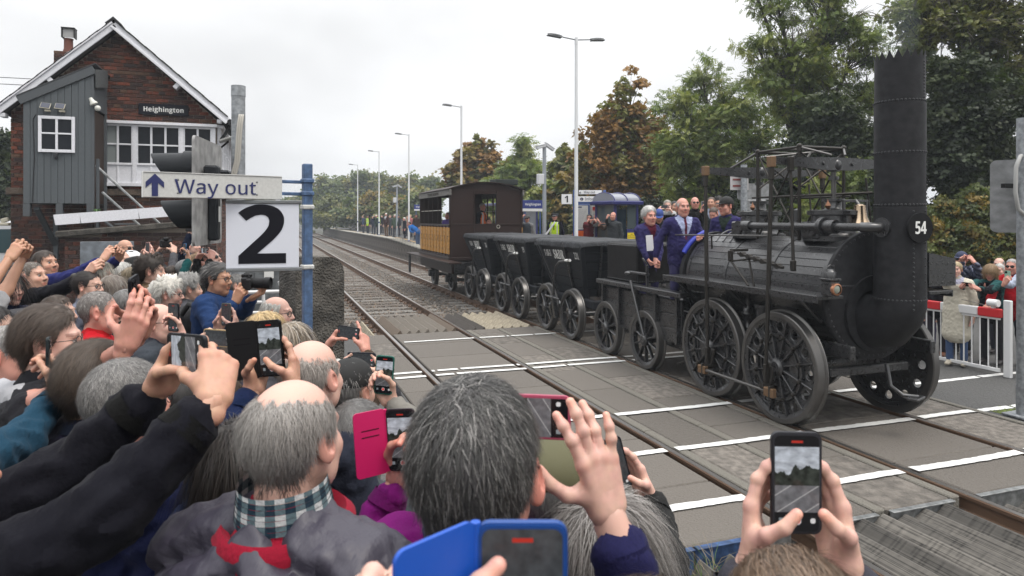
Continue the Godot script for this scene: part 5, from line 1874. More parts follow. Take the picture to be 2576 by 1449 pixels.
	for i in 12:
		put("ridge_tile", k_prism(PackedVector2Array([V2(-0.15, -0.1), V2(0.0, 0.04), V2(0.15, -0.1), V2(0.12, -0.12), V2(0, 0.0), V2(-0.12, -0.12)]), 0.45, XO(V3(xc - 0.02, 6.32, -16.0 - i * 0.455))), slate[i % 2], t)
	mb = MB.new()
	mb.tube([V3(-0.82, 4.33, -15.8), V3(-0.82, 4.33, -21.3)], 0.055, 10)
	mb.tube([V3(-0.82, 4.33, -16.0), V3(-0.92, 4.1, -16.05), V3(-1.02, 3.95, -16.05)], 0.035, 8)
	put("gutter", mb, mat("gutter_black", 0.02, 0.02, 0.022, 0.4), t)
	rest = MB.new()
	var st := put("chimney", k_box(V3(-4.45, 5.6, -18.45), V3(0.43, 1.0, 0.46)), mortar, t)
	for r in 13:
		brick_course(st, -4.67, -4.23, 5.13 + r * 0.0775, -18.215, r, rng, true, rest, 0)
		brick_course(st, -18.68, -18.23, 5.13 + r * 0.0775, -4.23, r, rng, false, rest, 0, V3(1, 0, 0))
	rs = put("brickwork", rest, rest_m, st)
	tag(rs, "", "", "", "stuff")
	put("chimney_pot", k_lathe([V2(0.105, 6.09), V2(0.11, 6.16), V2(0.095, 6.18), V2(0.09, 6.4), V2(0.1, 6.41), V2(0.1, 6.43), V2(0.0, 6.43)], XO(V3(-4.42, 0, -18.4)), 20), mat("pot_red", 0.14, 0.05, 0.035, 0.9, 0, "fine", 2.0), st)
	put("cowl_face", k_box(V3(-4.4, 6.54, -18.3), V3(0.22, 0.2, 0.02), ID, 0.004), mat("cowl_grey", 0.36, 0.36, 0.36, 0.6), st)
	mb = MB.new()
	for s in [-0.125, 0.125]:
		mb.box(V3(-4.4 + s, 6.54, -18.36), V3(0.025, 0.22, 0.2), ID, 0.004)
	mb.box(V3(-4.4, 6.655, -18.36), V3(0.28, 0.02, 0.24), ID, 0.004)
	put("cowl", mb, mat("cowl_dark", 0.03, 0.03, 0.03, 0.6), st)
	var nb := thing("name_board", "black board with white lettering Heighington on the gable", "sign", V3(-2.125, 4.555, BZ + 0.03))
	put("board", k_box(ZERO, V3(0.95, 0.235, 0.03), ID, 0.006), mat("board_black", 0.008, 0.009, 0.014, 0.45), nb)
	lettering("lettering", "Heighington", 0.098, mat("white_letters"), nb, V3(0, -0.0, 0.017), ID, 0.97)
	hut(white, pane)
	stairs(rng, rest_m, mortar)
	signals()
	surroundings(rng)

func window_row(t: Node3D, white: Material, pane: Material, a: float, b: float, y0: float, y1: float, d: float, lights: Array, side: bool) -> void:
	var total := 0
	for n in lights:
		total += n
	var post := 0.085
	var each := (b - a - post * (lights.size() + 1)) / total
	var place := func(u0: float, u1: float, v0: float, v1: float, out: float, thick: float, called: String, m: Material, par: Node3D) -> Node3D:
		var mb := MB.new()
		var c := V3((u0 + u1) / 2, (v0 + v1) / 2, d + out)
		var s := V3(u1 - u0, v1 - v0, thick)
		if side:
			c = V3(d + out, (v0 + v1) / 2, (u0 + u1) / 2)
			s = V3(thick, v1 - v0, u1 - u0)
		mb.box(c, s, ID, 0.004)
		return put(called, mb, m, par)
	place.call(a - 0.04, b + 0.04, y1, y1 + 0.06, 0.03, 0.14, "window_head", white, t)
	place.call(a - 0.04, b + 0.04, y0 - 0.07, y0, 0.02, 0.13, "window_sill", white, t)
	var ym := y0 + 0.38
	var u := a
	for n in lights:
		place.call(u, u + post, y0, y1, 0.0, 0.07, "mullion", white, t)
		u += post
		var u1: float = u + each * n
		var f: Node3D = place.call(u, u1, y0, ym - 0.012, -0.012, 0.03, "panel", white, t)
		for k in n - 1:
			place.call(u + each * (k + 1) - 0.02, u + each * (k + 1) + 0.02, y0 + 0.002, ym, 0.004, 0.03, "panel_rail", white, f)
		var w: Node3D = place.call(u + 0.002, u1 - 0.002, ym - 0.01, ym + 0.035, 0.002, 0.06, "window", white, t)
		place.call(u + 0.002, u1 - 0.002, y1 - 0.045, y1 - 0.002, 0.002, 0.055, "frame", white, w)
		var mid := (ym + y1) / 2
		for k in n:
			var p0: float = u + each * k
			for q in [[ym + 0.03, mid - 0.01], [mid + 0.01, y1 - 0.04]]:
				place.call(p0 + 0.015, p0 + each - 0.015, q[0], q[1], -0.012, 0.008, "pane", pane if not (side == false and n == 2 and k == 0 and u < -2.9) else mat("curtained_pane", 0.2, 0.22, 0.22, 0.08), w)
			place.call(p0 + 0.012, p0 + each - 0.012, mid - 0.016, mid + 0.016, 0.0, 0.035, "glazing_bar", white, w)
			for e in [p0, p0 + each - 0.02]:
				place.call(e + 0.001, e + 0.021, ym + 0.034, y1 - 0.044, 0.0, 0.045, "glazing_bar", white, w)
		u = u1
	place.call(u, u + post, y0, y1, 0.0, 0.07, "mullion", white, t)

func hut(white: Material, pane: Material) -> void:
	var t := thing("porch", "grey boarded lean-to porch hanging on the signal box, with a small white window", "porch", ZERO)
	var grey := mat("hut_grey", 0.075, 0.086, 0.094, 0.7, 0, "soft", 1.6, "fine_n", 0.3)
	var lt := mat("hut_grey_edge", 0.075, 0.084, 0.092, 0.7, 0, "fine", 1.6)
	var zf := -14.9
	var x0 := -4.3
	var x1 := -3.2
	var n := 10
	var mb: MB
	for i in n:
		var a := lerpf(x0, x1, float(i) / n)
		var b := lerpf(x0, x1, float(i + 1) / n)
		var ya := lerpf(4.38, 5.00, float(i) / n)
		var yb := lerpf(4.38, 5.00, float(i + 1) / n)
		put("plank", k_prism(PackedVector2Array([V2(a + 0.003, 2.545), V2(b - 0.003, 2.545), V2(b - 0.003, yb), V2(a + 0.003, ya)]), 0.024, XO(V3(0, 0, zf - 0.004 * float(i % 2)))), grey, t)
	for i in 10:
		mb = MB.new()
		var z := -15.02 - i * 0.115
		mb.box(V3(x0 + 0.01, 3.42, z), V3(0.022, 1.75, 0.11), ID, 0.003)
		put("plank", mb, grey, t)
	mb = MB.new()
	mb.box(V3(-3.75, 2.56, -15.5), V3(1.06, 0.04, 1.15))
	mb.box(V3(-3.75, 3.6, -15.98), V3(1.06, 2.0, 0.03))
	put("floor", mb, grey, t)
	mb = MB.new()
	mb.box(V3(x1 + 0.012, 3.72, zf - 0.02), V3(0.055, 2.62, 0.07), ID, 0.006)
	mb.box(V3(x1 + 0.012, 3.72, -15.98), V3(0.055, 2.62, 0.07), ID, 0.006)
	mb.box(V3(x1 + 0.012, 4.75, -15.5), V3(0.03, 0.75, 0.95), ID, 0.006)
	put("door_frame", mb, lt, t)
	put("door", k_box(V3(x1 - 0.02, 3.45, -15.5), V3(0.03, 1.8, 0.85), ID, 0.006), mat("door_brown", 0.045, 0.03, 0.024, 0.6), t)
	var e := V3(x0 - 0.07, 4.4, 0)
	var r := V3(x1 + 0.05, 5.06, 0)
	var bs := Basis(V3(0, 0, 1), atan2(r.y - e.y, r.x - e.x))
	put("fascia", k_box((e + r) / 2 + V3(0, 0.03, zf + 0.03), V3((r - e).length(), 0.16, 0.03), bs, 0.005), lt, t)
	put("roof", k_box((e + r) / 2 + V3(0, 0.125, -15.48), V3((r - e).length() + 0.06, 0.03, 1.26), bs, 0.005), mat("felt", 0.05, 0.052, 0.055, 0.9), t)
	put("lead_flashing", k_box(V3(x1 + 0.075, 5.0, -15.35), V3(0.025, 0.34, 0.98), Basis(Vector3.RIGHT, 0.18), 0.004), mat("lead", 0.085, 0.09, 0.092, 0.75, 0, "blotch", 2.5), t)
	var w := put("window", k_box(V3(-3.762, 3.83, zf + 0.018), V3(0.585, 0.675, 0.012)), mat("curtained_dark", 0.014, 0.017, 0.02, 0.5), t)
	for q in [[-4.03, 3.83, 0.055, 0.675], [-3.494, 3.83, 0.055, 0.675], [-3.762, 4.14, 0.48, 0.055], [-3.762, 3.52, 0.48, 0.055], [-3.762, 3.83, 0.04, 0.565], [-3.762, 3.845, 0.48, 0.03]]:
		put("frame", k_box(V3(q[0], q[1], zf + 0.035 + (0.002 if q[2] == 0.48 else 0.0)), V3(q[2], q[3], 0.03), ID, 0.004), white, w)
	for x in [-3.888, -3.636]:
		for y in [3.69, 4.0]:
			put("pane", k_box(V3(x, y, zf + 0.028), V3(0.21, 0.26, 0.004)), pane, w)
	for x in [-4.25, -3.73, -3.23]:
		put("joist_end", k_box(V3(x, 2.42, zf - 0.05), V3(0.11, 0.24, 0.12), ID, 0.005), lt, t)
	mb = MB.new()
	mb.bar(V3(-4.12, 2.45, -15.0), V3(-4.05, 1.75, -15.9), 0.09, 0.07, FWD, 0.005)
	mb.bar(V3(-4.05, 2.3, -15.95), V3(-4.05, 1.45, -15.95), 0.08, 0.06, FWD, 0.005)
	put("strut", mb, grey, t)
	for x in [-3.93, -3.7]:
		var l := thing("solar_lamp", "small solar panel lamp over the porch window, %s of the two" % ("left" if x < -3.8 else "right"), "solar lamp", V3(x, 4.32, zf + 0.06), 0, "solar lamps on the porch")
		put("frame", k_box(V3(0.0, 0.03, 0.02), V3(0.165, 0.125, 0.012), Basis(Vector3.RIGHT, -0.5) * Basis(V3(0, 0, 1), -0.12), 0.003), mat("cream_plastic", 0.45, 0.42, 0.33, 0.5), l)
		put("solar_panel", k_box(V3(0.0, 0.036, 0.027), V3(0.145, 0.105, 0.006), Basis(Vector3.RIGHT, -0.5) * Basis(V3(0, 0, 1), -0.12)), mat("solar_cells", 0.045, 0.05, 0.075, 0.25), l)
		put("lamp_body", k_box(V3(0.03, -0.06, 0.0), V3(0.09, 0.035, 0.07), ID, 0.008), mat("cream_plastic"), l)
	var c := thing("security_camera", "small dark camera under the porch window", "camera", V3(-3.77, 3.44, zf + 0.05), 0, "security cameras on the porch")
	mb = MB.new()
	mb.cyl(V3(0, 0.02, -0.03), V3(0, -0.0, 0.07), 0.035, 0.038, 14)
	mb.sphere(V3(0, -0.05, -0.01), V3(0.03, 0.03, 0.03))
	put("camera_body", mb, mat("camera_grey", 0.05, 0.05, 0.055, 0.4), c)
	c = thing("security_camera", "white dome camera on an arm at the porch's right edge", "camera", V3(-3.15, 4.38, zf + 0.05), 0, "security cameras on the porch")
	mb = MB.new()
	mb.lathe([V2(0.0, 0.12), V2(0.03, 0.11), V2(0.045, 0.04), V2(0.07, 0.0), V2(0.07, -0.02), V2(0.0, -0.03)], X3(Basis(V3(0, 0, 1), 0.5), V3(-0.01, 0.06, 0)), 18)
	mb.sphere(V3(0.06, -0.03, 0), V3(0.055, 0.055, 0.055))
	put("dome", mb, mat("dome_white", 0.55, 0.55, 0.5, 0.4), c)
	put("wire", k_tube([V3(-4.1, 4.18, zf + 0.02), V3(-4.14, 4.1, zf + 0.02), V3(-4.12, 3.4, zf + 0.02), V3(-4.15, 2.56, zf + 0.02)], 0.008, 6), mat("gutter_black"), t)

func stairs(rng: RandomNumberGenerator, rest_m: Material, mortar: Material) -> void:
	var galv := mat("galvanised")
	var t := thing("staircase", "steel stair rails slanting down from the porch across the brick wall", "staircase", ZERO)
	for q in [[V3(-3.16, 3.28, -15.0), V3(-1.95, 2.05, -15.0)], [V3(-3.05, 2.77, -15.0), V3(-2.3, 2.02, -15.0)]]:
		var mb := MB.new()
		mb.bar(q[0], q[1], 0.045, 0.045, V3(0, 0, 1), 0.01)
		put("rail", mb, galv, t)
	var mb := MB.new()
	mb.bar(V3(-3.12, 1.9, -15.0), V3(-3.12, 3.4, -15.0), 0.055, 0.055, FWD, 0.006)
	put("newel_post", mb, mat("hut_grey_edge"), t)
	for i in 7:
		put("tread", k_box(V3(-2.95 + i * 0.22, 2.35 - i * 0.2, -15.45), V3(0.24, 0.035, 0.8), ID, 0.004), mat("tread_grey", 0.09, 0.095, 0.1, 0.8), t)
	put("stringer", k_bar(V3(-3.1, 2.3, -15.02), V3(-1.6, 0.95, -15.02), 0.03, 0.2, V3(0, 0, 1), 0.004), mat("hut_grey_edge"), t)
	t = thing("parapet_wall", "low brick parapet with a sloping white painted coping", "wall", ZERO)
	var z := -14.0
	put("wall", k_prism(PackedVector2Array([V2(-3.42, -0.3), V2(-1.3, -0.3), V2(-1.3, 2.1), V2(-3.42, 1.96)]), 0.3, XO(V3(0, 0, z - 0.165))), mortar, t)
	var rest := MB.new()
	var n := 0
	for r in 27:
		var y := 0.03 + r * 0.0775
		if y > 2.02:
			continue
		var a := -3.42
		if y > 1.93:
			a = -3.42 + (y - 1.93) / 0.066
		var before := t.get_child_count()
		brick_course(t, a, -1.3, y, z, r, rng, y > 0.55 and n < 300, rest, 1)
		n += t.get_child_count() - before
	var rs := put("brickwork", rest, rest_m, t)
	tag(rs, "", "", "", "stuff")
	var ang := atan2(0.15, 1.75)
	var bs := Basis(V3(0, 0, 1), ang)
	put("concrete_slab", k_box(V3(-2.38, 2.08, z - 0.12), V3(2.32, 0.115, 0.5), bs, 0.02), mat("old_concrete", 0.115, 0.105, 0.09, 0.95, 0, "stain", 2.0, "rough_n", 1.6), t)
	var white := mat("white_masonry", 0.72, 0.72, 0.76, 0.7, 0, "soft", 2.0, "rough_n", 0.35)
	var o := V3(-3.4, 2.155, z - 0.08)
	for q in [[-0.14, 0.24], [0.255, 1.16], [1.175, 1.95]]:
		put("coping_stone", k_prism(PackedVector2Array([V2(q[0], 0.0), V2(q[1], 0.0), V2(q[1] - (0.35 if q[1] > 1.5 else 0.0), 0.185), V2(q[0] + (-0.02 if q[0] > 0 else -0.02), 0.185)]), 0.34, X3(bs, o)), white, t)
	mb = MB.new()
	for i in 9:
		mb.box(V3(-2.16 + i * 0.018, 1.8, z + 0.018), V3(0.008, 0.055, 0.006))
	put("air_brick", mb, mat("gutter_black"), t)
	var f := thing("fern", "small green fern growing behind the white coping", "fern", V3(-2.98, 2.36, -14.25))
	mb = MB.new()
	mb.col = C3(0.06, 0.13, 0.03)
	for i in 26:
		var a := rng.randf() * TAU
		var d := V3(cos(a), 0.5 + rng.randf(), sin(a)).normalized()
		ribbon(mb, [ZERO, d * 0.06, d * 0.11 + V3(0, -0.01, 0)], [UP, UP, UP], 0.012)
	put("leaves", mb, mat("leaf_small", 1, 1, 1, 0.6, 0, "", 1, "", 1, true), f)
	t = thing("grey_board", "plain blue grey board standing against the brick wall behind the crowd", "board", V3(-2.68, 0, -13.55))
	put("board", k_box(V3(0, 0.93, 0), V3(0.82, 1.86, 0.03), Basis(Vector3.RIGHT, -0.04), 0.006), mat("board_grey", 0.17, 0.19, 0.215, 0.6, 0, "blotch", 0.8), t)
	t = thing("flood_lamp", "cream flood lamp on the corner of the dark brick wall at the left", "lamp", V3(-4.92, 2.18, -15.9))
	mb = MB.new()
	mb.box(V3(0, -0.03, 0), V3(0.22, 0.06, 0.16), ID, 0.015)
	mb.box(V3(0.03, 0.05, 0), V3(0.12, 0.08, 0.1), Basis(V3(0, 0, 1), 0.3), 0.01)
	put("lamp_body", mb, mat("cream_plastic"), t)

func signals() -> void:
	var blue := mat("post_blue", 0.075, 0.14, 0.27, 0.5, 0, "blotch", 3.0, "fine_n", 0.3)
	var alu := mat("sign_alu", 0.53, 0.53, 0.51, 0.5, 0, "soft", 4.0)
	var ink := mat("sign_ink_blue", 0.012, 0.018, 0.095, 0.5)
	var t := thing("sign_post", "blue square sign post carrying the platform signs in the crowd", "post", V3(0.232, 0, -4.79))
	var mb := MB.new()
	mb.box(V3(0, 1.31, 0), V3(0.06, 2.62, 0.06), Basis(UP, 0.2), 0.006)
	put("post", mb, blue, t)
	for y in [2.505, 2.42, 2.33, 1.93]:
		mb = MB.new()
		mb.box(V3(0, y, 0), V3(0.078, 0.03, 0.078), Basis(UP, 0.2), 0.006)
		mb.cyl(V3(0.03, y, 0.03), V3(0.03, y, 0.055), 0.01, 0.01, 8)
		put("clamp", mb, blue if y > 2.4 else alu, t)
	var a := V3(-0.707, 0, -4.49)
	var b := V3(0.069, 0, -4.748)
	var dx := (b - a).normalized()
	var fb := Basis(dx, UP, dx.cross(UP))
	t = thing("way_out_sign", "weathered white sign reading Way out with a dark blue arrow pointing up", "sign", (a + b) / 2 + V3(0, 2.4515, 0))
	t.basis = fb
	put("board", k_box(ZERO, V3(0.816, 0.15, 0.028), ID, 0.004), alu, t)
	mb = MB.new()
	mb.box(V3(0, 0.0762, 0.002), V3(0.816, 0.004, 0.034))
	mb.box(V3(-0.4085, 0, 0.002), V3(0.004, 0.148, 0.034))
	put("edge_trim", mb, mat("trim_white", 0.62, 0.62, 0.6, 0.5), t)
	lettering("lettering", "Way out", 0.084, ink, t, V3(0.0, -0.006, 0.016), ID, 1.12, false)
	put("arrow", k_prism(PackedVector2Array([V2(-0.0165, -0.066), V2(0.0165, -0.066), V2(0.0165, 0.012), V2(0.049, -0.018), V2(0.049, 0.016), V2(0.0, 0.066), V2(-0.049, 0.016), V2(-0.049, -0.018), V2(-0.0165, 0.012)]), 0.004, XO(V3(-0.345, 0, 0.016))), ink, t)
	mb = MB.new()
	for x in [-0.22, 0.245]:
		for y in [-0.045, 0.035]:
			mb.sphere(V3(x, y, 0.0145), V3(0.007, 0.007, 0.003), ID, 10, 4)
	put("screw", mb, mat("galvanised"), t)
	mb = MB.new()
	for y in [0.046, -0.034]:
		mb.box(V3(0.5, y, -0.012), V3(0.22, 0.022, 0.02), ID, 0.003)
	put("bracket_arm", mb, blue, t)
	a = V3(-0.267, 0, -4.707)
	b = V3(0.175, 0, -4.69)
	dx = (b - a).normalized()
	t = thing("platform_number_sign", "square white platform sign with a large black number 2", "sign", (a + b) / 2 + V3(0, 2.142, 0))
	t.basis = Basis(dx, UP, dx.cross(UP))
	put("board", k_box(ZERO, V3(0.442, 0.415, 0.02), ID, 0.003), mat("number_white", 0.6, 0.62, 0.68, 0.5, 0), t)
	mb = MB.new()
	for y in [-0.219, 0.219]:
		mb.box(V3(0.01, y, 0.004), V3(0.462, 0.022, 0.032), ID, 0.003)
		for x in [-0.19, 0.0, 0.15, 0.22]:
			mb.sphere(V3(x, y, 0.021), V3(0.004, 0.004, 0.003), ID, 8, 4)
	put("frame_bar", mb, mat("frame_zinc", 0.16, 0.17, 0.175, 0.5, 0.3), t)
	lettering("number", "2", 0.372, mat("number_black", 0.006, 0.006, 0.01, 0.45), t, V3(-0.012, 0.0, 0.011), ID, 1.15)
	t = thing("concrete_post", "thick dark weathered concrete post behind the blue sign post", "post", V3(0.33, 0, -6.02), 0.42)
	put("post", k_prism(PackedVector2Array([V2(-0.22, 0), V2(0.22, 0), V2(0.22, 1.8), V2(0.205, 1.86), V2(0.16, 1.91), V2(0.1, 1.93), V2(-0.22, 1.94)]), 0.3), mat("dark_concrete", 0.12, 0.11, 0.096, 0.95, 0, "stain", 1.4, "rough_n", 1.4), t)
	t = thing("crossing_signal", "crossing signal from behind, grey board with two long black hoods on a galvanised pole", "crossing signal", V3(-0.315, 0, -7.64))
	mb = MB.new()
	mb.cyl(V3(0, 0, 0), V3(0, 3.6, 0), 0.068, 0.068, 24)
	mb.cyl(V3(0, 3.52, 0), V3(0, 3.63, 0), 0.0715, 0.0715, 24)
	put("pole", mb, mat("galvanised_pole"), t)
	var p := V3(-0.705, 0, -7.25) - t.position
	var q := V3(-0.53, 0, -8.35) - t.position
	dx = (q - p).normalized()
	var nb := dx.cross(UP)     # towards the camera's right, the back of the board
	var bs := Basis(dx, UP, nb)
	var board := mat("board_back")
	put("backboard", k_prism(round_rect(1.11, 1.08, 0.06), 0.025, X3(bs, (p + q) / 2 + V3(0, 2.525, 0))), mat("board_front_back", 0.33, 0.325, 0.32, 0.55, 0, "blotch", 0.8), t)
	var blk := mat("hood_black", 0.016, 0.018, 0.021, 0.5)
	var mid := (p + q) / 2
	for k in [[0.3, 2.76, 0.2], [-0.18, 2.76, 0.2], [0.0, 2.3, 0.2]]:
		mb = MB.new()
		var c: Vector3 = mid - dx * k[0] + V3(0, k[1], 0)
		mb.cyl(c - nb * 0.01, c - nb * 0.14, 0.17, 0.17, 28)
		for rr in [0.155, 0.15]:   # a hood, long above and short below
			var s := mb.v.size()
			for i in 29:
				var tt := TAU * i / 28.0
				var d := UP * cos(tt) + dx * sin(tt)
				for e in [0.06, 0.36 + 0.09 * cos(tt)]:
					mb.vert(c - nb * e + d * rr * (1.0 - 0.25 * (e - 0.06)), d)
			for i in 28:
				mb.tri(s + i * 2, s + i * 2 + 2, s + i * 2 + 3)
				mb.tri(s + i * 2, s + i * 2 + 3, s + i * 2 + 1)
		put("hood", mb, blk, t)
		put("lens", k_sphere(c - nb * 0.14, V3(0.11, 0.11, 0.11)), mat("dark_lens", 0.03, 0.008, 0.008, 0.1), t)
	mb = MB.new()
	mb.box(mid + nb * 0.1 + dx * -0.25 + V3(0, 2.72, 0), V3(0.14, 0.14, 0.14), bs, 0.02)
	mb.box(mid + nb * 0.14 + dx * 0.1 + V3(0, 2.7, 0), V3(0.34, 0.12, 0.16), bs, 0.02)
	mb.box(mid + nb * 0.06 + V3(0, 2.3, 0), V3(0.14, 0.55, 0.1), bs, 0.02)
	put("terminal_box", mb, blk, t)
	put("label_plate", k_box(mid + nb * 0.115 + V3(0, 2.3, 0), V3(0.06, 0.16, 0.006), bs), mat("trim_white"), t)
	mb = MB.new()
	var pts := [V3(0.03, 3.32, 0.06), V3(0.03, 3.3, 0.1), V3(0.015, 3.18, 0.105), V3(-0.005, 2.85, 0.1), V3(-0.05, 2.66, 0.07)]
	for k in 3:
		var sh := []
		for v in pts:
			sh.append(v + V3(0.018 * (k - 1), 0, 0.004 * k))
		mb.tube(sh, 0.011, 8)
	put("cable", mb, mat("cable_old", 0.4, 0.38, 0.34, 0.7), t)
	t = thing("flood_lamp", "tilted flood light on a bracket at the signal box's right corner", "lamp", V3(-0.95, 3.92, -15.9))
	put("lamp_head", k_box(V3(0.12, 0.06, 0), V3(0.44, 0.05, 0.34), Basis(V3(0, 0, 1), 0.35), 0.012), mat("flood_grey", 0.22, 0.22, 0.21, 0.5), t)
	put("bracket", k_tube([V3(0.1, 0.0, 0), V3(-0.05, -0.14, 0), V3(-0.12, -0.2, -0.1)], 0.02, 8), mat("bracket_black"), t)

func surroundings(rng: RandomNumberGenerator) -> void:
	var t := thing("equipment_cabinet", "grey steel equipment cabinet behind the photographer's lens", "cabinet", V3(-0.18, 0, -9.8))
	var mb := MB.new()
	mb.box(V3(0, 0.86, 0), V3(0.6, 1.72, 0.5), ID, 0.015)
	put("cabinet", mb, mat("cabinet_grey", 0.13, 0.14, 0.145, 0.5, 0, "blotch", 1.0), t)
	put("label_plate", k_box(V3(0.16, 1.52, 0.254), V3(0.12, 0.1, 0.004)), mat("trim_white"), t)
	mb = MB.new()
	mb.box(V3(-0.02, 0.8, 0.252), V3(0.006, 1.5, 0.004))
	mb.box(V3(0.05, 0.9, 0.262), V3(0.02, 0.12, 0.02), ID, 0.004)
	put("door_handle", mb, mat("camera_grey"), t)
	t = thing("hand_rail", "white tubular hand rails with a sloping end near the concrete post", "hand rail", V3(0.02, 0, -8.5))
	for i in 3:
		mb = MB.new()
		var y := 1.4 - i * 0.12
		mb.tube([V3(-0.45, y, 0), V3(0.08 + i * 0.03, y, 0)], 0.02, 8)
		put("rail", mb, mat("barrier_white"), t)
	mb = MB.new()
	mb.tube([V3(0.08, 1.52, 0), V3(0.22, 1.1, 0), V3(0.24, 0.25, 0)], 0.024, 8)
	mb.tube([V3(-0.1, 1.45, 0), V3(-0.1, 0.25, 0)], 0.02, 8)
	put("upright", mb, mat("barrier_white"), t)
	t = thing("parked_van", "pale van parked left of the signal box, only its side and windows showing", "van", V3(-8.05, 0, -22.5), 0.15)
	put("body", k_prism(PackedVector2Array([V2(-2.4, 0.35), V2(2.4, 0.35), V2(2.4, 1.15), V2(2.1, 1.35), V2(1.55, 2.05), V2(1.2, 2.2), V2(-2.3, 2.2), V2(-2.4, 2.0)]), 1.9), mat("van_white", 0.55, 0.56, 0.58, 0.3), t)
	mb = MB.new()
	mb.prism(PackedVector2Array([V2(0.3, 1.35), V2(1.85, 1.35), V2(1.4, 1.98), V2(0.3, 1.98)]), 1.93)
	mb.prism(PackedVector2Array([V2(-2.0, 1.35), V2(0.1, 1.35), V2(0.1, 1.98), V2(-2.0, 1.98)]), 1.92)
	put("window", mb, mat("van_glass", 0.03, 0.06, 0.07, 0.05), t)
	for x in [-1.5, 1.5]:
		for z in [-0.9, 0.9]:
			put("wheel", k_cyl(V3(x, 0.34, z - 0.1), V3(x, 0.34, z + 0.1), 0.34, 0.34, 20), mat("rubber", 0.01, 0.01, 0.01, 0.9), t)
	t = thing("distant_house", "pale blue grey house roof far behind the dark tree at the left edge", "house", V3(-17.6, 0, -46))
	put("wall", k_box(V3(0, 2.7, 0), V3(6.0, 5.4, 5.0)), mat("house_cream", 0.45, 0.42, 0.36, 0.8), t)
	put("roof", k_prism(PackedVector2Array([V2(-3.3, 5.4), V2(3.3, 5.4), V2(0, 7.6)]), 5.4), mat("house_slate", 0.2, 0.23, 0.27, 0.7), t)
	put("window", k_box(V3(1.8, 3.8, 2.51), V3(1.0, 1.2, 0.04)), mat("window_pane"), t)
	for i in 2:
		t = thing("overhead_wire", "thin overhead wire left of the gable, %s of the two" % ["upper", "lower"][i], "wire", V3(0, 0, 0), 0, "overhead wires")
		put("wire", k_tube([V3(-30, 7.6 - i * 0.22, -27), V3(-15, 6.9 - i * 0.22, -27), V3(-7, 6.95 - i * 0.22, -27)], 0.012, 5), mat("gutter_black"), t)

func carried_things() -> void:
	camera_body("large black camera with long lens held to the eye by the photographer in blue", V3(-0.165, 1.764, -5.572), V3(-0.943, 0.0, -0.333), 0.15)
	camera_body("black camera held high in both hands beside the pink phone", V3(-1.21, 1.95, -9.33), V3(0.3, 0.0, 0.95), 0.08)
	camera_body("small black camera on the raised navy arm by the signal board", V3(-0.99, 2.13, -9.89), V3(-0.6, 0.1, 0.7), 0.06)
	var pt := thing("paper", "white folded papers on the chest of the smiling white haired crewman", "paper", V3(5.51, 1.88, -9.24), -0.2)
	put("sheet", k_box(ZERO, V3(0.11, 0.24, 0.012), Basis(V3(0, 0, 1), 0.08), 0.002), mat("paper_white", 0.66, 0.66, 0.68, 0.8), pt)
	var t := thing("backpack", "dark grey backpack on the back of the photographer in blue", "backpack", V3(-0.65, 1.36, -5.99), deg_to_rad(-115.0))
	var f := Field.new(V3(-0.17, -0.25, -0.14), V3(0.17, 0.25, 0.14), 0.012)
	f.limb(V3(0, -0.1, 0), V3(0, 0.09, 0), 0.13, 0.115, 0.03, V3(0.95, 1, 1.5))
	f.limb(V3(0, -0.12, 0.08), V3(0, -0.02, 0.08), 0.075, 0.07, 0.02, V3(0.8, 1, 1.6))
	var mb := MB.new()
	mb.col = C3(0.038, 0.036, 0.04)
	f.mesh(mb)
	var cm := mat("backpack_cloth", 1, 1, 1, 0.75, 0, "fine", 8.0, "weave_n", 0.5, true)
	put("sack", mb, cm, t)
	mb = MB.new()
	mb.col = C3(0.02, 0.02, 0.022)
	for s in [-0.11, 0.11]:
		mb.tube([V3(s, 0.15, -0.05), V3(s * 1.15, 0.23, -0.12), V3(s * 1.3, 0.2, -0.22)], 0.022, 8)
	mb.tube([V3(-0.09, 0.13, 0.08), V3(0, 0.16, 0.1), V3(0.09, 0.13, 0.08)], 0.008, 6)
	put("strap", mb, cm, t)


# ---------------------------------------------------------------- trees and hedges
var sprigs := {}

func sprig(kind: String) -> Mesh:   # a twig with its leaves
	if sprigs.has(kind):
		return sprigs[kind]
	var mb := MB.new()
	var rng := RandomNumberGenerator.new()
	rng.seed = 3
	var n: int = {"ash": 9, "broad": 6, "ivy": 6, "far": 5}[kind]
	for i in n:
		var d: Vector3
		var base := ZERO
		var l := 1.0
		var w := .3
		match kind:
			"ash":
				base = V3(0,0,.14 * i)
				d = V3(1.0 if i % 2 else -1.0,-.15 - .2 * rng.randf(),.55).normalized()
				if i == n - 1:
					d = V3(0,-.1,1)
				l = .5
				w = .13
			"broad":
				var a := TAU * i / n + .3 * rng.randf()
				d = V3(cos(a),-.35, sin(a)).normalized()
				l = .75
				w = .22
			_:
				var a := TAU * rng.randf()
				base = V3(rng.randf() - .5, rng.randf() - .5, rng.randf() - .5) * .9
				d = V3(cos(a), rng.randf() - .6, sin(a)).normalized()
				l = .55
				w = .26
		var side := d.cross(UP).normalized()
		var nn := side.cross(d).normalized()
		nn = (nn + V3(rng.randf() - .5,0, rng.randf() - .5) * .6).normalized()
		side = nn.cross(d).normalized()
		var b := .8 + .4 * rng.randf()
		mb.col = Color(b, b, b)
		var mid := base + d * l * .5 - nn * .04
		mb.flat([base, mid + side * w, base + d * l, mid - side * w], nn)
	sprigs[kind] = mb.mesh()
	return sprigs[kind]

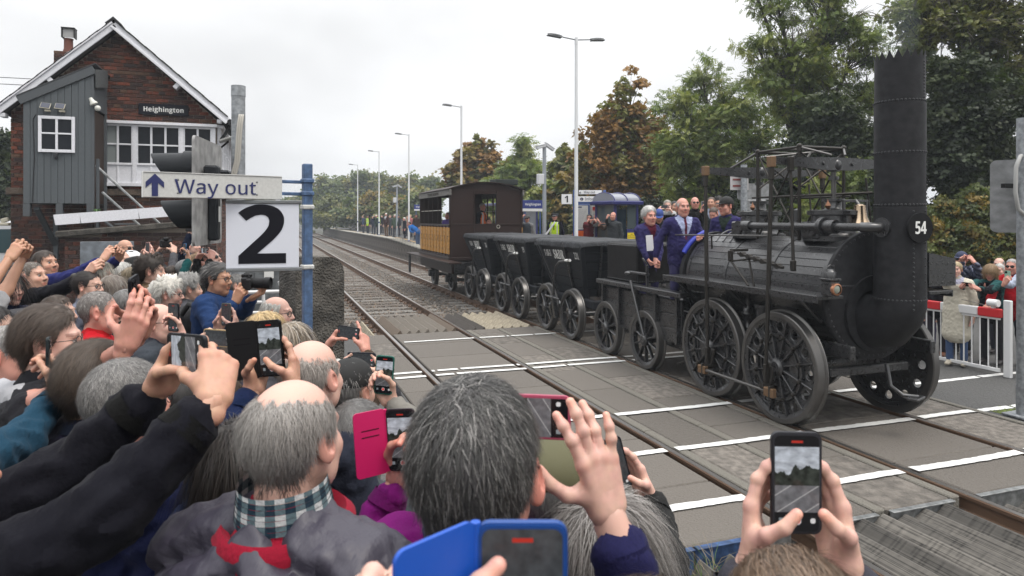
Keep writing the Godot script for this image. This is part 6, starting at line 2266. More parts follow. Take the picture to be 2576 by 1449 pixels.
func tree(called: String, label: String, category: String, base: Vector3, clumps: Array, kind: String, size: float, count: int, tints: Array, trunk_r: float, seed_: int, group := "", twigs := .0) -> void:
	var t := thing(called, label, category, base,.0, group)
	var rng := RandomNumberGenerator.new()
	rng.seed = seed_
	var wood := MB.new()
	var bark := C3(.07,.058,.045)
	wood.col = bark
	var top := ZERO
	var weight := .0
	for c in clumps:
		weight += c[1].x * c[1].y * c[1].z * c[2]
	var mean := ZERO
	for c in clumps:
		mean += c[0]
	mean /= clumps.size()
	var th := mean.y * .55
	var trunk := []
	var rad := []
	for i in 6:
		var k := i / 5.0
		trunk.append(V3(mean.x * .5 * k * k + .08 * sin(k * 5.0 + seed_), th * k, mean.z * .5 * k * k + .08 * cos(k * 4.0)))
		rad.append(trunk_r * (1.0 - .45 * k))
	if trunk_r > .02:
		wood.tube(trunk, rad,9)
	var xfs := []
	var cols := []
	var bare := MB.new()
	for c in clumps:
		var ce: Vector3 = c[0]
		var r: Vector3 = c[1]
		var share: float = r.x * r.y * r.z * c[2] / weight
		var limb := [trunk[-1] if trunk_r > .02 else V3(ce.x,0, ce.z)]
		var p0: Vector3 = limb[0]
		for i in 3:
			limb.append(p0.lerp(ce, (i + 1) / 3.0) + V3(rng.randf() - .5, rng.randf() - .3, rng.randf() - .5) * r.x * .22)
		if trunk_r > .02:
			wood.tube(limb, [trunk_r * .5, trunk_r * .36, trunk_r * .25, trunk_r * .14],6)
		var n := int(count * share)
		var ends := maxi(5, int(n / 26.0))
		var per := maxi(1, n / ends)
		for e in ends:
			var d := V3(rng.randfn(), rng.randfn(), rng.randfn()).normalized()
			var q: Vector3 = ce + d * r * pow(rng.randf(),.42)
			var s: Vector3 = limb[2].lerp(limb[3], rng.randf())
			var m := s.lerp(q,.55) + V3(0,.12 * r.y * rng.randf(),0)
			if trunk_r > .02:
				wood.tube([s, m, q], [trunk_r * .1, trunk_r * .065, trunk_r * .025],4, false)
			var tn: Color = tints[rng.randi() % tints.size()]
			tn = tn * (.75 + .5 * rng.randf()) * c[3]
			var spread: float = r.x * .19 + size * .9
			for k in per:
				var o := V3(rng.randfn(), rng.randfn() * .75, rng.randfn()) * spread * .46
				var b := .75 + .5 * rng.randf()
				var dir := V3(o.x, rng.randf() * .6 - .45, o.z) + V3(rng.randf() - .5,0, rng.randf() - .5) * spread
				if dir.length() < .01:
					dir = Vector3.RIGHT
				dir = dir.normalized()
				var x := dir.cross(UP).normalized()
				var bs := Basis(x, dir.cross(x) * -1.0, dir)
				bs = bs * Basis(V3(0,0,1), rng.randf() * 1.6 - .8)
				xfs.append(X3(bs.scaled(Vector3.ONE * size * (.7 + .6 * rng.randf())), q + o))
				var cc := tn * b
				cols.append(Color(cc.r, cc.g, cc.b))
			if twigs > .0 and rng.randf() < twigs:   # bare twigs that stand out of the crown
				for k in 4:
					var dd := (d + V3(rng.randf() - .5, rng.randf() * .8 - .2, rng.randf() - .5) * .9).normalized()
					var l: float = r.x * (.25 + .35 * rng.randf())
					bare.col = C3(.2,.18,.15)
					bare.tube([q, q + dd * l * .5 + V3(0,.05,0), q + dd * l + V3(0,.05,0)], [.014,.01,.004],4, false)
	var leaf := mat("foliage",1,1,1,.55,0, "",1, "",1, true)
	leaf.backlight_enabled = true
	leaf.backlight = C3(.8,.85,.5)
	leaf.cull_mode = BaseMaterial3D.CULL_DISABLED
	var barkm := mat("bark",1,1,1,.9,0, "blotch",1.0, "rough_n",1.0, true)
	if wood.v.size():
		put("trunk", wood, barkm, t)
	if bare.v.size():
		tag(put("bare_twigs", bare, barkm, t), "", "", "", "stuff")
	stuff("crown", sprig(kind), leaf, xfs, cols, t)

func bush(called: String, label: String, category: String, base: Vector3, y: float, rx: float, ry: float, kind: String, size: float, count: int, tints: Array, trunk_r: float, seed_: int, group: String) -> void:
	var cl := []
	for q in [[-.33,.05,.68,.7], [.33,.08,.68,.72], [.0,-.5,1.0,.6], [.08,.5,.52,.5]]:
		cl.append([V3(rx * q[0] * .943, y + ry * q[1], rx * q[0] * .333),V3(rx * q[2], ry * q[3], rx * q[2] * .85),1.0,1.0])
	tree(called, label, category, base, cl, kind, size, count, tints, trunk_r, seed_, group)

func trees() -> void:
	var ash := [C3(.16,.205,.045), C3(.2,.245,.055), C3(.12,.17,.038), C3(.25,.27,.07)]
	var dark := [C3(.042,.062,.022), C3(.06,.08,.026), C3(.03,.046,.017)]
	var rust := [C3(.25,.13,.035), C3(.2,.15,.04), C3(.28,.15,.04), C3(.17,.17,.045)]
	var mixed := [C3(.13,.15,.04), C3(.17,.17,.045), C3(.26,.18,.04), C3(.09,.115,.034)]
	var olive := [C3(.17,.18,.055), C3(.22,.215,.075), C3(.12,.14,.042)]
	var far := [C3(.13,.165,.05), C3(.17,.2,.06), C3(.1,.135,.045), C3(.22,.2,.06)]
	var g := "trees behind the platform"
	tree("chestnut_tree", "horse chestnut turning brown behind the kiosk, left of the green ashes", "tree",V3(15.6,.5,-28.43), [[V3(-.2,6.4,-.1),V3(1.4,1.4,1.4),1.0,1.00], [V3(-1.2,4.6,-.4),V3(1.3,1.5,1.3),1.0,1.00], [V3(.9,4.9,.3),V3(1.4,1.7,1.4),1.0,1.00], [V3(-.2,3.4,-.1),V3(1.8,1.3,1.8),1.0,1.00], [V3(-1.8,3.3,-.6),V3(.8,1.0,.8),1.0,1.00], [V3(1.2,3.1,.4),V3(.9,1.1,.9),1.0,1.00], [V3(.3,8.0,.1),V3(.7,.7,.7),1.0,1.00], [V3(-.7,2.0,-.2),V3(1.3,.9,1.3),1.0,1.00], [V3(.9,1.9,.3),V3(1.1,.8,1.1),1.0,1.00]], "broad",.2,12000, rust,.22,1, g,.00)
	tree("ash_tree", "large light green ash with a rounded crown behind the kiosk", "tree",V3(16.41,.5,-22.84), [[V3(-.3,7.4,-.1),V3(.7,.9,.7),1.0,1.00], [V3(-1.0,6.2,-.4),V3(1.1,1.1,1.1),1.0,1.00], [V3(.6,6.3,.2),V3(1.3,1.2,1.3),1.0,1.00], [V3(-.1,4.6,-.1),V3(1.7,1.3,1.7),1.0,1.00], [V3(1.6,4.9,.6),V3(1.2,1.3,1.2),1.0,1.00], [V3(-1.5,4.4,-.5),V3(.9,1.1,.9),1.0,1.00], [V3(1.3,3.3,.5),V3(1.5,1.0,1.5),1.0,1.00], [V3(-.7,3.0,-.3),V3(1.3,1.0,1.3),1.0,1.00], [V3(2.4,3.6,.8),V3(.8,.9,.8),1.0,1.00], [V3(.4,2.1,.2),V3(1.9,.8,1.9),1.0,1.00]], "ash",.17,15000, ash,.22,2, g,.00)
	tree("ash_tree", "tall loose ash with open crown above the boiler, sky showing through", "tree",V3(16.5,.5,-18.57), [[V3(-1.1,7.5,-.4),V3(.7,.6,.7),.7,1.00], [V3(-.4,8.8,-.1),V3(.8,.8,.8),.6,1.00], [V3(.0,7.2,.0),V3(1.1,.8,1.1),.8,1.00], [V3(1.1,8.3,.4),V3(1.1,.9,1.1),.7,1.00], [V3(-.9,6.4,-.3),V3(.8,.6,.8),.8,1.00], [V3(.8,6.6,.3),V3(1.1,.7,1.1),1.0,1.00], [V3(2.1,7.5,.8),V3(.9,.9,.9),.7,1.00], [V3(.0,5.6,.0),V3(.9,.6,.9),1.0,1.00], [V3(2.4,6.0,.8),V3(.8,.8,.8),1.0,1.00], [V3(1.3,9.9,.4),V3(1.5,.7,1.5),.7,1.00], [V3(-1.1,9.6,-.4),V3(.7,.5,.7),.5,1.00]], "ash",.15,10000, ash,.24,3, g,.35)
	tree("ivy_tree", "dark ivy covered trunk behind the guide frame", "tree",V3(17.02,.5,-17.54), [[V3(.0,5.0,.0),V3(1.0,.8,1.0),1.3,1.00], [V3(-.4,3.8,-.1),V3(1.0,.8,1.0),1.3,1.00], [V3(.7,4.0,.3),V3(.9,.9,.9),1.3,1.00], [V3(-.9,3.2,-.3),V3(.8,.6,.8),1.3,1.00], [V3(.6,2.8,.2),V3(1.0,.6,1.0),1.3,1.00], [V3(-.2,2.1,-.1),V3(1.3,.6,1.3),1.2,1.00]], "ivy",.2,9500, dark,.3,4, g,.00)
	tree("ash_tree", "bright green young ash sprays directly behind the cylinder and bell", "tree",V3(16.28,.5,-15.99), [[V3(-.2,2.7,-.1),V3(.9,.5,.9),1.0,1.00], [V3(.4,3.0,.2),V3(.7,.5,.7),1.0,1.00], [V3(.2,2.1,.1),V3(.8,.5,.8),1.0,1.00], [V3(-.9,2.0,-.3),V3(.6,.4,.6),1.0,1.00]], "ash",.19,2600, ash,.06,5, g,.00)
	tree("ivy_tree", "huge ivy clad tree right of the chimney with bare twigs in its crown", "tree",V3(16.87,.5,-12.61), [[V3(-.2,4.3,-.1),V3(.9,.8,.9),1.4,.75], [V3(-.6,3.3,-.2),V3(.7,.7,.7),1.4,.75], [V3(.3,3.5,.1),V3(.8,.8,.8),1.4,.75], [V3(-.1,2.5,-.0),V3(.8,.6,.8),1.3,.8], [V3(-.9,4.3,-.3),V3(.5,.7,.5),1.3,.8], [V3(.6,4.8,.2),V3(.8,.8,.8),1.2,.9], [V3(-.2,5.3,-.1),V3(.8,.6,.8),1.0,1.00]], "ivy",.17,12000, dark,.4,6, g,.00)
	tree("tall_tree", "tall thinning olive green tree with many bare twigs at the upper right", "tree",V3(17.73,.5,-13.26), [[V3(-.2,7.0,-.1),V3(1.2,.7,1.2),.6,1.00], [V3(1.0,6.7,.4),V3(.9,.9,.9),.6,1.00], [V3(-1.2,6.4,-.4),V3(.7,.7,.7),.7,1.00], [V3(.4,5.6,.1),V3(1.0,.6,1.0),.6,1.00], [V3(1.6,5.5,.6),V3(.6,.7,.6),.6,1.00], [V3(-.7,5.5,-.2),V3(.7,.6,.7),.8,1.00], [V3(-1.4,7.3,-.5),V3(.9,.6,.9),.6,1.00], [V3(.4,8.1,.1),V3(1.5,.5,1.5),.5,1.00], [V3(1.2,4.5,.4),V3(.5,.5,.5),.5,1.00]], "broad",.12,9500, olive,.22,7, g,.9)
	tree("shrub", "sparse leafy branches at the right edge below the tall tree", "shrub",V3(18.53,.5,-12.55), [[V3(-.4,3.1,-.1),V3(.5,.5,.5),.7,1.00], [V3(.1,2.6,.1),V3(.4,.5,.4),.7,1.00], [V3(-.2,2.3,-.1),V3(.6,.4,.6),1.0,1.00]], "broad",.16,1500, olive,.05,8, g,.5)
	bush("hedge", "autumn tinted hedge behind the barrier, next to the tool box", "hedge",V3(15.18,.00,-12.14),1.88,.67,.84, "ivy",.13,5200, mixed,.00,20, "hedges behind the barrier")
	bush("hedge", "autumn tinted hedge with yellow patches behind the woman in cream", "hedge",V3(15.79,.00,-11.61),2.17,.71,.83, "ivy",.13,5200, mixed,.00,21, "hedges behind the barrier")
	bush("hedge", "autumn tinted hedge at the right edge behind the red sweater", "hedge",V3(16.18,.00,-11.05),1.89,.64,.86, "ivy",.13,5200, mixed,.00,22, "hedges behind the barrier")
	bush("hedge", "olive hedge beyond the right edge of the crossing", "hedge",V3(16.75,.00,-10.63),2.17,.63,1.00, "ivy",.13,5200, olive,.00,23, "hedges behind the barrier")
	tree("chestnut_tree", "smaller brown and green chestnut rising behind the coach", "tree",V3(13.38,.5,-45.12), [[V3(.0,6.3,.0),V3(1.2,1.1,1.2),1.0,1.00], [V3(-1.0,5.3,-.4),V3(1.2,1.1,1.2),1.0,1.00], [V3(1.0,5.3,.4),V3(1.2,1.1,1.2),1.0,1.00], [V3(.1,4.5,.0),V3(1.9,1.1,1.9),1.0,1.00], [V3(-1.5,4.2,-.5),V3(1.0,.8,1.0),1.0,1.00], [V3(1.5,4.2,.5),V3(1.0,1.1,1.0),1.0,1.00]], "broad",.28,5500, rust,.2,9, g,.00)
	tree("poplar_tree", "narrow light green tree between the coach and the camera post", "tree",V3(15.18,.5,-41.3), [[V3(.0,6.2,.0),V3(.7,1.0,.7),1.0,1.00], [V3(.5,4.8,.2),V3(1.0,1.3,1.0),1.0,1.00], [V3(-.5,4.6,-.2),V3(1.0,1.1,1.0),1.0,1.00], [V3(.2,2.8,.1),V3(1.4,1.5,1.4),1.0,1.00], [V3(-1.0,2.5,-.3),V3(1.1,1.3,1.1),1.0,1.00]], "ash",.34,4200, ash,.18,10, g,.00)
	bush("shrub", "light green shrub behind the coach roof", "shrub",V3(12.46,.5,-39.08),2.96,1.19,1.43, "broad",.26,2600, ash,.05,30, "shrubs behind the platform")
	bush("shrub", "shrub behind the blue station name sign", "shrub",V3(12.9,.5,-35.74),1.55,1.32,.99, "broad",.26,2600, mixed,.05,31, "shrubs behind the platform")
	bush("shrub", "leafy green shrub behind the camera post", "shrub",V3(13.98,.5,-34.3),2.42,1.18,1.61, "broad",.26,2600, ash,.05,32, "shrubs behind the platform")
	bush("shrub", "mixed green shrub behind the number 1 sign", "shrub",V3(14.38,.5,-32.04),2.79,1.12,1.73, "broad",.26,2600, mixed,.05,33, "shrubs behind the platform")
	bush("shrub", "low shrub behind the notice boards", "shrub",V3(14.82,.5,-29.77),1.58,1.15,.96, "broad",.26,2600, olive,.05,34, "shrubs behind the platform")
	bush("shrub", "dark shrub under the ash behind the kiosk", "shrub",V3(16.1,.5,-26.13),1.94,1.22,.96, "ivy",.2,2600, dark,.05,35, "shrubs behind the platform")
	bush("shrub", "dark shrub behind the spectators, left of the crewman in the cap", "shrub",V3(16.86,.5,-24.27),2.59,1.32,1.16, "ivy",.2,2600, dark,.05,36, "shrubs behind the platform")
	bush("shrub", "dark shrub behind the crewman in the black cap", "shrub",V3(17.04,.5,-21.03),2.36,1.18,.89, "ivy",.2,2600, dark,.05,37, "shrubs behind the platform")
	bush("shrub", "dark shrub behind the rear cylinder", "shrub",V3(17.22,.5,-19.38),1.9,.98,.7, "ivy",.2,2600, dark,.05,38, "shrubs behind the platform")
	bush("shrub", "thin tree top left of the white lamp post", "shrub",V3(15.4,.5,-34.86),4.64,.88,1.1, "broad",.26,2600, olive,.05,39, "shrubs behind the platform")
	bush("shrub", "dark foliage right behind the chimney", "shrub",V3(16.34,.5,-14.38),2.53,.77,1.32, "ivy",.2,2600, dark,.05,40, "shrubs behind the platform")
	bush("tree", "round green tree at the left end of the far wood", "tree",V3(8.13,-.2,-113.78),6.35,2.68,2.87, "far",.75,1500, far,.12,60, "far wood along the line")
	bush("tree", "taller tree second in the far wood", "tree",V3(11.76,-.2,-120.98),7.32,2.6,3.29, "far",.75,1500, far,.12,61, "far wood along the line")
	bush("tree", "rounded tree third in the far wood, behind the farthest lamp post", "tree",V3(13.8,-.2,-113.9),7.39,2.34,3.38, "far",.75,1500, far,.12,62, "far wood along the line")
	bush("tree", "tree fourth in the far wood", "tree",V3(17.61,-.2,-121.03),7.54,2.65,3.48, "far",.75,1500, far,.12,63, "far wood along the line")
	bush("tree", "olive tree fifth in the far wood", "tree",V3(18.34,-.2,-108.06),6.59,2.38,2.82, "far",.75,1500, mixed,.12,64, "far wood along the line")
	bush("tree", "tree sixth in the far wood, left of the coach", "tree",V3(22.16,-.2,-113.07),7.02,2.52,3.05, "far",.75,1500, far,.12,65, "far wood along the line")
	bush("tree", "tree at the right end of the far wood, behind the coach", "tree",V3(22.71,-.2,-103.33),6.47,2.07,2.56, "far",.75,1500, far,.12,66, "far wood along the line")
	bush("bush", "low scrub on the bank at the left of the far platform", "bush",V3(7.71,-.2,-90.59),3.78,2.56,1.53, "far",.6,1500, olive,.00,67, "far wood along the line")
	bush("bush", "low scrub on the bank behind the farthest lamp post", "bush",V3(9.66,-.2,-85.67),3.47,2.2,1.37, "far",.6,1500, far,.00,68, "far wood along the line")
	bush("bush", "autumn bush behind the left of the platform crowd", "bush",V3(11.39,-.2,-80.81),3.89,2.09,1.63, "far",.6,1500, mixed,.00,69, "far wood along the line")
	bush("bush", "autumn bush behind the middle of the platform crowd", "bush",V3(13.32,-.2,-75.89),3.6,2.21,1.41, "far",.6,1500, mixed,.00,70, "far wood along the line")
	bush("bush", "grassy scrub beside the far tracks", "bush",V3(6.24,-.2,-98.54),2.78,1.66,.99, "far",.6,1500, olive,.00,71, "far wood along the line")
	bush("bush", "bush behind the coach's rear end", "bush",V3(14.57,-.2,-69.09),3.71,1.63,1.63, "far",.6,1500, far,.00,72, "far wood along the line")
	bush("bush", "distant trees left of the tracks behind the signs", "bush",V3(4.27,-.2,-125.74),4.61,2.79,2.09, "far",.75,1500, far,.00,73, "far wood along the line")
	bush("bush", "distant trees behind the signal box", "bush",V3(-2.41,-.2,-117.5),5.07,3.83,2.24, "far",.75,1500, far,.00,74, "far wood along the line")
	tree("conifer", "dark evergreen tree at the left edge behind the signal box", "tree",V3(-10.13,.5,-32.2), [[V3(-.1,4.1,-.1),V3(.6,.9,.6),1.3,1.00], [V3(.1,3.0,.0),V3(.6,.9,.6),1.3,1.00], [V3(-.3,2.2,-.1),V3(.8,.9,.8),1.2,1.00], [V3(.1,4.9,.1),V3(.3,.4,.3),1.2,1.00], [V3(.3,1.6,.1),V3(.5,.6,.5),1.0,1.00]], "ivy",.28,5500, dark,.2,80, "",.00)

# ---------------------------------------------------------------- people
var proto := {}          # head and hand shapes, shared by everybody
var people_out := []
var specs := []

func head_shape(kind: String, cell: float) -> MB:
	var f := Field.new(V3(-0.1, -0.15, -0.125), V3(0.1, 0.13, 0.13), cell)
	var old := kind == "o"
	var fem := kind == "f"
	f.ball(V3(0, 0.03, -0.015), V3(0.076, 0.088, 0.098), 0.01)
	f.ball(V3(0, -0.035, 0.03), V3(0.06 if not fem else 0.056, 0.082, 0.064), 0.03)
	for s in [-1.0, 1.0]:
		f.limb(V3(0.05 * s, -0.045, 0.0), V3(0.012 * s, -0.1, 0.056), 0.02 if not fem else 0.015, 0.019 if not fem else 0.015, 0.03)
		f.ball(V3(0.04 * s, -0.03, 0.06), Vector3.ONE * (0.026 if old else 0.021), 0.03)
		if old:
			f.ball(V3(0.042 * s, -0.075, 0.035), V3(0.024, 0.028, 0.03), 0.025)
	f.ball(V3(0, -0.101, 0.062), V3(0.018, 0.015, 0.016), 0.02)
	f.limb(V3(-0.036, 0.024, 0.08), V3(0.036, 0.024, 0.08), 0.011 if not fem else 0.007, 0.011 if not fem else 0.007, 0.02)
	for s in [-1.0, 1.0]:
		f.ball(V3(0.031 * s, 0.003, 0.096), V3(0.017, 0.011, 0.013), 0.014, ID, true)
	f.limb(V3(0, 0.014, 0.088), V3(0, -0.027, 0.108), 0.0075, 0.0125 if not fem else 0.0095, 0.012)
	for s in [-1.0, 1.0]:
		f.ball(V3(0.011 * s, -0.031, 0.099), Vector3.ONE * 0.0085, 0.008)
	f.limb(V3(-0.02, -0.06, 0.085), V3(0.02, -0.06, 0.085), 0.007, 0.007, 0.008)
	f.limb(V3(-0.016, -0.073, 0.084), V3(0.016, -0.073, 0.084), 0.008, 0.008, 0.008)
	f.limb(V3(0, -0.07, -0.025), V3(0, -0.17, -0.04), 0.052 if not fem else 0.045, 0.056 if not fem else 0.048, 0.03)
	if old:
		f.ball(V3(0, -0.108, 0.02), V3(0.04, 0.03, 0.045), 0.03)
	for s in [-1.0, 1.0]:
		var tilt := Basis.from_euler(V3(-0.2, 0.45 * s, 0.12 * s))
		f.ball(V3(0.08 * s, -0.004, -0.008), V3(0.01, 0.034 if not old else 0.038, 0.021), 0.006, tilt)
		f.ball(V3(0.089 * s, -0.001, -0.003), V3(0.007, 0.019, 0.009), 0.005, tilt, true)
	var mb := MB.new()
	f.mesh(mb)
	for i in mb.v.size():
		var p := mb.v[i]
		var t := Color.WHITE
		var d := V2(p.x / 0.024, (p.y + 0.066) / 0.013).length()
		if p.z > 0.07 and d < 1.3:
			t = t.lerp(C3(0.86, 0.55, 0.55), clampf(1.6 - d * 1.2, 0, 1))
		if p.z > 0.075 and absf(p.y + 0.0665) < 0.0022 and absf(p.x) < 0.021:
			t = C3(0.35, 0.2, 0.2)
		var ax := absf(p.x)
		if p.z > 0.05:
			var e := maxf(absf(ax - 0.033) / 0.021, absf(p.y - 0.029) / 0.0065)
			if e < 1.0:
				t = t * C3(0.55, 0.5, 0.48)
			t = t.lerp(C3(1.05, 0.74, 0.72), 0.55 * clampf(1.0 - V2((ax - 0.045) / 0.026, (p.y + 0.03) / 0.026).length(), 0, 1))
			t = t.lerp(C3(1.05, 0.72, 0.7), 0.5 * clampf(1.0 - V2(ax / 0.018, (p.y + 0.025) / 0.022).length(), 0, 1))
		if ax > 0.078 and absf(p.y) < 0.045:
			t = t.lerp(C3(1.04, 0.7, 0.68), 0.6)
		mb.c[i] = t
	return mb

func hand_shape(pose: String, cell: float) -> MB:
	var f := Field.new(V3(-0.11, -0.07, -0.05), V3(0.12, 0.21, 0.13), cell)
	var curl := {"grip": [[35, 50, 35], [38, 55, 35], [42, 58, 35], [45, 60, 38]], "pinch": [[20, 55, 25], [45, 70, 40], [55, 75, 45], [60, 75, 45]],
		"open": [[8, 14, 8], [4, 12, 8], [10, 16, 10], [-6, 16, 10]], "fist": [[75, 90, 50], [78, 92, 55], [80, 92, 55], [82, 90, 55]], "relax": [[18, 28, 18], [22, 32, 20], [26, 35, 20], [30, 36, 22]], "side": [[14, 22, 12], [20, 26, 15], [26, 30, 18], [30, 32, 20]], "point": [[4, 8, 4], [60, 85, 45], [65, 88, 45], [68, 88, 45]]}[pose] as Array
	var x0 := [0.029, 0.0095, -0.0105, -0.029]
	var y0 := [0.092, 0.096, 0.091, 0.082]
	var len_ := [[0.043, 0.026, 0.021], [0.047, 0.029, 0.022], [0.044, 0.027, 0.022], [0.034, 0.02, 0.019]]
	var sp := 6.0 if pose == "open" else 3.0
	f.limb(V3(0, -0.022, 0), V3(0, 0.005, 0), 0.026, 0.0255, 0.01, V3(1, 1, 1.3))
	for k in 4:
		f.limb(V3(x0[k] * 0.55, 0.01, 0), V3(x0[k], y0[k], 0.0), 0.0148, 0.011, 0.016)
	f.limb(V3(-0.02, 0.015, 0.006), V3(-0.026, 0.06, 0.006), 0.016, 0.011, 0.015)
	var tips := []
	for k in 4:
		var p := V3(x0[k], y0[k], 0)
		var ang := 0.0
		var side := deg_to_rad((1.5 - k) * sp)
		var r := [0.0097, 0.0099, 0.0094, 0.0082][k] as float
		for j in 3:
			ang += deg_to_rad(curl[k][j])
			var d := V3(sin(side) * cos(ang), cos(side) * cos(ang), sin(ang))
			var q: Vector3 = p + d * len_[k][j]
			f.limb(p, q, r, r * 0.93, 0.006 if j else 0.009)
			if j < 2:
				f.ball(q - V3(0, 0, 0.0), Vector3.ONE * r * 1.07, 0.004)
			p = q
			r *= 0.92
			if j == 2:
				tips.append([p, d])
	f.limb(V3(0.01, 0.012, 0.006), V3(0.03, 0.045, 0.014), 0.018, 0.014, 0.016)
	var th: Array = {"grip": [V3(0.05, 0.062, 0.026), V3(0.05, 0.094, 0.044), V3(0.036, 0.116, 0.054)], "pinch": [V3(0.048, 0.058, 0.034), V3(0.05, 0.08, 0.062), V3(0.04, 0.094, 0.086)],
		"open": [V3(0.06, 0.05, 0.016), V3(0.083, 0.076, 0.024), V3(0.094, 0.102, 0.028)], "fist": [V3(0.046, 0.064, 0.03), V3(0.034, 0.084, 0.05), V3(0.01, 0.09, 0.058)],
		"side": [V3(0.056, 0.052, 0.026), V3(0.066, 0.066, 0.052), V3(0.066, 0.088, 0.07)],
		"relax": [V3(0.05, 0.06, 0.02), V3(0.056, 0.09, 0.03), V3(0.054, 0.116, 0.036)], "point": [V3(0.046, 0.062, 0.03), V3(0.036, 0.086, 0.048), V3(0.014, 0.096, 0.056)]}[pose]
	f.limb(V3(0.026, 0.038, 0.01), th[0], 0.0145, 0.0125, 0.012)
	f.limb(th[0], th[1], 0.0114, 0.0106, 0.005)
	f.limb(th[1], th[2], 0.011, 0.009, 0.004)
	tips.append([th[2], (th[2] - th[1]).normalized()])
	var tone := FastNoiseLite.new()
	tone.frequency = 1.0
	var mb := MB.new()
	f.mesh(mb)
	for i in mb.v.size():
		var p := mb.v[i]
		var t := Color.WHITE
		for k in 5:
			var d: float = (p - tips[k][0]).length()
			if d < 0.022:
				t = t.lerp(C3(1.05, 0.72, 0.7), 0.6 * (1.0 - d / 0.022))
		for k in 4:   # knuckles
			if p.z < 0.0:
				var d := (p - V3(x0[k], y0[k], -0.008)).length()
				if d < 0.013:
					t = t.lerp(C3(1.0, 0.7, 0.66), 0.5 * (1.0 - d / 0.013))
		for k in 5:   # nails
			var dv: Vector3 = tips[k][1]
			var back := V3(0, dv.z, -dv.y).normalized() if k < 4 else V3(0.5, 0.2, 0.8).normalized()
			if mb.n[i].dot(back) > 0.72 and (p - tips[k][0] + dv * 0.001).length() < 0.0125:
				t = C3(1.22, 1.0, 0.95)
		t = t * (1.0 + 0.16 * tone.get_noise_3dv(p * 55.0))
		t.g *= 1.0 + 0.1 * tone.get_noise_3dv(p * 30.0 + Vector3.ONE * 9.0)
		mb.c[i] = t
	return mb

func make_protos() -> void:
	var jobs := []
	for kind in ["m", "o", "f"]:
		jobs.append(["head_" + kind + "2", kind, 0.0042])
		jobs.append(["head_" + kind + "1", kind, 0.0065])
		jobs.append(["head_" + kind + "0", kind, 0.01])
	for pose in ["grip", "pinch", "open", "fist", "relax", "point", "side"]:
		jobs.append(["hand_" + pose + "2", pose, 0.0032])
		jobs.append(["hand_" + pose + "0", pose, 0.006])
	var got := []
	got.resize(jobs.size())
	var id := WorkerThreadPool.add_group_task(func(i): got[i] = head_shape(jobs[i][1], jobs[i][2]) if jobs[i][0].begins_with("head") else hand_shape(jobs[i][1], jobs[i][2]), jobs.size(), 4)
	WorkerThreadPool.wait_for_group_task_completion(id)
	for i in jobs.size():
		proto[jobs[i][0]] = got[i]

# thickness, hairline at the forehead, at the temple, at the nape, bald radius, strand length, lift, roughness
var HAIR := {
	"crop": [0.006, 0.072, 0.045, -0.085, 0.0, 0.014, 0.25, 0.3], "short": [0.008, 0.07, 0.045, -0.088, 0.0, 0.03, 0.13, 0.5], "swept": [0.016, 0.072, 0.045, -0.085, 0.0, 0.055, 0.12, 0.5],
	"bald": [0.007, 0.075, 0.045, -0.088, 0.092, 0.026, 0.1, 0.3], "thin": [0.007, 0.09, 0.058, -0.085, 0.072, 0.045, 0.07, 0.6], "shaven": [0.0016, 0.075, 0.045, -0.085, 0.098, 0.0, 0.0, 0.1],
	"curly": [0.032, 0.068, 0.04, -0.1, 0.0, 0.05, 0.5, 1.4], "bob": [0.022, 0.066, 0.035, -0.1, 0.0, 0.14, 0.02, 0.3], "long": [0.02, 0.066, 0.035, -0.1, 0.0, 0.22, 0.02, 0.3], "bun": [0.01, 0.07, 0.045, -0.09, 0.0, 0.06, 0.0, 0.15],
}

func hair_inside(p: Vector3, st: Array) -> float:
	var a := rad_to_deg(atan2(absf(p.x), p.z))
	var xs := [0.0, 35.0, 55.0, 72.0, 82.0, 95.0, 114.0, 126.0, 150.0, 180.0]
	var ys := [st[1], st[1] - 0.012, st[2], -0.012, 0.01, 0.04, 0.034, -0.035, st[3] + 0.012, st[3]]
	var yb: float = ys[9]
	for i in 9:
		if a < xs[i + 1]:
			yb = lerpf(ys[i], ys[i + 1], (a - xs[i]) / (xs[i + 1] - xs[i]))
			break
	var d := p.y - yb
	if absf(p.x) > 0.0805 and p.y < 0.036:
		d = -1.0
	if st[4] > 0.0:
		d = minf(d, ((p - V3(0, 0.125, 0.012)) * V3(1.0, 1.0, 0.72)).length() - st[4])
	return d

func ribbon(mb: MB, pts: Array, out: Array, w: float) -> void:
	var s := mb.v.size()
	for i in pts.size():
		var t: Vector3 = (pts[mini(i + 1, pts.size() - 1)] - pts[maxi(i - 1, 0)]).normalized()
		var side := t.cross(out[i]).normalized() * w * (1.0 - 0.75 * float(i) / (pts.size() - 1))
		mb.vert(pts[i] - side, out[i])
		mb.vert(pts[i] + side, out[i])
	for i in pts.size() - 1:
		mb.tri(s + i * 2, s + i * 2 + 1, s + i * 2 + 3)
		mb.tri(s + i * 2, s + i * 2 + 3, s + i * 2 + 2)

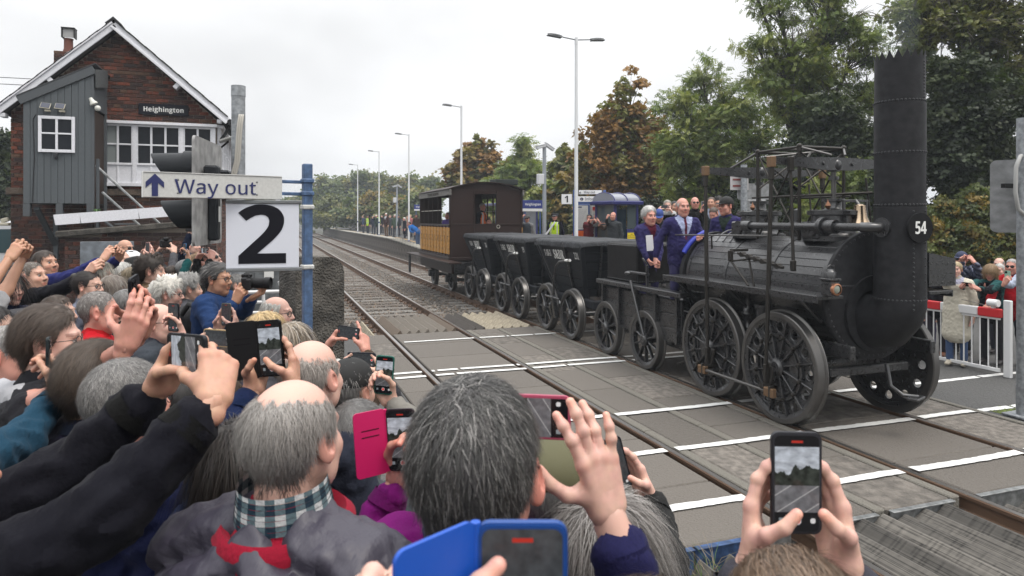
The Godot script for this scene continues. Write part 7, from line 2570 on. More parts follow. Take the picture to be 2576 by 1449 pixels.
func hair_mesh(sp: Dictionary, lod: int, rng: RandomNumberGenerator, nz: FastNoiseLite) -> MB:
	var st: Array = HAIR[sp.hair]
	var hd: MB = proto["head_%s%d" % [sp.get("head", "m"), lod]]
	var mb := MB.new()
	var hc: Color = sp.hc
	var ins := PackedFloat32Array()
	ins.resize(hd.v.size())
	var idx := PackedInt32Array()
	idx.resize(hd.v.size())
	var roots := []
	var grey: float = sp.get("grey", 0.0)
	for i in hd.v.size():
		var p := hd.v[i]
		var d := hair_inside(p, st)
		d += (0.006 if st[4] == 0.0 else 0.016) * nz.get_noise_3dv(p * 60.0)
		ins[i] = d
		if d < -0.012:
			idx[i] = -1
			continue
		var s := clampf(d / 0.03, 0.0, 1.0)
		s = s * s * (3.0 - 2.0 * s)
		var q: float = st[0] * s * (1.0 + st[7] * nz.get_noise_3dv(p * (28.0 if st[7] < 1.0 else 45.0))) - 0.004 * (1.0 - s)
		if st[0] > 0.012:
			q += 0.008 * s * clampf((p.y - 0.06) / 0.05, 0, 1) * (1.0 if sp.hair != "bun" else 0.3)
		idx[i] = mb.v.size()
		var v := nz.get_noise_3dv(p * 90.0)
		mb.col = hc * (1.0 + 0.25 * v)
		if st[0] < 0.005:   # stubble: skin shows through
			mb.col = (sp.skin as Color).lerp(hc, 0.35 * s)
		mb.vert(p + hd.n[i] * q, hd.n[i])
		if d > 0.005:
			roots.append(i)
	for i in range(0, hd.ix.size(), 3):
		var a := idx[hd.ix[i]]
		var b := idx[hd.ix[i + 1]]
		var e := idx[hd.ix[i + 2]]
		if a >= 0 and b >= 0 and e >= 0:
			mb.ix.append_array(PackedInt32Array([a, b, e]))
	if sp.hair in ["long", "bob"]:
		var lo := -0.3 if sp.hair == "long" else -0.145
		var f := Field.new(V3(-0.13, lo - 0.04, -0.17), V3(0.13, 0.06, 0.08), 0.009 if lod else 0.014)
		f.limb(V3(0, 0.01, -0.045), V3(0, lo + 0.05, -0.085), 0.082, 0.07, 0.03, V3(1, 1, 1.25))
		for s in [-1.0, 1.0]:
			f.limb(V3(0.068 * s, 0.02, -0.01), V3(0.078 * s, lo + 0.05, -0.02), 0.025, 0.03, 0.03)
		var k0 := mb.v.size()
		mb.col = hc
		f.mesh(mb)
		for i in range(k0, mb.v.size()):
			var p := mb.v[i]
			var w := nz.get_noise_3dv(V3(p.x * 130.0, p.y * 12.0, p.z * 130.0))
			mb.v[i] = p + mb.n[i] * (0.005 * w - 0.002)
			mb.c[i] = hc * (1.0 + 0.3 * w)
	if sp.hair == "bun":
		mb.col = hc
		mb.sphere(V3(0, 0.075, -0.115), V3(0.036, 0.034, 0.03))
	var many: int = [0, 1100, 9000][lod]
	if st[5] <= 0.0:
		many = 0
	if st[5] > 0.1:
		many = int(many * 0.6)
	many = int(many * sp.get("fi", 1.0))
	var whorl := V3(0.012, 0.118, -0.05)
	var ce := V3(0, 0.02, -0.015)
	var rr := V3(0.082, 0.1, 0.105)
	for j in many:
		var i: int = roots[rng.randi() % roots.size()]
		var s := clampf(ins[i] / 0.03, 0.0, 1.0)
		if st[4] > 0.0 and rng.randf() > s * 1.4:
			continue
		var nn := hd.n[i]
		var lift: float = st[0] * s + (0.008 * s * clampf((hd.v[i].y - 0.06) / 0.05, 0, 1) if st[0] > 0.012 and sp.hair != "bun" else 0.0)
		var p: Vector3 = hd.v[i] + nn * (lift + 0.001) + V3(rng.randf() - 0.5, rng.randf() - 0.5, rng.randf() - 0.5) * 0.006
		var flow: Vector3 = p - whorl
		if sp.hair == "swept":
			flow = V3(p.x * 1.5 + 0.02, -0.03, -0.12)
		elif sp.hair == "bun":
			flow = V3(0, 0.075, -0.115) - p
		elif sp.hair == "thin":
			flow = V3(p.x, -0.06, -0.04)
		flow += V3(0, -0.04, 0) + V3(rng.randf() - 0.5, rng.randf() - 0.5, rng.randf() - 0.5) * (0.05 + 0.1 * st[7])
		flow = (flow - nn * flow.dot(nn)).normalized()
		var ln: float = st[5] * (0.6 + 0.7 * rng.randf()) * (0.5 + 0.5 * s)
		var segs := 4 if lod == 2 else 3
		var pts := [p]
		var outs := [nn]
		var dir: Vector3 = (flow + nn * st[6] * (0.5 + rng.randf())).normalized()
		var l0: float = ((p - ce) / rr).length()
		for k in segs:
			var q: Vector3 = pts[-1] + dir * (ln / segs)
			var e: Vector3 = (q - ce) / rr
			if e.length() < l0:
				q = ce + rr * e * (l0 / e.length())
			var o := ((q - ce) / (rr * rr)).normalized()
			dir = (q - pts[-1]).normalized()
			if st[5] < 0.1 and q.y < 0.0:
				dir -= V3(q.x, 0, q.z + 0.02) * 3.0 * ln / 0.05 * 0.5
			dir = (dir + V3(0, -0.25 - 0.5 * float(st[5] > 0.1), 0) + V3(rng.randf() - 0.5, rng.randf() - 0.5, rng.randf() - 0.5) * 0.35 * (1.0 + st[7])).normalized()
			pts.append(q)
			outs.append((o + nn * 0.3).normalized())
		var b := 0.5 + 1.0 * rng.randf()  # wide random brightness; the paler strands paint highlights into the hair colour
		var hcol := hc * b
		if rng.randf() < grey:
			hcol = hc.lerp(C3(0.42, 0.4, 0.38), 0.3 + 0.4 * rng.randf())
		mb.col = hcol
		ribbon(mb, pts, outs, ((0.0007 if not sp.has("fi") else 0.00055) if lod == 2 else 0.002) * (0.8 + 0.5 * rng.randf()))
	return mb

func hat_mesh(kind: String, hc: Color) -> MB:
	var mb := MB.new()
	mb.col = hc
	match kind:
		"cap":
			mb.sphere(V3(0, 0.045, -0.014), V3(0.087, 0.092, 0.11), ID, 24, 8, true)
			mb.lathe([V2(0.086, 0.03), V2(0.089, 0.038), V2(0.087, 0.05)], X3(Basis.from_scale(V3(1, 1, 1.25)), V3(0, 0, -0.014)), 24)
			var pl := PackedVector2Array()
			for i in 13:
				var t := PI * i / 12.0
				pl.append(V2(cos(t) * 0.078, sin(t) * 0.085))
			mb.prism(pl, 0.006, X3(Basis.from_euler(V3(PI / 2 + 0.18, 0, 0)), V3(0, 0.043, 0.075)))
			mb.sphere(V3(0, 0.137, -0.014), V3(0.007, 0.005, 0.007))
		"flat":
			mb.sphere(V3(0, 0.05, -0.005), V3(0.093, 0.078, 0.122), Basis.from_euler(V3(0.15, 0, 0)), 24, 8, true)
			mb.lathe([V2(0.083, 0.035), V2(0.092, 0.055), V2(0.085, 0.07)], X3(Basis.from_scale(V3(1, 1, 1.25)), V3(0, 0, -0.008)), 24)
			mb.sphere(V3(0, 0.052, 0.1), V3(0.066, 0.01, 0.045), Basis.from_euler(V3(0.25, 0, 0)), 20, 6)
		"police":
			var xf := X3(Basis.from_scale(V3(1, 1, 1.22)), V3(0, 0, -0.012))
			mb.col = C3(0.008, 0.009, 0.014)
			mb.lathe([V2(0.0, 0.118), V2(0.09, 0.121), V2(0.128, 0.112), V2(0.132, 0.102), V2(0.088, 0.083), V2(0.085, 0.036)], xf, 32, 0.5)
			for r in 3:
				for i in 36:
					var a := TAU * i / 36.0
					var b := TAU * (i + 1) / 36.0
					mb.col = C3(0.75, 0.75, 0.78) if (i + r) % 2 == 0 else C3(0.01, 0.01, 0.015)
					var y := 0.042 + 0.0125 * r
					var da := V3(cos(a), 0, sin(a))
					var db := V3(cos(b), 0, sin(b))
					mb.flat([xf * (da * 0.0885 + UP * y), xf * (db * 0.0885 + UP * y), xf * (db * 0.0885 + UP * (y + 0.0125)), xf * (da * 0.0885 + UP * (y + 0.0125))], ((da + db) * 0.5).normalized())
			mb.col = C3(0.006, 0.006, 0.008)
			var pl := PackedVector2Array()
			for i in 13:
				var t := PI * i / 12.0
				pl.append(V2(cos(t) * 0.075, sin(t) * 0.062))
			mb.prism(pl, 0.004, X3(Basis.from_euler(V3(PI / 2 + 0.55, 0, 0)), V3(0, 0.045, 0.08)))
		"fedora":
			mb.lathe([V2(0.0, 0.145), V2(0.045, 0.15), V2(0.075, 0.135), V2(0.085, 0.07), V2(0.088, 0.05), V2(0.12, 0.044), V2(0.165, 0.062), V2(0.168, 0.058), V2(0.12, 0.038), V2(0.085, 0.042)], X3(Basis.from_scale(V3(1, 1, 1.2)), V3(0, 0, -0.012)), 32, 0.5)
		"helmet":
			mb.sphere(V3(0, 0.045, -0.02), V3(0.1, 0.115, 0.14), ID, 28, 8, true)
			mb.col = C3(0.015, 0.015, 0.018)
			for s in [-1.0, 0.0, 1.0]:
				for z in [-0.07, 0.03]:
					var d := V3(s * 0.42, 0.9 - absf(s) * 0.1, z * 4.0).normalized()
					mb.sphere(V3(0, 0.045, -0.02) + d * V3(0.1, 0.115, 0.14) * 0.985, V3(0.012, 0.008, 0.035))
			mb.lathe([V2(0.099, 0.045), V2(0.102, 0.05), V2(0.1, 0.058)], X3(Basis.from_scale(V3(1, 1, 1.4)), V3(0, 0, -0.02)), 28)
		"beanie":
			mb.sphere(V3(0, 0.035, -0.014), V3(0.088, 0.103, 0.11), ID, 24, 8, true)
			mb.lathe([V2(0.087, 0.005), V2(0.094, 0.012), V2(0.094, 0.045), V2(0.087, 0.055)], X3(Basis.from_scale(V3(1, 1, 1.25)), V3(0, 0, -0.014)), 24)
	return mb

func glasses_mesh(dark: bool, thick: float) -> MB:
	var mb := MB.new()
	mb.col = C3(0.012, 0.012, 0.014)
	for s in [-1.0, 1.0]:
		var pts := []
		for i in 17:
			var t := TAU * i / 16.0
			pts.append(V3(0.033 * s + 0.025 * cos(t), 0.004 + 0.018 * sin(t), 0.101 - 0.01 * absf(0.033 * s + 0.025 * cos(t)) / 0.05))
		mb.tube(pts, thick, 6, false)
		mb.tube([V3(0.058 * s, 0.012, 0.091), V3(0.078 * s, 0.012, 0.05), V3(0.083 * s, 0.01, -0.005)], thick, 6)
		if dark:
			mb.sphere(V3(0.033 * s, 0.004, 0.0955), V3(0.025, 0.018, 0.004), Basis.from_euler(V3(0, 0.2 * s, 0)), 16, 6)
	mb.tube([V3(-0.009, 0.008, 0.1), V3(0, 0.011, 0.103), V3(0.009, 0.008, 0.1)], thick, 6)
	return mb

func smooth(mb: MB, from := 0) -> void:   # normals from the faces
	var acc := PackedVector3Array()
	acc.resize(mb.v.size())
	for i in range(0, mb.ix.size(), 3):
		var a := mb.ix[i]
		if a < from:
			continue
		var b := mb.ix[i + 1]
		var d := mb.ix[i + 2]
		var q := (mb.v[d] - mb.v[a]).cross(mb.v[b] - mb.v[a])
		acc[a] += q
		acc[b] += q
		acc[d] += q
	for i in range(from, mb.v.size()):
		if acc[i].length_squared() > 1e-16:
			mb.n[i] = acc[i].normalized()

func arm_joints(sh: Vector3, w: Vector3, side: float, k: float) -> Array:
	var l1 := 0.29 * k
	var l2 := 0.255 * k
	var d := (w - sh).length()
	if d > (l1 + l2) * 0.985:
		sh += (w - sh).normalized() * minf(d - (l1 + l2) * 0.985, 0.12)
		d = (w - sh).length()
		if d > (l1 + l2) * 0.985:
			var g := d / ((l1 + l2) * 0.985)
			l1 *= g
			l2 *= g
	var u := (w - sh) / d
	var a := clampf((d * d + l1 * l1 - l2 * l2) / (2.0 * d), -l1, l1)
	var pole := V3(side * 0.55, -1.0, -0.25)
	pole = (pole - u * pole.dot(u)).normalized()
	return [sh, sh + u * a + pole * sqrt(maxf(l1 * l1 - a * a, 0.0)), w]

var SKIN := {a = C3(0.5, 0.29, 0.21), b = C3(0.55, 0.34, 0.26), c = C3(0.46, 0.25, 0.17), d = C3(0.4, 0.21, 0.13), p = C3(0.58, 0.35, 0.28), r = C3(0.52, 0.25, 0.19), k = C3(0.06, 0.03, 0.02)}

func build_person(n: int) -> void:
	var sp: Dictionary = specs[n]
	sp.skin = SKIN[sp.sk]
	var rng := RandomNumberGenerator.new()
	rng.seed = 100 + n * 17
	var nz := FastNoiseLite.new()
	nz.noise_type = FastNoiseLite.TYPE_SIMPLEX_SMOOTH
	nz.frequency = 1.0
	nz.fractal_type = FastNoiseLite.FRACTAL_NONE
	nz.seed = n
	var lod: int = sp.get("lod", 1)
	var k: float = sp.h / 1.75
	var wd: float = sp.get("w", 1.0)
	var cell: float = [0.027, 0.019, 0.0125][lod]
	var root := X3(Basis(UP, deg_to_rad(sp.yaw)), sp.p)
	var inv := root.affine_inverse()
	var hip := V3(0, 0.93, 0) * k
	var up := XO(hip) * X3(Basis(Vector3.RIGHT, deg_to_rad(sp.get("lean", 3.0))), ZERO) * XO(-hip)
	var nk: Vector3 = up * (V3(0, 1.49, -0.012) * k)
	var hb := Basis.from_euler(V3(-deg_to_rad(sp.get("hp", 0.0)), deg_to_rad(sp.get("hy", 0.0)), deg_to_rad(sp.get("hr", 0.0))))
	var hs: float = sp.get("hs", 1.0) * (0.96 + 0.04 * k) * (0.95 if sp.get("head", "m") == "f" else 1.0)
	var hx := X3(hb, nk) * XO(V3(0, 0.145 * k, 0.025)) * X3(Basis.from_scale(V3(1.0 + 0.05 * (rng.randf() - 0.5), 1.0 + 0.05 * (rng.randf() - 0.5), 1.0) * hs), ZERO)
	var arms := []
	var fit: String = sp.get("fit", "plain")
	for s in [-1.0, 1.0]:   # right, left
		var g = sp.get("R" if s < 0.0 else "L")
		var sh: Vector3 = up * (V3(0.178 * s * wd, 1.405, -0.012) * k)
		var a: Array
		if g is Array:
			var w: Vector3 = inv * g[0]
			if w.y > sh.y - 0.1:
				sh += V3(-0.015 * s, 0.03, 0.02)
			a = arm_joints(sh, w, s, k)
			a.append((inv.basis * g[1]).normalized())
			a.append((inv.basis * g[2]).normalized())
			a.append(g[3])
		else:
			a = arm_joints(sh, V3(0.255 * s * wd * k, 0.86 * k, 0.06), s, k)
			a.append(V3(-0.05 * s, -1, 0.12).normalized())
			a.append(V3(-s, 0, 0))
			a.append("relax")
		arms.append(a)
	var lo := V3(-0.3, 0.75, -0.22) * k
	var hi := V3(0.3, 1.56, 0.26) * k
	for a in arms:
		for j in 3:
			lo = lo.min(a[j] - Vector3.ONE * 0.07)
			hi = hi.max(a[j] + Vector3.ONE * 0.07)
	lo = lo.min(nk - Vector3.ONE * 0.2)
	hi = hi.max(nk + V3(0.2, 0.06, 0.2))
	if fit == "coat":
		lo.y = 0.42 * k
	var f := Field.new(lo, hi, cell)
	var sq := V3(0.86, 1.0, 1.22)
	var thick: float = sp.get("thick", 0.0) + (0.022 if fit == "puffer" else 0.0)
	f.limb(hip + V3(0, -0.06 * k, 0), up * (V3(0, 1.1, 0) * k), (0.155 + thick) * wd * k, (0.15 + thick) * wd * k, 0.05, sq)
	f.limb(up * (V3(0, 1.08, 0) * k), up * (V3(0, 1.33, -0.01) * k), (0.15 + thick) * wd * k, (0.163 + thick) * wd * k, 0.05, sq)
	f.limb(up * (V3(-0.13, 1.405, -0.015) * k), up * (V3(0.13, 1.405, -0.015) * k), 0.062 + thick * 0.5, 0.062 + thick * 0.5, 0.07)
	f.limb(up * (V3(0, 1.4, -0.015) * k), nk, 0.085 * k + thick * 0.5, 0.066 * k, 0.05)
	if sp.has("belly"):
		f.ball(up * (V3(0, 1.08, 0.07) * k), V3(0.15, 0.17, 0.13) * sp.belly, 0.08)
	if fit == "coat":
		f.limb(hip, V3(0, 0.55, 0.0) * k, 0.17 * k, 0.19 * k, 0.05, V3(0.86, 1, 1.12))
	for a in arms:
		f.limb(up * (V3(0.1 * signf(a[0].x), 1.4, -0.015) * k), a[0], 0.06 + thick * 0.5, 0.066 + thick * 0.5, 0.06)
		if fit == "tee":
			f.limb(a[0], a[0].lerp(a[1], 0.65), 0.068, 0.062, 0.03)
		else:
			f.limb(a[0], a[1], 0.066 + thick, 0.054 + thick * 0.9, 0.035)
			f.limb(a[1], a[1].lerp(a[2], sp.get("cuff", 0.84)), 0.054 + thick * 0.9, 0.042 + thick * 0.5, 0.02)
	var cl := MB.new()
	cl.col = sp.top
	f.mesh(cl)
	var amp: float = 0.0075 if fit == "plain" else 0.004
	for i in cl.v.size():
		var p := cl.v[i]
		var w := nz.get_noise_3d(p.x * 9.0, p.y * 13.0 + p.x * 5.0, p.z * 9.0)
		w = 1.0 - 2.2 * absf(w)
		var d := amp * w + 0.004 * nz.get_noise_3d(p.x * 26.0, p.y * 20.0, p.z * 26.0)
		if fit == "puffer":
			var q := fposmod((p.y + absf(p.x) * 0.7 + absf(p.z) * 0.2 + 0.02 * nz.get_noise_3d(p.x * 5.0, p.y * 5.0, p.z * 5.0)) / 0.085, 1.0)
			q = minf(q, 1.0 - q) * 2.0
			var g := exp(-q * q / 0.09)
			d += 0.004 - 0.03 * g + 0.012 * nz.get_noise_3d(p.x * 30.0, p.y * 8.0, p.z * 30.0) * (0.3 + g)
		cl.v[i] = p + cl.n[i] * d
	smooth(cl)
	var pattern: String = sp.get("pattern", "")
	if pattern:
		for i in cl.v.size():
			var p := up.affine_inverse() * cl.v[i] / k
			var body := absf(p.x) < 0.165 - 0.03 * float(p.y > 1.4) and p.y < 1.47
			match pattern:
				"hivis", "orange":
					if body and (absf(p.x) > 0.02 or p.z < 0.0 or p.y < 1.2):
						cl.c[i] = C3(0.52, 0.78, 0.02) if pattern == "hivis" else C3(0.85, 0.17, 0.02)
						if (p.y > 1.02 and p.y < 1.07) or (absf(absf(p.x) - 0.11) < 0.02 and p.y > 1.07):
							cl.c[i] = C3(0.55, 0.56, 0.55)
				"vneck", "tie":
					var v := (p.y - (1.24 if pattern == "vneck" else 1.17)) * 0.42
					if p.z > 0.02 and v > 0.0 and absf(p.x) < v:
						cl.c[i] = sp.get("shirt", C3(0.5, 0.5, 0.52))
						if pattern == "tie" and absf(p.x) < 0.02:
							cl.c[i] = C3(0.09, 0.012, 0.03)
				"vest":   # a body of another colour than the sleeves
					if body:
						cl.c[i] = sp.get("shirt", C3(0.02, 0.02, 0.025))
				"scarf":
					if p.y > 1.4 and absf(p.x) < 0.12:
						cl.c[i] = sp.get("shirt", C3(0.5, 0.5, 0.5))
	var lg := MB.new()
	lg.col = sp.get("legs", C3(0.03, 0.035, 0.05))
	var st := 0.095 + 0.02 * rng.randf()
	var fl := Field.new(V3(-0.24, 0.02, -0.2) * k, V3(0.24, 1.02, 0.22) * k, maxf(cell, 0.022))
	var stride: float = sp.get("stride", 0.03 * (rng.randf() - 0.5))
	fl.limb(hip + V3(-0.06, -0.02, 0), hip + V3(0.06, -0.02, 0), 0.115 * wd * k, 0.115 * wd * k, 0.04)
	for s in [-1.0, 1.0]:
		var kn := V3(st * s, 0.5, 0.02 + stride * s * 0.6) * k
		var an := V3(st * s, 0.1, -0.02 + stride * s * 2.0) * k
		fl.limb(hip + V3(0.085 * s, -0.04, 0) * k, kn, 0.09 * wd * k, 0.066 * k, 0.03)
		fl.limb(kn, an, 0.066 * k, 0.056 * k, 0.03)
	fl.mesh(lg)
	for i in lg.v.size():
		var p := lg.v[i]
		lg.v[i] = p + lg.n[i] * 0.006 * nz.get_noise_3d(p.x * 14.0, p.y * 9.0, p.z * 14.0)
	smooth(lg)
	var shoes := []
	for s in [-1.0, 1.0]:
		var an := V3(st * s, 0.0, -0.02 + stride * s * 2.0) * k
		var sf := Field.new(an + V3(-0.07, -0.01, -0.1), an + V3(0.07, 0.14, 0.24), 0.014 if lod else 0.02)
		sf.limb(an + V3(0, 0.045, -0.02), an + V3(0.012 * s, 0.038, 0.15), 0.042, 0.036, 0.03, V3(0.95, 1.15, 1))
		sf.limb(an + V3(0, 0.045, -0.01), an + V3(0, 0.11, -0.01), 0.044, 0.045, 0.03)
		var sm := MB.new()
		sm.col = sp.get("shoe", C3(0.02, 0.018, 0.016))
		sf.mesh(sm)
		for i in sm.v.size():
			sm.v[i].y = maxf(sm.v[i].y, 0.004)
		shoes.append(sm)
	var body := MB.new()
	body.col = sp.skin
	var bc := (0.03 if lod < 2 else 0.018) if fit != "tee" else (0.014 if lod == 2 else 0.02)
	var blo := V3(-0.28, 0.02, -0.2) * k
	var bhi := V3(0.28, 1.5, 0.2) * k
	for a in arms:
		for j in 3:
			blo = blo.min(a[j] - Vector3.ONE * 0.06)
			bhi = bhi.max(a[j] + Vector3.ONE * 0.06)
	blo = blo.min(nk - Vector3.ONE * 0.1)
	bhi = bhi.max(nk + Vector3.ONE * 0.1)
	var fb := Field.new(blo, bhi, bc)
	fb.limb(hip, up * (V3(0, 1.3, -0.01) * k), 0.11 * k, 0.12 * k, 0.04, sq)
	fb.limb(up * (V3(0, 1.3, -0.02) * k), hx * V3(0, -0.06, -0.03), 0.07, 0.05, 0.05)
	for a in arms:
		fb.limb(up * (V3(0, 1.38, -0.01) * k), a[0], 0.05, 0.048, 0.03)
		fb.limb(a[0], a[1], 0.046, 0.04, 0.02)
		fb.limb(a[1], a[2], 0.041, 0.027, 0.02)
	for s in [-1.0, 1.0]:
		fb.limb(hip + V3(0.085 * s, 0, 0) * k, V3(st * s, 0.5, 0.02 + stride * s * 0.6) * k, 0.066, 0.045, 0.03)
		fb.limb(V3(st * s, 0.5, 0.02 + stride * s * 0.6) * k, V3(st * s, 0.07, -0.02 + stride * s * 2.0) * k, 0.045, 0.035, 0.02)
	fb.mesh(body)
	body.add(proto["head_%s%d" % [sp.get("head", "m"), lod]], hx, sp.skin)
	if lod > 0:
		for s in [-1.0, 1.0]:
			var e := MB.new()
			e.col = C3(0.3, 0.26, 0.24)
			e.sphere(V3(0.031 * s, 0.003, 0.0768), Vector3.ONE * 0.0125, Basis(Vector3.RIGHT, PI / 2), 12, 12)
			for i in e.v.size():
				if e.n[i].z > 0.86:
					e.c[i] = C3(0.03, 0.03, 0.03)
			body.add(e, hx)
	var hl := 2 if lod == 2 else 0
	for q in 2:
		var a: Array = arms[q]
		var fd: Vector3 = a[3]
		var pn: Vector3 = (a[4] - fd * a[4].dot(fd)).normalized()
		var tx := fd.cross(pn) if q == 0 else pn.cross(fd)
		body.add(proto["hand_%s%d" % [a[5], hl]], X3(Basis(tx, fd, pn) * Basis.from_scale(Vector3.ONE * (sp.get("hand", 1.0) * (0.93 if sp.get("head", "m") == "f" else 1.0))), a[2]), sp.skin)
	var out := {"body": body, "clothes": cl, "trousers": lg, "shoe": shoes}
	if sp.get("hair", "") != "":
		var hm := hair_mesh(sp, lod, rng, nz)
		var h2 := MB.new()
		h2.add(hm, hx)
		out.hair = h2
	if sp.has("hat"):
		var h2 := MB.new()
		h2.add(hat_mesh(sp.hat, sp.get("hatc", C3(0.02, 0.02, 0.02))), hx)
		out.hat = h2
	if sp.has("gl"):
		var h2 := MB.new()
		h2.add(glasses_mesh(sp.gl == "sun", 0.0016 if lod == 2 else 0.0024), hx)
		out.glasses = h2
	if sp.has("collar") or (lod > 0 and fit != "tee"):
		var co := MB.new()
		co.col = sp.get("collar", (sp.top as Color) * 0.85)
		var r := 0.07 * k
		co.lathe([V2(r + 0.026, -0.015), V2(r + 0.012, 0.02), V2(r + 0.002, 0.052), V2(r - 0.006, 0.05), V2(r - 0.003, 0.0)], up * X3(Basis.from_euler(V3(0.22, 0, 0)), V3(0, 1.475, -0.008) * k), 24 if lod == 2 else 14, 0.3)
		if sp.has("check"):   # a lining that stands out of the jacket, and a chequered shirt collar inside it
			var cx := up * X3(Basis.from_euler(V3(-0.15, 0, 0)), V3(0, 1.505, -0.015) * k)
			co.lathe([V2(r + 0.05, -0.055), V2(r + 0.056, -0.02), V2(r + 0.04, -0.002), V2(r + 0.026, -0.015)], cx, 32, 0.2)
			for i in 60:
				for j in 7:
					var q := [cos(TAU * i / 60.0), sin(TAU * i / 60.0), cos(TAU * (i + 1) / 60.0), sin(TAU * (i + 1) / 60.0)]
					var kk := float(i % 4 < 2) + float(j % 4 < 2)
					co.col = [C3(0.55, 0.56, 0.56), C3(0.12, 0.17, 0.19), C3(0.02, 0.04, 0.06)][int(kk)]
					var y0 := 0.0 + j * 0.009
					var a0 := r + 0.018 - y0 * 0.15
					co.flat([cx * V3(q[0] * a0, y0, q[1] * a0), cx * V3(q[2] * a0, y0, q[3] * a0), cx * V3(q[2] * a0, y0 + 0.009, q[3] * a0), cx * V3(q[0] * a0, y0 + 0.009, q[1] * a0)], cx.basis * V3(q[0], 0.1, q[1]))
		out.collar = co
	if lod == 2 and fit != "tee":
		var cu := MB.new()
		cu.col = (sp.top as Color) * 0.8
		for a in arms:
			var e: float = sp.get("cuff", 0.84)
			var pts := []
			var rad := []
			for i in 9:
				pts.append(a[1].lerp(a[2], e - 0.13 + i * 0.0185))
				rad.append(lerpf(0.049, 0.043, i / 8.0) + thick * 0.6 + 0.0012 * float(i % 2) + (0.002 if i == 8 else 0.0))
			cu.tube(pts, rad, 20, false)
		out.cuff = cu
	people_out[n] = out

func add_people(list: Array) -> void:
	specs = list
	people_out = []
	people_out.resize(list.size())
	var id := WorkerThreadPool.add_group_task(build_person, list.size(), 4)
	WorkerThreadPool.wait_for_group_task_completion(id)
	var skin := mat("skin", 1, 1, 1, 0.48, 0, "", 30.0, "fine_n", 0.35, true)
	skin.subsurf_scatter_enabled = true
	skin.subsurf_scatter_strength = 0.06
	var cloth := mat("cloth", 1, 1, 1, 0.9, 0, "fine", 5.0, "cloth_n", 0.5, true)
	cloth.rim_enabled = true
	cloth.rim = 0.06
	cloth.metallic_specular = 0.2
	var denim := mat("trouser_cloth", 1, 1, 1, 0.9, 0, "fine", 7.0, "weave_n", 0.4, true)
	var shiny := mat("quilted_nylon", 1, 1, 1, 0.5, 0, "", 6.0, "cloth_n", 0.35, true)
	var hairm := mat("hair", 1, 1, 1, 0.55, 0, "", 1.0, "", 1.0, true)
	var leather := mat("shoe_leather", 1, 1, 1, 0.5, 0, "", 1.0, "", 1.0, true)
	var felt := mat("hat_felt", 1, 1, 1, 0.8, 0, "", 20.0, "fine_n", 0.3, true)
	var frame := mat("spectacle_frame", 1, 1, 1, 0.2, 0, "", 1.0, "", 1.0, true)
	for n in list.size():
		var sp: Dictionary = list[n]
		var o: Dictionary = people_out[n]
		var t := thing("person", sp.n, "person", sp.p, deg_to_rad(sp.yaw), sp.get("g", "spectators"))
		put("body", o.body, skin, t)
		put("coat" if sp.get("fit", "") == "coat" else ("shirt" if sp.get("fit", "") == "tee" else "jacket"), o.clothes, shiny if sp.get("fit", "") == "puffer" else cloth, t)
		put("trousers", o.trousers, denim, t)
		for s in o.shoe:
			put("shoe", s, leather, t)
		for part in ["hair", "collar", "glasses", "hat", "cuff"]:
			if o.has(part):
				put(part, o[part], {"hair": hairm, "collar": cloth, "glasses": frame, "hat": felt, "cuff": cloth}[part], t)
	people_out = []


# ---------------------------------------------------------------- telephones and cameras in the hands
func round_rect(w: float, h: float, r: float, seg := 5) -> PackedVector2Array:
	var p := PackedVector2Array()
	for k in 4:
		var c := V2((w / 2 - r) * [1, -1, -1, 1][k], (h / 2 - r) * [1, 1, -1, -1][k])
		for i in seg + 1:
			var t := PI / 2 * (k + float(i) / seg)
			p.append(c + V2(cos(t), sin(t)) * r)
	return p

func screen_tex(kind: int) -> Texture2D:
	var key := "screen%d" % kind
	if tex.has(key):
		return tex[key]
	var im := Image.create(96, 200, false, Image.FORMAT_RGB8)
	var nz := FastNoiseLite.new()
	nz.frequency = 0.04
	nz.seed = kind
	for y in 200:
		for x in 96:
			var c := C3(0.01, 0.01, 0.012)
			var n := nz.get_noise_2d(x, y)
			if kind == 2:   # switched to a dim picture
				c = C3(0.05, 0.055, 0.06) * (1.0 + 0.5 * n)
			elif y > 22 and y < 160:
				var tree := 75.0 + 22.0 * nz.get_noise_2d(x * 0.7, 7.0) - 16.0 * exp(-pow((x - 62.0) / 20.0, 2.0))
				if y < tree:
					c = C3(0.5, 0.54, 0.6) * (0.8 + 0.5 * nz.get_noise_2d(x * 0.6, y * 1.4))
				elif y < 104:
					c = C3(0.03, 0.035, 0.03) * (1.0 + n)
				else:
					c = C3(0.14, 0.14, 0.15) * (1.0 + 0.5 * n)
					if absf(fmod(x + y * 1.6, 60.0) - 20.0) < 2.0:
						c = C3(0.4, 0.4, 0.4)
			if y > 9 and y < 15 and absf(x - 48) < 13:
				c = C3(0.45, 0.03, 0.02)
			var d := V2(x - 48, y - 177).length()
			if d < 9:
				c = C3(0.8, 0.8, 0.8) if d > 7.0 else C3(0.8, 0.05, 0.04)
			if V2(x - 82, y - 177).length() < 6:
				c = C3(0.7, 0.7, 0.7)
			if absf(x - 14) < 6 and absf(y - 177) < 6:
				c = C3(0.25, 0.28, 0.3)
			im.set_pixel(x, y, c.linear_to_srgb())
	tex[key] = ImageTexture.create_from_image(im)
	return tex[key]

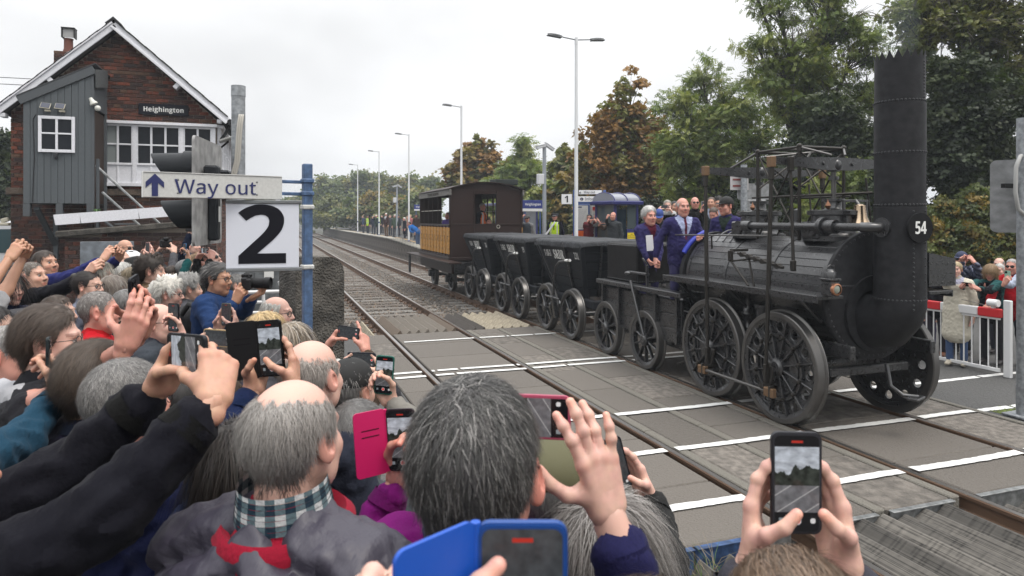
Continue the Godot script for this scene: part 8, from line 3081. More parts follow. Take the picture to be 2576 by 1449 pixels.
func phone(label: String, at: Vector3, n: Vector3, up: Vector3, wide: bool, cs: Color, kind := 1, size := 1.0, flap := C3(0, 0, 0, 0), open := 18.0) -> void:
	n = n.normalized()
	up = (up - n * up.dot(n)).normalized()
	var bs := Basis(up.cross(n), up, n)
	if wide:   # held on its side
		bs = Basis(up, -bs.x, n)
	var t := thing("phone", label, "phone", at, 0.0, "phones and cameras held up by the crowd")
	t.basis = bs
	var w := 0.074 * size
	var l := 0.152 * size
	var mb := MB.new()
	mb.prism(round_rect(w, l, 0.011), 0.007)
	mb.prism(round_rect(w - 0.003, l - 0.003, 0.01), 0.0095)
	put("case", mb, mat("case_%s" % cs.to_html(), cs.r, cs.g, cs.b, 0.42, 0.0, "", 40.0, "fine_n", 0.15), t)
	mb = MB.new()
	var rr := round_rect(w - 0.009, l - 0.009, 0.008)
	var us := []
	var ps := []
	for p in rr:
		ps.append(V3(p.x, p.y, 0.0052))
		us.append(V2(p.x / (w - 0.009) + 0.5, 0.5 - p.y / (l - 0.009)))
	mb.flat(ps, V3(0, 0, 1), us)
	var m := mat("screen_%d" % kind, 0.6, 0.6, 0.6, 0.12)
	m.albedo_texture = screen_tex(kind)
	m.emission_enabled = true
	m.emission_texture = screen_tex(kind)
	m.emission_operator = BaseMaterial3D.EMISSION_OP_MULTIPLY
	m.emission = Color.WHITE
	m.emission_energy_multiplier = 0.35
	m.metallic_specular = 0.4
	put("screen", mb, m, t)
	mb = MB.new()
	mb.prism(round_rect(0.03, 0.032, 0.008), 0.003, XO(V3(0.016, l / 2 - 0.024, -0.0055)))
	for q in [V2(0.009, 0.008), V2(0.023, 0.008), V2(0.016, -0.006)]:
		mb.cyl(V3(q.x, l / 2 - 0.024 + q.y, -0.006), V3(q.x, l / 2 - 0.024 + q.y, -0.0085), 0.0055, 0.0055, 10)
	put("camera_bump", mb, mat("lens_black", 0.01, 0.01, 0.012, 0.15), t)
	put("button", k_box(V3(w / 2 + 0.0006, 0.02, 0), V3(0.0016, 0.016, 0.003), ID, 0.0005), mat("lens_black"), t)
	if flap.a > 0.0:   # the cover of a folding case, open to the left
		var q := Basis(UP, deg_to_rad(open))
		mb = MB.new()
		mb.prism(round_rect(w + 0.006, l + 0.006, 0.01), 0.004, X3(q, V3(-w / 2 - 0.002, 0, 0.002) - q.x * (w / 2 + 0.003)))
		mb.cyl(V3(-w / 2 - 0.001, -l / 2, 0.001), V3(-w / 2 - 0.001, l / 2, 0.001), 0.0045, 0.0045, 8)
		var cv := put("cover", mb, mat("cover_%s" % flap.to_html(), flap.r, flap.g, flap.b, 0.45, 0.0, "", 30.0, "fine_n", 0.25), t)
		mb = MB.new()
		for y in [0.018, 0.034]:
			mb.box(q * V3(0, y, 0.0022) + V3(-w / 2 - 0.002, 0, 0.002) - q.x * (w / 2 + 0.003), V3(w * 0.6, 0.0022, 0.001), q)
		put("card_slot", mb, mat("lens_black"), cv)

func camera_body(label: String, at: Vector3, n: Vector3, lens_len := 0.13) -> void:   # n: from the eyepiece towards the holder
	n = n.normalized()
	var x := UP.cross(n).normalized()
	var t := thing("camera", label, "camera", at, 0.0, "phones and cameras held up by the crowd")
	t.basis = Basis(x, n.cross(x), n)
	var blk := mat("camera_black", 0.012, 0.012, 0.013, 0.5, 0.0, "", 40.0, "fine_n", 0.4)
	var mb := MB.new()
	mb.box(V3(0, 0, 0), V3(0.14, 0.095, 0.055), ID, 0.012)
	mb.box(V3(0, 0.058, 0.0), V3(0.062, 0.036, 0.06), ID, 0.012)
	mb.box(V3(0.062, -0.005, -0.03), V3(0.032, 0.085, 0.04), ID, 0.01)
	put("camera_case", mb, blk, t)
	put("lens_barrel", k_lathe([V2(0.034, 0.0), V2(0.036, 0.03), V2(0.041, 0.032), V2(0.041, lens_len * 0.7), V2(0.045, lens_len * 0.72), V2(0.045, lens_len), V2(0.04, lens_len), V2(0.038, lens_len - 0.012), V2(0.0, lens_len - 0.014)], X3(Basis(Vector3.RIGHT, -PI / 2), V3(0, 0, -0.027)), 24), blk, t)
	mb = MB.new()
	mb.cyl(V3(-0.045, 0.048, 0), V3(-0.045, 0.056, 0), 0.014, 0.013, 12)
	mb.cyl(V3(0.055, 0.048, -0.03), V3(0.055, 0.056, -0.032), 0.008, 0.008, 10)
	put("dial", mb, blk, t)
	put("eyepiece", k_box(V3(0, 0.055, 0.036), V3(0.03, 0.024, 0.014), ID, 0.005), mat("rubber"), t)


func people() -> void:
	make_protos()
	add_people([
		{n="man with short dark grey hair and navy jacket from behind, largest head in the crowd", p=V3(.237,.25,-.837), yaw=153, h=1.78, hair="short", hc=C3(.045,.043,.041), grey=.15, fi=1.7, top=C3(.02,.024,.055), head="m", w=1.05, hs=1, lod=2, sk="r"},
		{n="balding man with wispy grey hair in dark quilted jacket with red collar lining", p=V3(.015,.25,-1.291), yaw=139, h=1.71, hair="thin", hc=C3(.27,.25,.23), grey=.4, fi=1.6, top=C3(.036,.034,.048), fit="puffer", collar=C3(.3,.015,.035), check=1, head="o", w=1.08, hs=.9, lod=2, sk="p"},
		{n="person in black fleece at the left edge, both arms raised to a phone", p=V3(-.618,.25,-1.452), yaw=116, h=1.66, hair="short", hc=C3(.05,.032,.022), top=C3(.01,.01,.014), cuff=.8, thick=.01, R=[V3(-.105,1.895,-1.442),V3(.08,.81,-.58),V3(-.28,-.07,-.96), "pinch"], L=[V3(-.235,1.877,-1.662),V3(.49,.87,.11),V3(.7,.07,.71), "pinch"], lod=2, sk="c"},
		{n="grey haired man with spectacles in navy sweater with grey collar, between the raised black sleeves", p=V3(-.394,.25,-2.056), yaw=129, h=1.61, hair="crop", hc=C3(.13,.125,.12), grey=.5, fi=1.4, top=C3(.012,.018,.055), collar=C3(.1,.1,.13), head="o", gl="clear", lod=2, sk="r"},
		{n="dark brown haired youth with swept hair and dark navy collar, behind the black sleeved arm", p=V3(-.552,.25,-2.481), yaw=136, h=1.58, hair="swept", hc=C3(.085,.062,.046), fi=1.5, top=C3(.012,.014,.03), head="m", lod=2, sk="b"},
		{n="grey haired man in pale t-shirt in profile at the left edge, bare arms raised", p=V3(-1.076,.25,-3.448), yaw=78, h=1.53, hair="crop", hc=C3(.21,.2,.19), grey=.5, top=C3(.4,.4,.42), fit="tee", head="o", R=[V3(-.421,1.856,-2.374),V3(.36,.93,.07),V3(-.24,.13,-.96), "side"], L=[V3(-.404,1.875,-2.508),V3(.34,.9,.28),V3(-.48,-.13,.87), "side"], sk="r"},
		{n="person in teal blue sweatshirt at the left edge holding a phone in one hand", p=V3(-.851,.25,-2.168), yaw=121, h=1.65, hair="short", hc=C3(.05,.032,.022), top=C3(.018,.055,.095), R=[V3(-.656,1.675,-2.592),V3(-.09,.79,-.6),V3(-.99,0,.15), "grip"], lod=2, sk="c"},
		{n="man with thick dark brown hair and dark spectacles, pale cheek turned to the right", p=V3(-.812,.25,-2.971), yaw=93, h=1.65, hair="swept", hc=C3(.065,.045,.033), top=C3(.02,.02,.025), gl="clear", lod=2, sk="p"},
		{n="police officer in navy wearing a peaked cap with chequered band among the spectators", p=V3(-1.35,.22,-4.72), yaw=63, h=1.48, hair="crop", hc=C3(.05,.032,.022), top=C3(.008,.01,.022), hat="police", hatc=C3(.01,.01,.013), sk="b"},
		{n="man with cropped grey brown hair and bright red shirt behind the raised bare arm", p=V3(-.98,.25,-4.57), yaw=93, h=1.56, hair="crop", hc=C3(.15,.135,.125), grey=.3, top=C3(.48,.015,.02), head="o", sk="r"},
		{n="bald man with thin dark spectacles below the white haired woman", p=V3(-.68,.23,-4.69), yaw=76, h=1.48, hair="shaven", hc=C3(.2,.18,.17), top=C3(.05,.055,.07), head="o", gl="clear", sk="p"},
		{n="person with long dark brown hair holding up a phone in a black folding case", p=V3(-.076,.25,-1.696), yaw=146, h=1.49, hair="long", hc=C3(.018,.013,.01), top=C3(.014,.022,.06), head="f", R=[V3(.062,1.756,-2.066),V3(.04,.91,-.42),V3(-.97,-.1,-.21), "side"], L=[V3(-.051,1.742,-2.14),V3(.21,.93,-.31),V3(.57,.1,.81), "side"], lod=2, sk="c"},
		{n="person in purple top holding a magenta phone case, hidden behind the largest head", p=V3(.373,.25,-1.409), yaw=149, h=1.54, hair="short", hc=C3(.05,.032,.022), top=C3(.16,.01,.13), L=[V3(.305,1.579,-1.746),V3(.41,.89,.21),V3(-.46,0,.89), "grip"], lod=2, sk="r"},
		{n="bald pink headed man in the middle of the crowd, in front of the concrete post", p=V3(.1,.25,-2.249), yaw=139, h=1.6, hair="bald", hc=C3(.34,.31,.28), top=C3(.03,.035,.05), head="o", lod=2, sk="p"},
		{n="grey brown long haired person in front of the concrete post", p=V3(.09,.19,-3.74), yaw=141, h=1.48, hair="bob", hc=C3(.21,.17,.125), grey=.3, top=C3(.1,.1,.11), head="f", sk="b"},
		{n="person in black baseball cap holding up a phone in a green case", p=V3(.289,.155,-2.877), yaw=131, h=1.48, hair="short", hc=C3(.15,.145,.14), top=C3(.2,.19,.17), hat="cap", hatc=C3(.008,.008,.009), R=[V3(.46,1.507,-2.779),V3(-.42,.89,-.2),V3(-.43,0,.9), "grip"], sk="b"},
		{n="person in dark coat behind the black cap, filming with a phone held sideways", p=V3(.308,-.086,-3.234), yaw=146, h=1.6, hair="short", hc=C3(.13,.085,.05), top=C3(.03,.03,.035), R=[V3(.543,1.443,-3.484),V3(-.17,.84,-.52),V3(-.73,0,-.69), "pinch"], L=[V3(.32,1.443,-3.609),V3(.53,.84,-.12),V3(.96,0,.27), "pinch"], sk="b"},
		{n="person in brown coat beside the concrete post, pointing at a raised phone", p=V3(.31,-.16,-3.87), yaw=141, h=1.62, hair="short", hc=C3(.5,.49,.46), top=C3(.06,.04,.03), R=[V3(.53,1.47,-4.11),V3(-.02,.87,-.49),V3(-.59,.08,-.8), "point"], L=[V3(.33,1.49,-4.27),V3(.6,.8,.02),V3(.9,-.08,.43), "pinch"], sk="r"},
		{n="man in olive green flat cap behind the raised open hand", p=V3(.583,.245,-1.4), yaw=121, h=1.48, hair="crop", hc=C3(.15,.145,.14), top=C3(.03,.03,.025), hat="flat", hatc=C3(.075,.072,.035), head="o", lod=2, sk="r"},
		{n="person in navy sleeve at the bottom edge raising an open hand to a phone", p=V3(.416,.25,-.721), yaw=131, h=1.51, hair="swept", hc=C3(.05,.032,.022), top=C3(.016,.018,.06), head="f", cuff=.74, L=[V3(.289,1.831,-1.134),V3(.52,.84,-.14),V3(.97,0,.23), "pinch"], R=[V3(.489,1.798,-.941),V3(-.2,.98,-.07),V3(-.17,0,-.99), "open"], lod=2, sk="p"},
		{n="woman with long grey hair in dark waxed jacket with teal cuffs, holding up a phone", p=V3(.626,.174,-1.241), yaw=133, h=1.48, hair="long", hc=C3(.14,.125,.115), grey=.55, top=C3(.022,.022,.02), head="f", cuff=.88, R=[V3(.971,1.484,-1.625),V3(-.27,.87,-.42),V3(-.95,-.24,.21), "side"], L=[V3(.841,1.449,-1.647),V3(-.08,.92,-.39),V3(.83,.24,.51), "side"], lod=2, sk="p"},
		{n="brown haired person at the bottom right edge, filming with an upright phone", p=V3(.525,.25,-.567), yaw=159, h=1.62, hair="bun", hc=C3(.13,.085,.055), top=C3(.05,.05,.06), head="f", hs=.98, R=[V3(.803,1.729,-.792),V3(.05,.92,-.38),V3(-1,0,-.02), "side"], L=[V3(.678,1.729,-.844),V3(.24,.92,-.3),V3(.72,0,.69), "side"], lod=2, sk="p"},
		{n="person below the viewer holding a phone in a bright blue case", p=V3(.049,.366,-.163), yaw=161, h=1.6, hair="short", hc=C3(.05,.032,.022), top=C3(.03,.04,.1), L=[V3(.03,1.859,-.573),V3(.65,.72,.23),V3(.33,0,-.94), "point"], lod=2, sk="p"},
		{n="woman with curly white hair and spectacles in white top, beside the grey backpack", p=V3(-.79,.25,-6), yaw=81, h=1.5, hair="curly", hc=C3(.62,.6,.55), top=C3(.45,.45,.46), head="f", gl="clear", sk="p"},
		{n="man with tousled dark curly hair in a tan coat", p=V3(-1.07,.25,-7.05), yaw=86, h=1.62, hair="curly", hc=C3(.026,.017,.012), top=C3(.15,.1,.06), sk="b"},
		{n="photographer in blue jacket with dark hair and spectacles looking through a large camera", p=V3(-.43,.25,-5.88), yaw=65, h=1.63, hair="swept", hc=C3(.035,.033,.032), grey=.25, top=C3(.016,.04,.115), head="o", gl="clear", w=1.12, thick=.01, R=[V3(-.25,1.63,-5.51),V3(.42,.89,.15),V3(.33,-.1,-.94), "pinch"], L=[V3(-.14,1.64,-5.59),V3(.84,.45,.3),V3(0,1,0), "grip"], sk="d"},
		{n="man with cropped hair in profile wearing a black jacket, one arm raised", p=V3(-1.82,.25,-6.48), yaw=65, h=1.64, hair="crop", hc=C3(.09,.07,.055), grey=.3, top=C3(.01,.01,.012), head="o", hp=8, R=[V3(-1.32,1.83,-5.98),V3(.67,.71,.24),V3(.59,0,-.81), "grip"], sk="a"},
		{n="smiling man with dark short hair in royal navy sweater, arms stretched to a phone", p=V3(-1.94,.25,-7.27), yaw=57, h=1.7, hair="short", hc=C3(.055,.042,.034), top=C3(.022,.026,.11), head="o", hp=10, R=[V3(-1.36,1.9,-6.71),V3(.47,.84,-.27),V3(.52,0,-.85), "pinch"], L=[V3(-1.28,1.9,-6.95),V3(.23,.84,.49),V3(-.06,0,1), "pinch"], sk="c"},
		{n="woman with dark hair tied back and black framed spectacles, in profile", p=V3(-1.34,.25,-5.99), yaw=71, h=1.59, hair="bun", hc=C3(.018,.013,.011), top=C3(.16,.17,.22), head="f", gl="clear", sk="b"},
		{n="elderly woman with pale grey bobbed hair looking right", p=V3(-1.44,.25,-6.87), yaw=67, h=1.6, hair="bob", hc=C3(.36,.34,.29), top=C3(.1,.1,.12), head="f", sk="r"},
		{n="woman with straight grey brown hair seen from behind, near the red shirted man", p=V3(-1.22,.25,-6.24), yaw=101, h=1.51, hair="bob", hc=C3(.17,.14,.115), grey=.3, top=C3(.14,.13,.13), head="f", sk="b"},
		{n="young woman with long dark hair smiling in profile at the left edge", p=V3(-1.84,.25,-5.96), yaw=63, h=1.59, hair="long", hc=C3(.02,.014,.012), top=C3(.012,.016,.04), head="f", sk="p"},
		{n="woman in glasses half hidden at the far left behind the young woman", p=V3(-2.35,.25,-7.85), yaw=41, h=1.54, hair="long", hc=C3(.03,.02,.016), top=C3(.02,.02,.05), head="f", gl="clear", sk="p"},
		{n="person at the left edge with bare forearms raised high", p=V3(-1.73,.25,-4.85), yaw=76, h=1.66, hair="short", hc=C3(.05,.032,.022), top=C3(.35,.35,.36), fit="tee", R=[V3(-1.54,2,-5.08),V3(.36,.84,-.4),V3(.23,0,-.97), "pinch"], L=[V3(-1.54,2,-5.33),V3(.37,.84,.4),V3(.25,0,.97), "pinch"], sk="d"},
		{n="shaven headed man with wrap round sunglasses by the grey board", p=V3(-1.91,.25,-10.65), yaw=57, h=1.71, hair="shaven", hc=C3(.1,.08,.07), top=C3(.05,.05,.06), gl="sun", sk="c"},
		{n="man with close cropped receding hair below the man in sunglasses", p=V3(-1.76,.25,-9.54), yaw=61, h=1.6, hair="shaven", hc=C3(.08,.06,.05), top=C3(.06,.06,.08), head="o", sk="b"},
		{n="spectator wearing a white cycle helmet with black vents", p=V3(-1.71,.25,-9.93), yaw=76, h=1.54, hair="crop", hc=C3(.15,.145,.14), top=C3(.3,.3,.33), hat="helmet", hatc=C3(.66,.67,.68), sk="b"},
		{n="man in a wide brimmed black hat tilted back", p=V3(-1.41,.25,-8.55), yaw=76, h=1.54, hair="bald", hc=C3(.15,.145,.14), top=C3(.02,.02,.02), hat="fedora", hatc=C3(.008,.008,.009), head="o", hp=14, sk="r"},
		{n="woman with auburn hair behind the elderly woman", p=V3(-1.68,.25,-8.65), yaw=76, h=1.5, hair="bob", hc=C3(.16,.055,.02), top=C3(.05,.06,.08), head="f", sk="p"},
		{n="woman with smooth silver hair and dark face mask strap", p=V3(-1.46,.25,-7.93), yaw=81, h=1.52, hair="bob", hc=C3(.52,.51,.48), top=C3(.06,.07,.09), head="f", sk="b"},
		{n="woman with loose ash blond hair beside the man in tan coat", p=V3(-1.23,.25,-7.2), yaw=91, h=1.52, hair="long", hc=C3(.26,.21,.14), top=C3(.05,.06,.08), head="f", sk="b"},
		{n="person hidden by the dark curly haired man, raising a pink phone", p=V3(-1.28,.24,-8.8), yaw=101, h=1.48, hair="short", hc=C3(.13,.085,.05), top=C3(.06,.06,.09), R=[V3(-1.38,1.77,-9.35),V3(.19,.92,-.34),V3(-.92,0,-.39), "side"], L=[V3(-1.47,1.77,-9.45),V3(.33,.92,-.19),V3(.41,0,.91), "side"], sk="p"},
		{n="person hidden in the crowd lifting a black camera with both hands", p=V3(-1.11,.2,-8.84), yaw=106, h=1.48, hair="short", hc=C3(.05,.032,.022), top=C3(.08,.08,.09), R=[V3(-1.11,1.84,-9.24),V3(-.07,.84,-.54),V3(-.6,0,-.8), "pinch"], L=[V3(-1.31,1.84,-9.41),V3(.54,.84,-.03),V3(.9,0,.43), "pinch"], sk="b"},
		{n="person in dark navy reaching one arm high with a small camera", p=V3(-1.19,.22,-10.17), yaw=76, h=1.48, hair="crop", hc=C3(.15,.145,.14), top=C3(.01,.013,.03), cuff=.9, R=[V3(-1,2.05,-9.9),V3(.42,.89,.15),V3(.33,0,-.94), "fist"], sk="b"},
		{n="white haired spectator close to the grey signal board", p=V3(-1.15,.25,-11.55), yaw=61, h=1.7, hair="short", hc=C3(.5,.49,.46), top=C3(.1,.1,.12), head="o", sk="p"},
		{n="person in teal sweater stretching an arm up with a phone", p=V3(-1,.16,-8.08), yaw=91, h=1.48, hair="short", hc=C3(.05,.032,.022), top=C3(.008,.075,.075), R=[V3(-.89,1.79,-8.69),V3(-.26,.85,-.45),V3(-.86,0,.51), "grip"], sk="c"},
		{n="person in black coat with raised sleeves behind the wavy grey haired woman", p=V3(-.81,.14,-7.59), yaw=89, h=1.48, hair="short", hc=C3(.15,.145,.14), top=C3(.012,.012,.015), R=[V3(-.6,1.82,-7.97),V3(.07,.84,-.54),V3(-.37,0,-.93), "pinch"], L=[V3(-.75,1.82,-8.18),V3(.53,.84,.11),V3(.76,0,.65), "pinch"], sk="r"},
		{n="woman with wavy grey hair seen from behind, left of the photographer", p=V3(-.74,.22,-6.92), yaw=101, h=1.48, hair="curly", hc=C3(.25,.245,.235), top=C3(.09,.09,.1), head="f", sk="b"},
		{n="man with short silver grey hair left of the balding man", p=V3(-.97,.25,-8.81), yaw=91, h=1.5, hair="crop", hc=C3(.24,.24,.24), top=C3(.07,.07,.08), head="o", sk="b"},
		{n="man with thinning brown hair in front of the sunglasses man", p=V3(-.74,.25,-8.2), yaw=89, h=1.52, hair="thin", hc=C3(.12,.09,.07), top=C3(.05,.05,.06), head="o", sk="r"},
		{n="bald headed man beside the platform sign, close to the photographer", p=V3(-.63,.25,-8.48), yaw=86, h=1.54, hair="shaven", hc=C3(.1,.08,.07), top=C3(.06,.05,.05), head="o", sk="p"},
		{n="man in dark sunglasses with head tilted back by the platform sign", p=V3(-.63,.25,-8.29), yaw=63, h=1.66, hair="thin", hc=C3(.02,.016,.014), top=C3(.04,.05,.07), gl="sun", hp=16, sk="p"},
		{n="spectator with curly light brown hair below the raised phones", p=V3(-.85,.25,-9.19), yaw=91, h=1.53, hair="curly", hc=C3(.2,.13,.07), top=C3(.08,.07,.07), head="f", sk="b"},
		{n="white haired man with rimmed spectacles left of the concrete post", p=V3(.01,.2,-5.09), yaw=71, h=1.48, hair="thin", hc=C3(.5,.49,.46), top=C3(.2,.2,.21), head="o", gl="clear", sk="p"},
		{n="child with straight blond hair below the large camera lens", p=V3(-.06,.14,-4.66), yaw=101, h=1.48, hair="bob", hc=C3(.48,.35,.18), top=C3(.35,.34,.33), head="f", sk="p"},
		{n="spectator filming with a slim phone in front of the blue jacketed photographer", p=V3(-.22,-.03,-4.38), yaw=131, h=1.55, hair="short", hc=C3(.05,.032,.022), top=C3(.02,.03,.06), R=[V3(-.23,1.49,-4.93),V3(.12,.92,-.36),V3(-.97,0,-.23), "side"], L=[V3(-.34,1.49,-5),V3(.29,.92,-.25),V3(.56,0,.83), "side"], sk="p"},
		{n="spectator hidden behind the sideways phone, filming past the backpack", p=V3(-.33,-0,-3.58), yaw=116, h=1.6, hair="short", hc=C3(.05,.032,.022), top=C3(.05,.05,.06), R=[V3(-.48,1.58,-4.32),V3(-.4,.85,-.33),V3(-.64,0,.77), "grip"], sk="p"},
		{n="spectator with gold phone, mostly hidden behind the raised hands", p=V3(-.209,.056,-2.785), yaw=131, h=1.6, hair="short", hc=C3(.05,.032,.022), top=C3(.05,.06,.08), L=[V3(-.319,1.653,-3.275),V3(.54,.84,-.03),V3(.9,0,.43), "pinch"], sk="b"},
		{n="grey haired spectator behind the platform sign beside the photographer", p=V3(-.34,.2,-7.32), yaw=81, h=1.48, hair="short", hc=C3(.15,.145,.14), top=C3(.06,.07,.08), sk="b"},
		{n="spectator in dark green coat between the red shirt and the curly white hair", p=V3(-.95,.2,-5.29), yaw=106, h=1.55, hair="short", hc=C3(.15,.145,.14), top=C3(.02,.03,.025), sk="b"},
		{n="spectator in charcoal coat behind the police officer's cap", p=V3(-1.41,.2,-5.47), yaw=81, h=1.5, hair="short", hc=C3(.05,.032,.022), top=C3(.02,.02,.024), sk="b"},
		{n="spectator in dark blue anorak at the far left below the young woman", p=V3(-1.34,.2,-4.06), yaw=91, h=1.6, hair="short", hc=C3(.012,.01,.009), top=C3(.01,.014,.04), sk="b"},
		{n="spectator in black coat near the folding black phone case", p=V3(-.285,.235,-2.494), yaw=136, h=1.48, hair="short", hc=C3(.012,.01,.009), top=C3(.012,.014,.022), lod=2, sk="b"},
		{n="spectator in dark grey jacket in front of the brown coat by the post", p=V3(.241,.162,-2.2), yaw=141, h=1.48, hair="short", hc=C3(.15,.145,.14), top=C3(.07,.08,.09), lod=2, sk="b"},
		{n="spectator in dark navy hidden between the magenta case and the olive cap", p=V3(.624,.084,-1.799), yaw=146, h=1.5, hair="short", hc=C3(.15,.145,.14), top=C3(.03,.035,.07), lod=2, sk="b"},
		{n="smiling white haired crewman in purple overall coat standing on the tender", p=V3(5.72,.78,-9.64), yaw=359, h=1.62, hair="swept", hc=C3(.55,.54,.52), top=C3(.034,.029,.1), legs=C3(.034,.029,.1), pattern="vneck", shirt=C3(.07,.008,.02), head="o", hs=1.18, g="crew of the engine", belly=1, lod=2, w=1.15, R=[V3(5.59,1.61,-9.43),V3(.44,-.88,.18),V3(.88,.33,.33), "fist"], L=[V3(5.69,1.58,-9.29),V3(-.28,-.92,.28),V3(-.68,.68,.27), "fist"], sk="r"},
		{n="bald driver in purple coat with shirt and tie standing in the middle of the footplate", p=V3(5.67,.78,-8.63), yaw=349, h=1.76, hair="bald", hc=C3(.55,.54,.52), top=C3(.034,.029,.1), legs=C3(.034,.029,.1), pattern="tie", shirt=C3(.36,.4,.58), head="o", hs=1.1, g="crew of the engine", belly=.95, lod=2, w=1.12, lean=5, R=[V3(5.3,1.68,-8.73),V3(-.19,-.94,.28),V3(.97,-.24,0), "fist"], L=[V3(5.79,2.01,-8.29),V3(-.89,-.1,.45),V3(0,-.98,.2), "fist"], sk="r"},
		{n="crewman in black cap and spectacles with purple coat, behind the boiler", p=V3(6.51,.78,-8.67), yaw=299, h=1.78, hair="crop", hc=C3(.05,.032,.022), top=C3(.034,.029,.1), legs=C3(.034,.029,.1), pattern="vneck", shirt=C3(.02,.035,.025), hat="cap", hatc=C3(.008,.008,.01), gl="clear", head="o", hs=1.12, g="crew of the engine", lod=2, hy=-18, sk="r"},
		{n="passenger in orange vest standing at the coach's end window", p=V3(6.22,1.02,-20.5), yaw=41, h=1.72, hair="crop", hc=C3(.3,.29,.27), top=C3(.015,.015,.017), pattern="orange", head="o", g="passengers in the coach", lod=0, sk="r"},
		{n="passenger in purple and red seated at the open side of the coach", p=V3(5.79,.87,-23.02), yaw=311, h=1.6, hair="crop", hc=C3(.05,.032,.022), top=C3(.12,.08,.3), head="o", g="passengers in the coach", lod=0, sk="r"},
		{n="brown haired child passenger low behind the coach's end window", p=V3(6.4,.75,-20.37), yaw=1, h=1.5, hair="short", hc=C3(.05,.032,.022), top=C3(.6,.1,.03), g="passengers in the coach", lod=0, sk="r"},
		{n="blond short haired woman in long cream coat and jeans waving behind the barrier", p=V3(9.96,0,-7.66), yaw=299, h=1.58, hair="short", hc=C3(.5,.4,.25), top=C3(.6,.56,.46), fit="coat", legs=C3(.055,.1,.21), shoe=C3(.45,.4,.32), head="f", g="spectators behind the barrier", pattern="scarf", shirt=C3(.4,.4,.5), lod=2, R=[V3(9.54,1.41,-7.45),V3(-.15,.99,.05),V3(.01,0,1), "open"], sk="p"},
		{n="man in navy cap and sunglasses with ribbed navy jacket behind the barrier", p=V3(10.89,0,-8.28), yaw=291, h=1.69, hair="crop", hc=C3(.05,.032,.022), top=C3(.032,.042,.075), fit="puffer", hat="cap", hatc=C3(.02,.03,.07), gl="sun", g="spectators behind the barrier", legs=C3(.01,.01,.013), R=[V3(10.7,1.55,-8.13),V3(-.46,.84,.29),V3(-.48,0,.88), "pinch"], L=[V3(10.64,1.55,-7.88),V3(-.26,.84,-.48),V3(.01,0,-1), "pinch"], sk="r"},
		{n="woman with light brown bob, black vest and teal sleeves, looking at her phone", p=V3(10.56,0,-7.55), yaw=293, h=1.52, hair="bob", hc=C3(.26,.17,.09), top=C3(.022,.075,.075), pattern="vest", shirt=C3(.01,.01,.013), head="f", gl="clear", g="spectators behind the barrier", hp=-8, legs=C3(.01,.01,.013), lod=2, R=[V3(9.9,1.21,-7.53),V3(-.78,.48,.41),V3(-.19,-.14,.97), "pinch"], L=[V3(9.9,1.21,-7.27),V3(-.79,.48,-.39),V3(-.21,-.14,-.97), "pinch"], sk="r"},
		{n="grey haired man in sunglasses and bright red sweater with a hand on the barrier", p=V3(10.87,0,-7.44), yaw=289, h=1.62, hair="crop", hc=C3(.3,.29,.28), top=C3(.42,.01,.018), collar=C3(.02,.02,.05), head="o", gl="sun", g="spectators behind the barrier", legs=C3(.02,.02,.035), shoe=C3(.3,.01,.02), w=1.05, belly=.8, R=[V3(10.03,.98,-7.22),V3(-.93,-.31,.21),V3(0,-1,0), "relax"], sk="r"},
		{n="person in pale blue striped shirt at the right edge, partly behind the grey post", p=V3(10.67,0,-6.97), yaw=281, h=1.71, hair="short", hc=C3(.15,.145,.14), top=C3(.38,.42,.52), g="spectators behind the barrier", legs=C3(.01,.01,.013), R=[V3(10.12,1.3,-7.05),V3(.1,.85,.51),V3(.98,0,-.18), "grip"], sk="r"},
		{n="white haired woman behind the red sweater", p=V3(11.49,0,-8.07), yaw=291, h=1.49, hair="short", hc=C3(.5,.49,.46), top=C3(.45,.45,.47), head="f", g="spectators behind the barrier", sk="p"},
		{n="bald man at the back behind the woman in teal", p=V3(12.29,0,-8.64), yaw=291, h=1.54, hair="bald", hc=C3(.3,.29,.27), top=C3(.08,.08,.1), head="o", g="spectators behind the barrier", sk="p"},
		{n="person in black jacket and brown shoes half hidden by the smokebox and tool box", p=V3(10.3,0,-8.28), yaw=301, h=1.49, hair="short", hc=C3(.05,.032,.022), top=C3(.012,.012,.016), legs=C3(.02,.016,.03), shoe=C3(.14,.05,.02), g="spectators behind the barrier", sk="b"},
		{n="person in purple trousers half hidden behind the front wheel", p=V3(10.79,-.09,-8.85), yaw=301, h=1.48, hair="short", hc=C3(.05,.032,.022), top=C3(.02,.02,.03), legs=C3(.05,.04,.09), shoe=C3(.05,.04,.03), g="spectators behind the barrier", sk="b"},
		{n="woman with short grey hair, black vest and white sleeves filming behind the driver", p=V3(7.46,.95,-11.84), yaw=333, h=1.67, hair="short", hc=C3(.34,.32,.27), top=C3(.42,.42,.42), pattern="vest", shirt=C3(.012,.012,.015), head="f", g="spectators behind the train", R=[V3(7.3,2.4,-11.44),V3(-.33,.84,-.43),V3(-.92,0,-.4), "pinch"], L=[V3(7.04,2.4,-11.48),V3(.45,.84,-.3),V3(1,0,-.08), "pinch"], sk="p"},
		{n="man in blue cap bending over a camera behind the white haired crewman", p=V3(7.06,.93,-11.52), yaw=331, h=1.53, hair="short", hc=C3(.05,.032,.022), top=C3(.02,.02,.025), hat="cap", hatc=C3(.02,.05,.2), g="spectators behind the train", lean=22, hp=-25, lod=0, sk="c"},
		{n="dark haired person half hidden left of the bald driver", p=V3(8.14,.95,-12.66), yaw=351, h=1.67, hair="short", hc=C3(.012,.01,.009), top=C3(.012,.014,.02), g="spectators behind the train", lod=0, sk="c"},
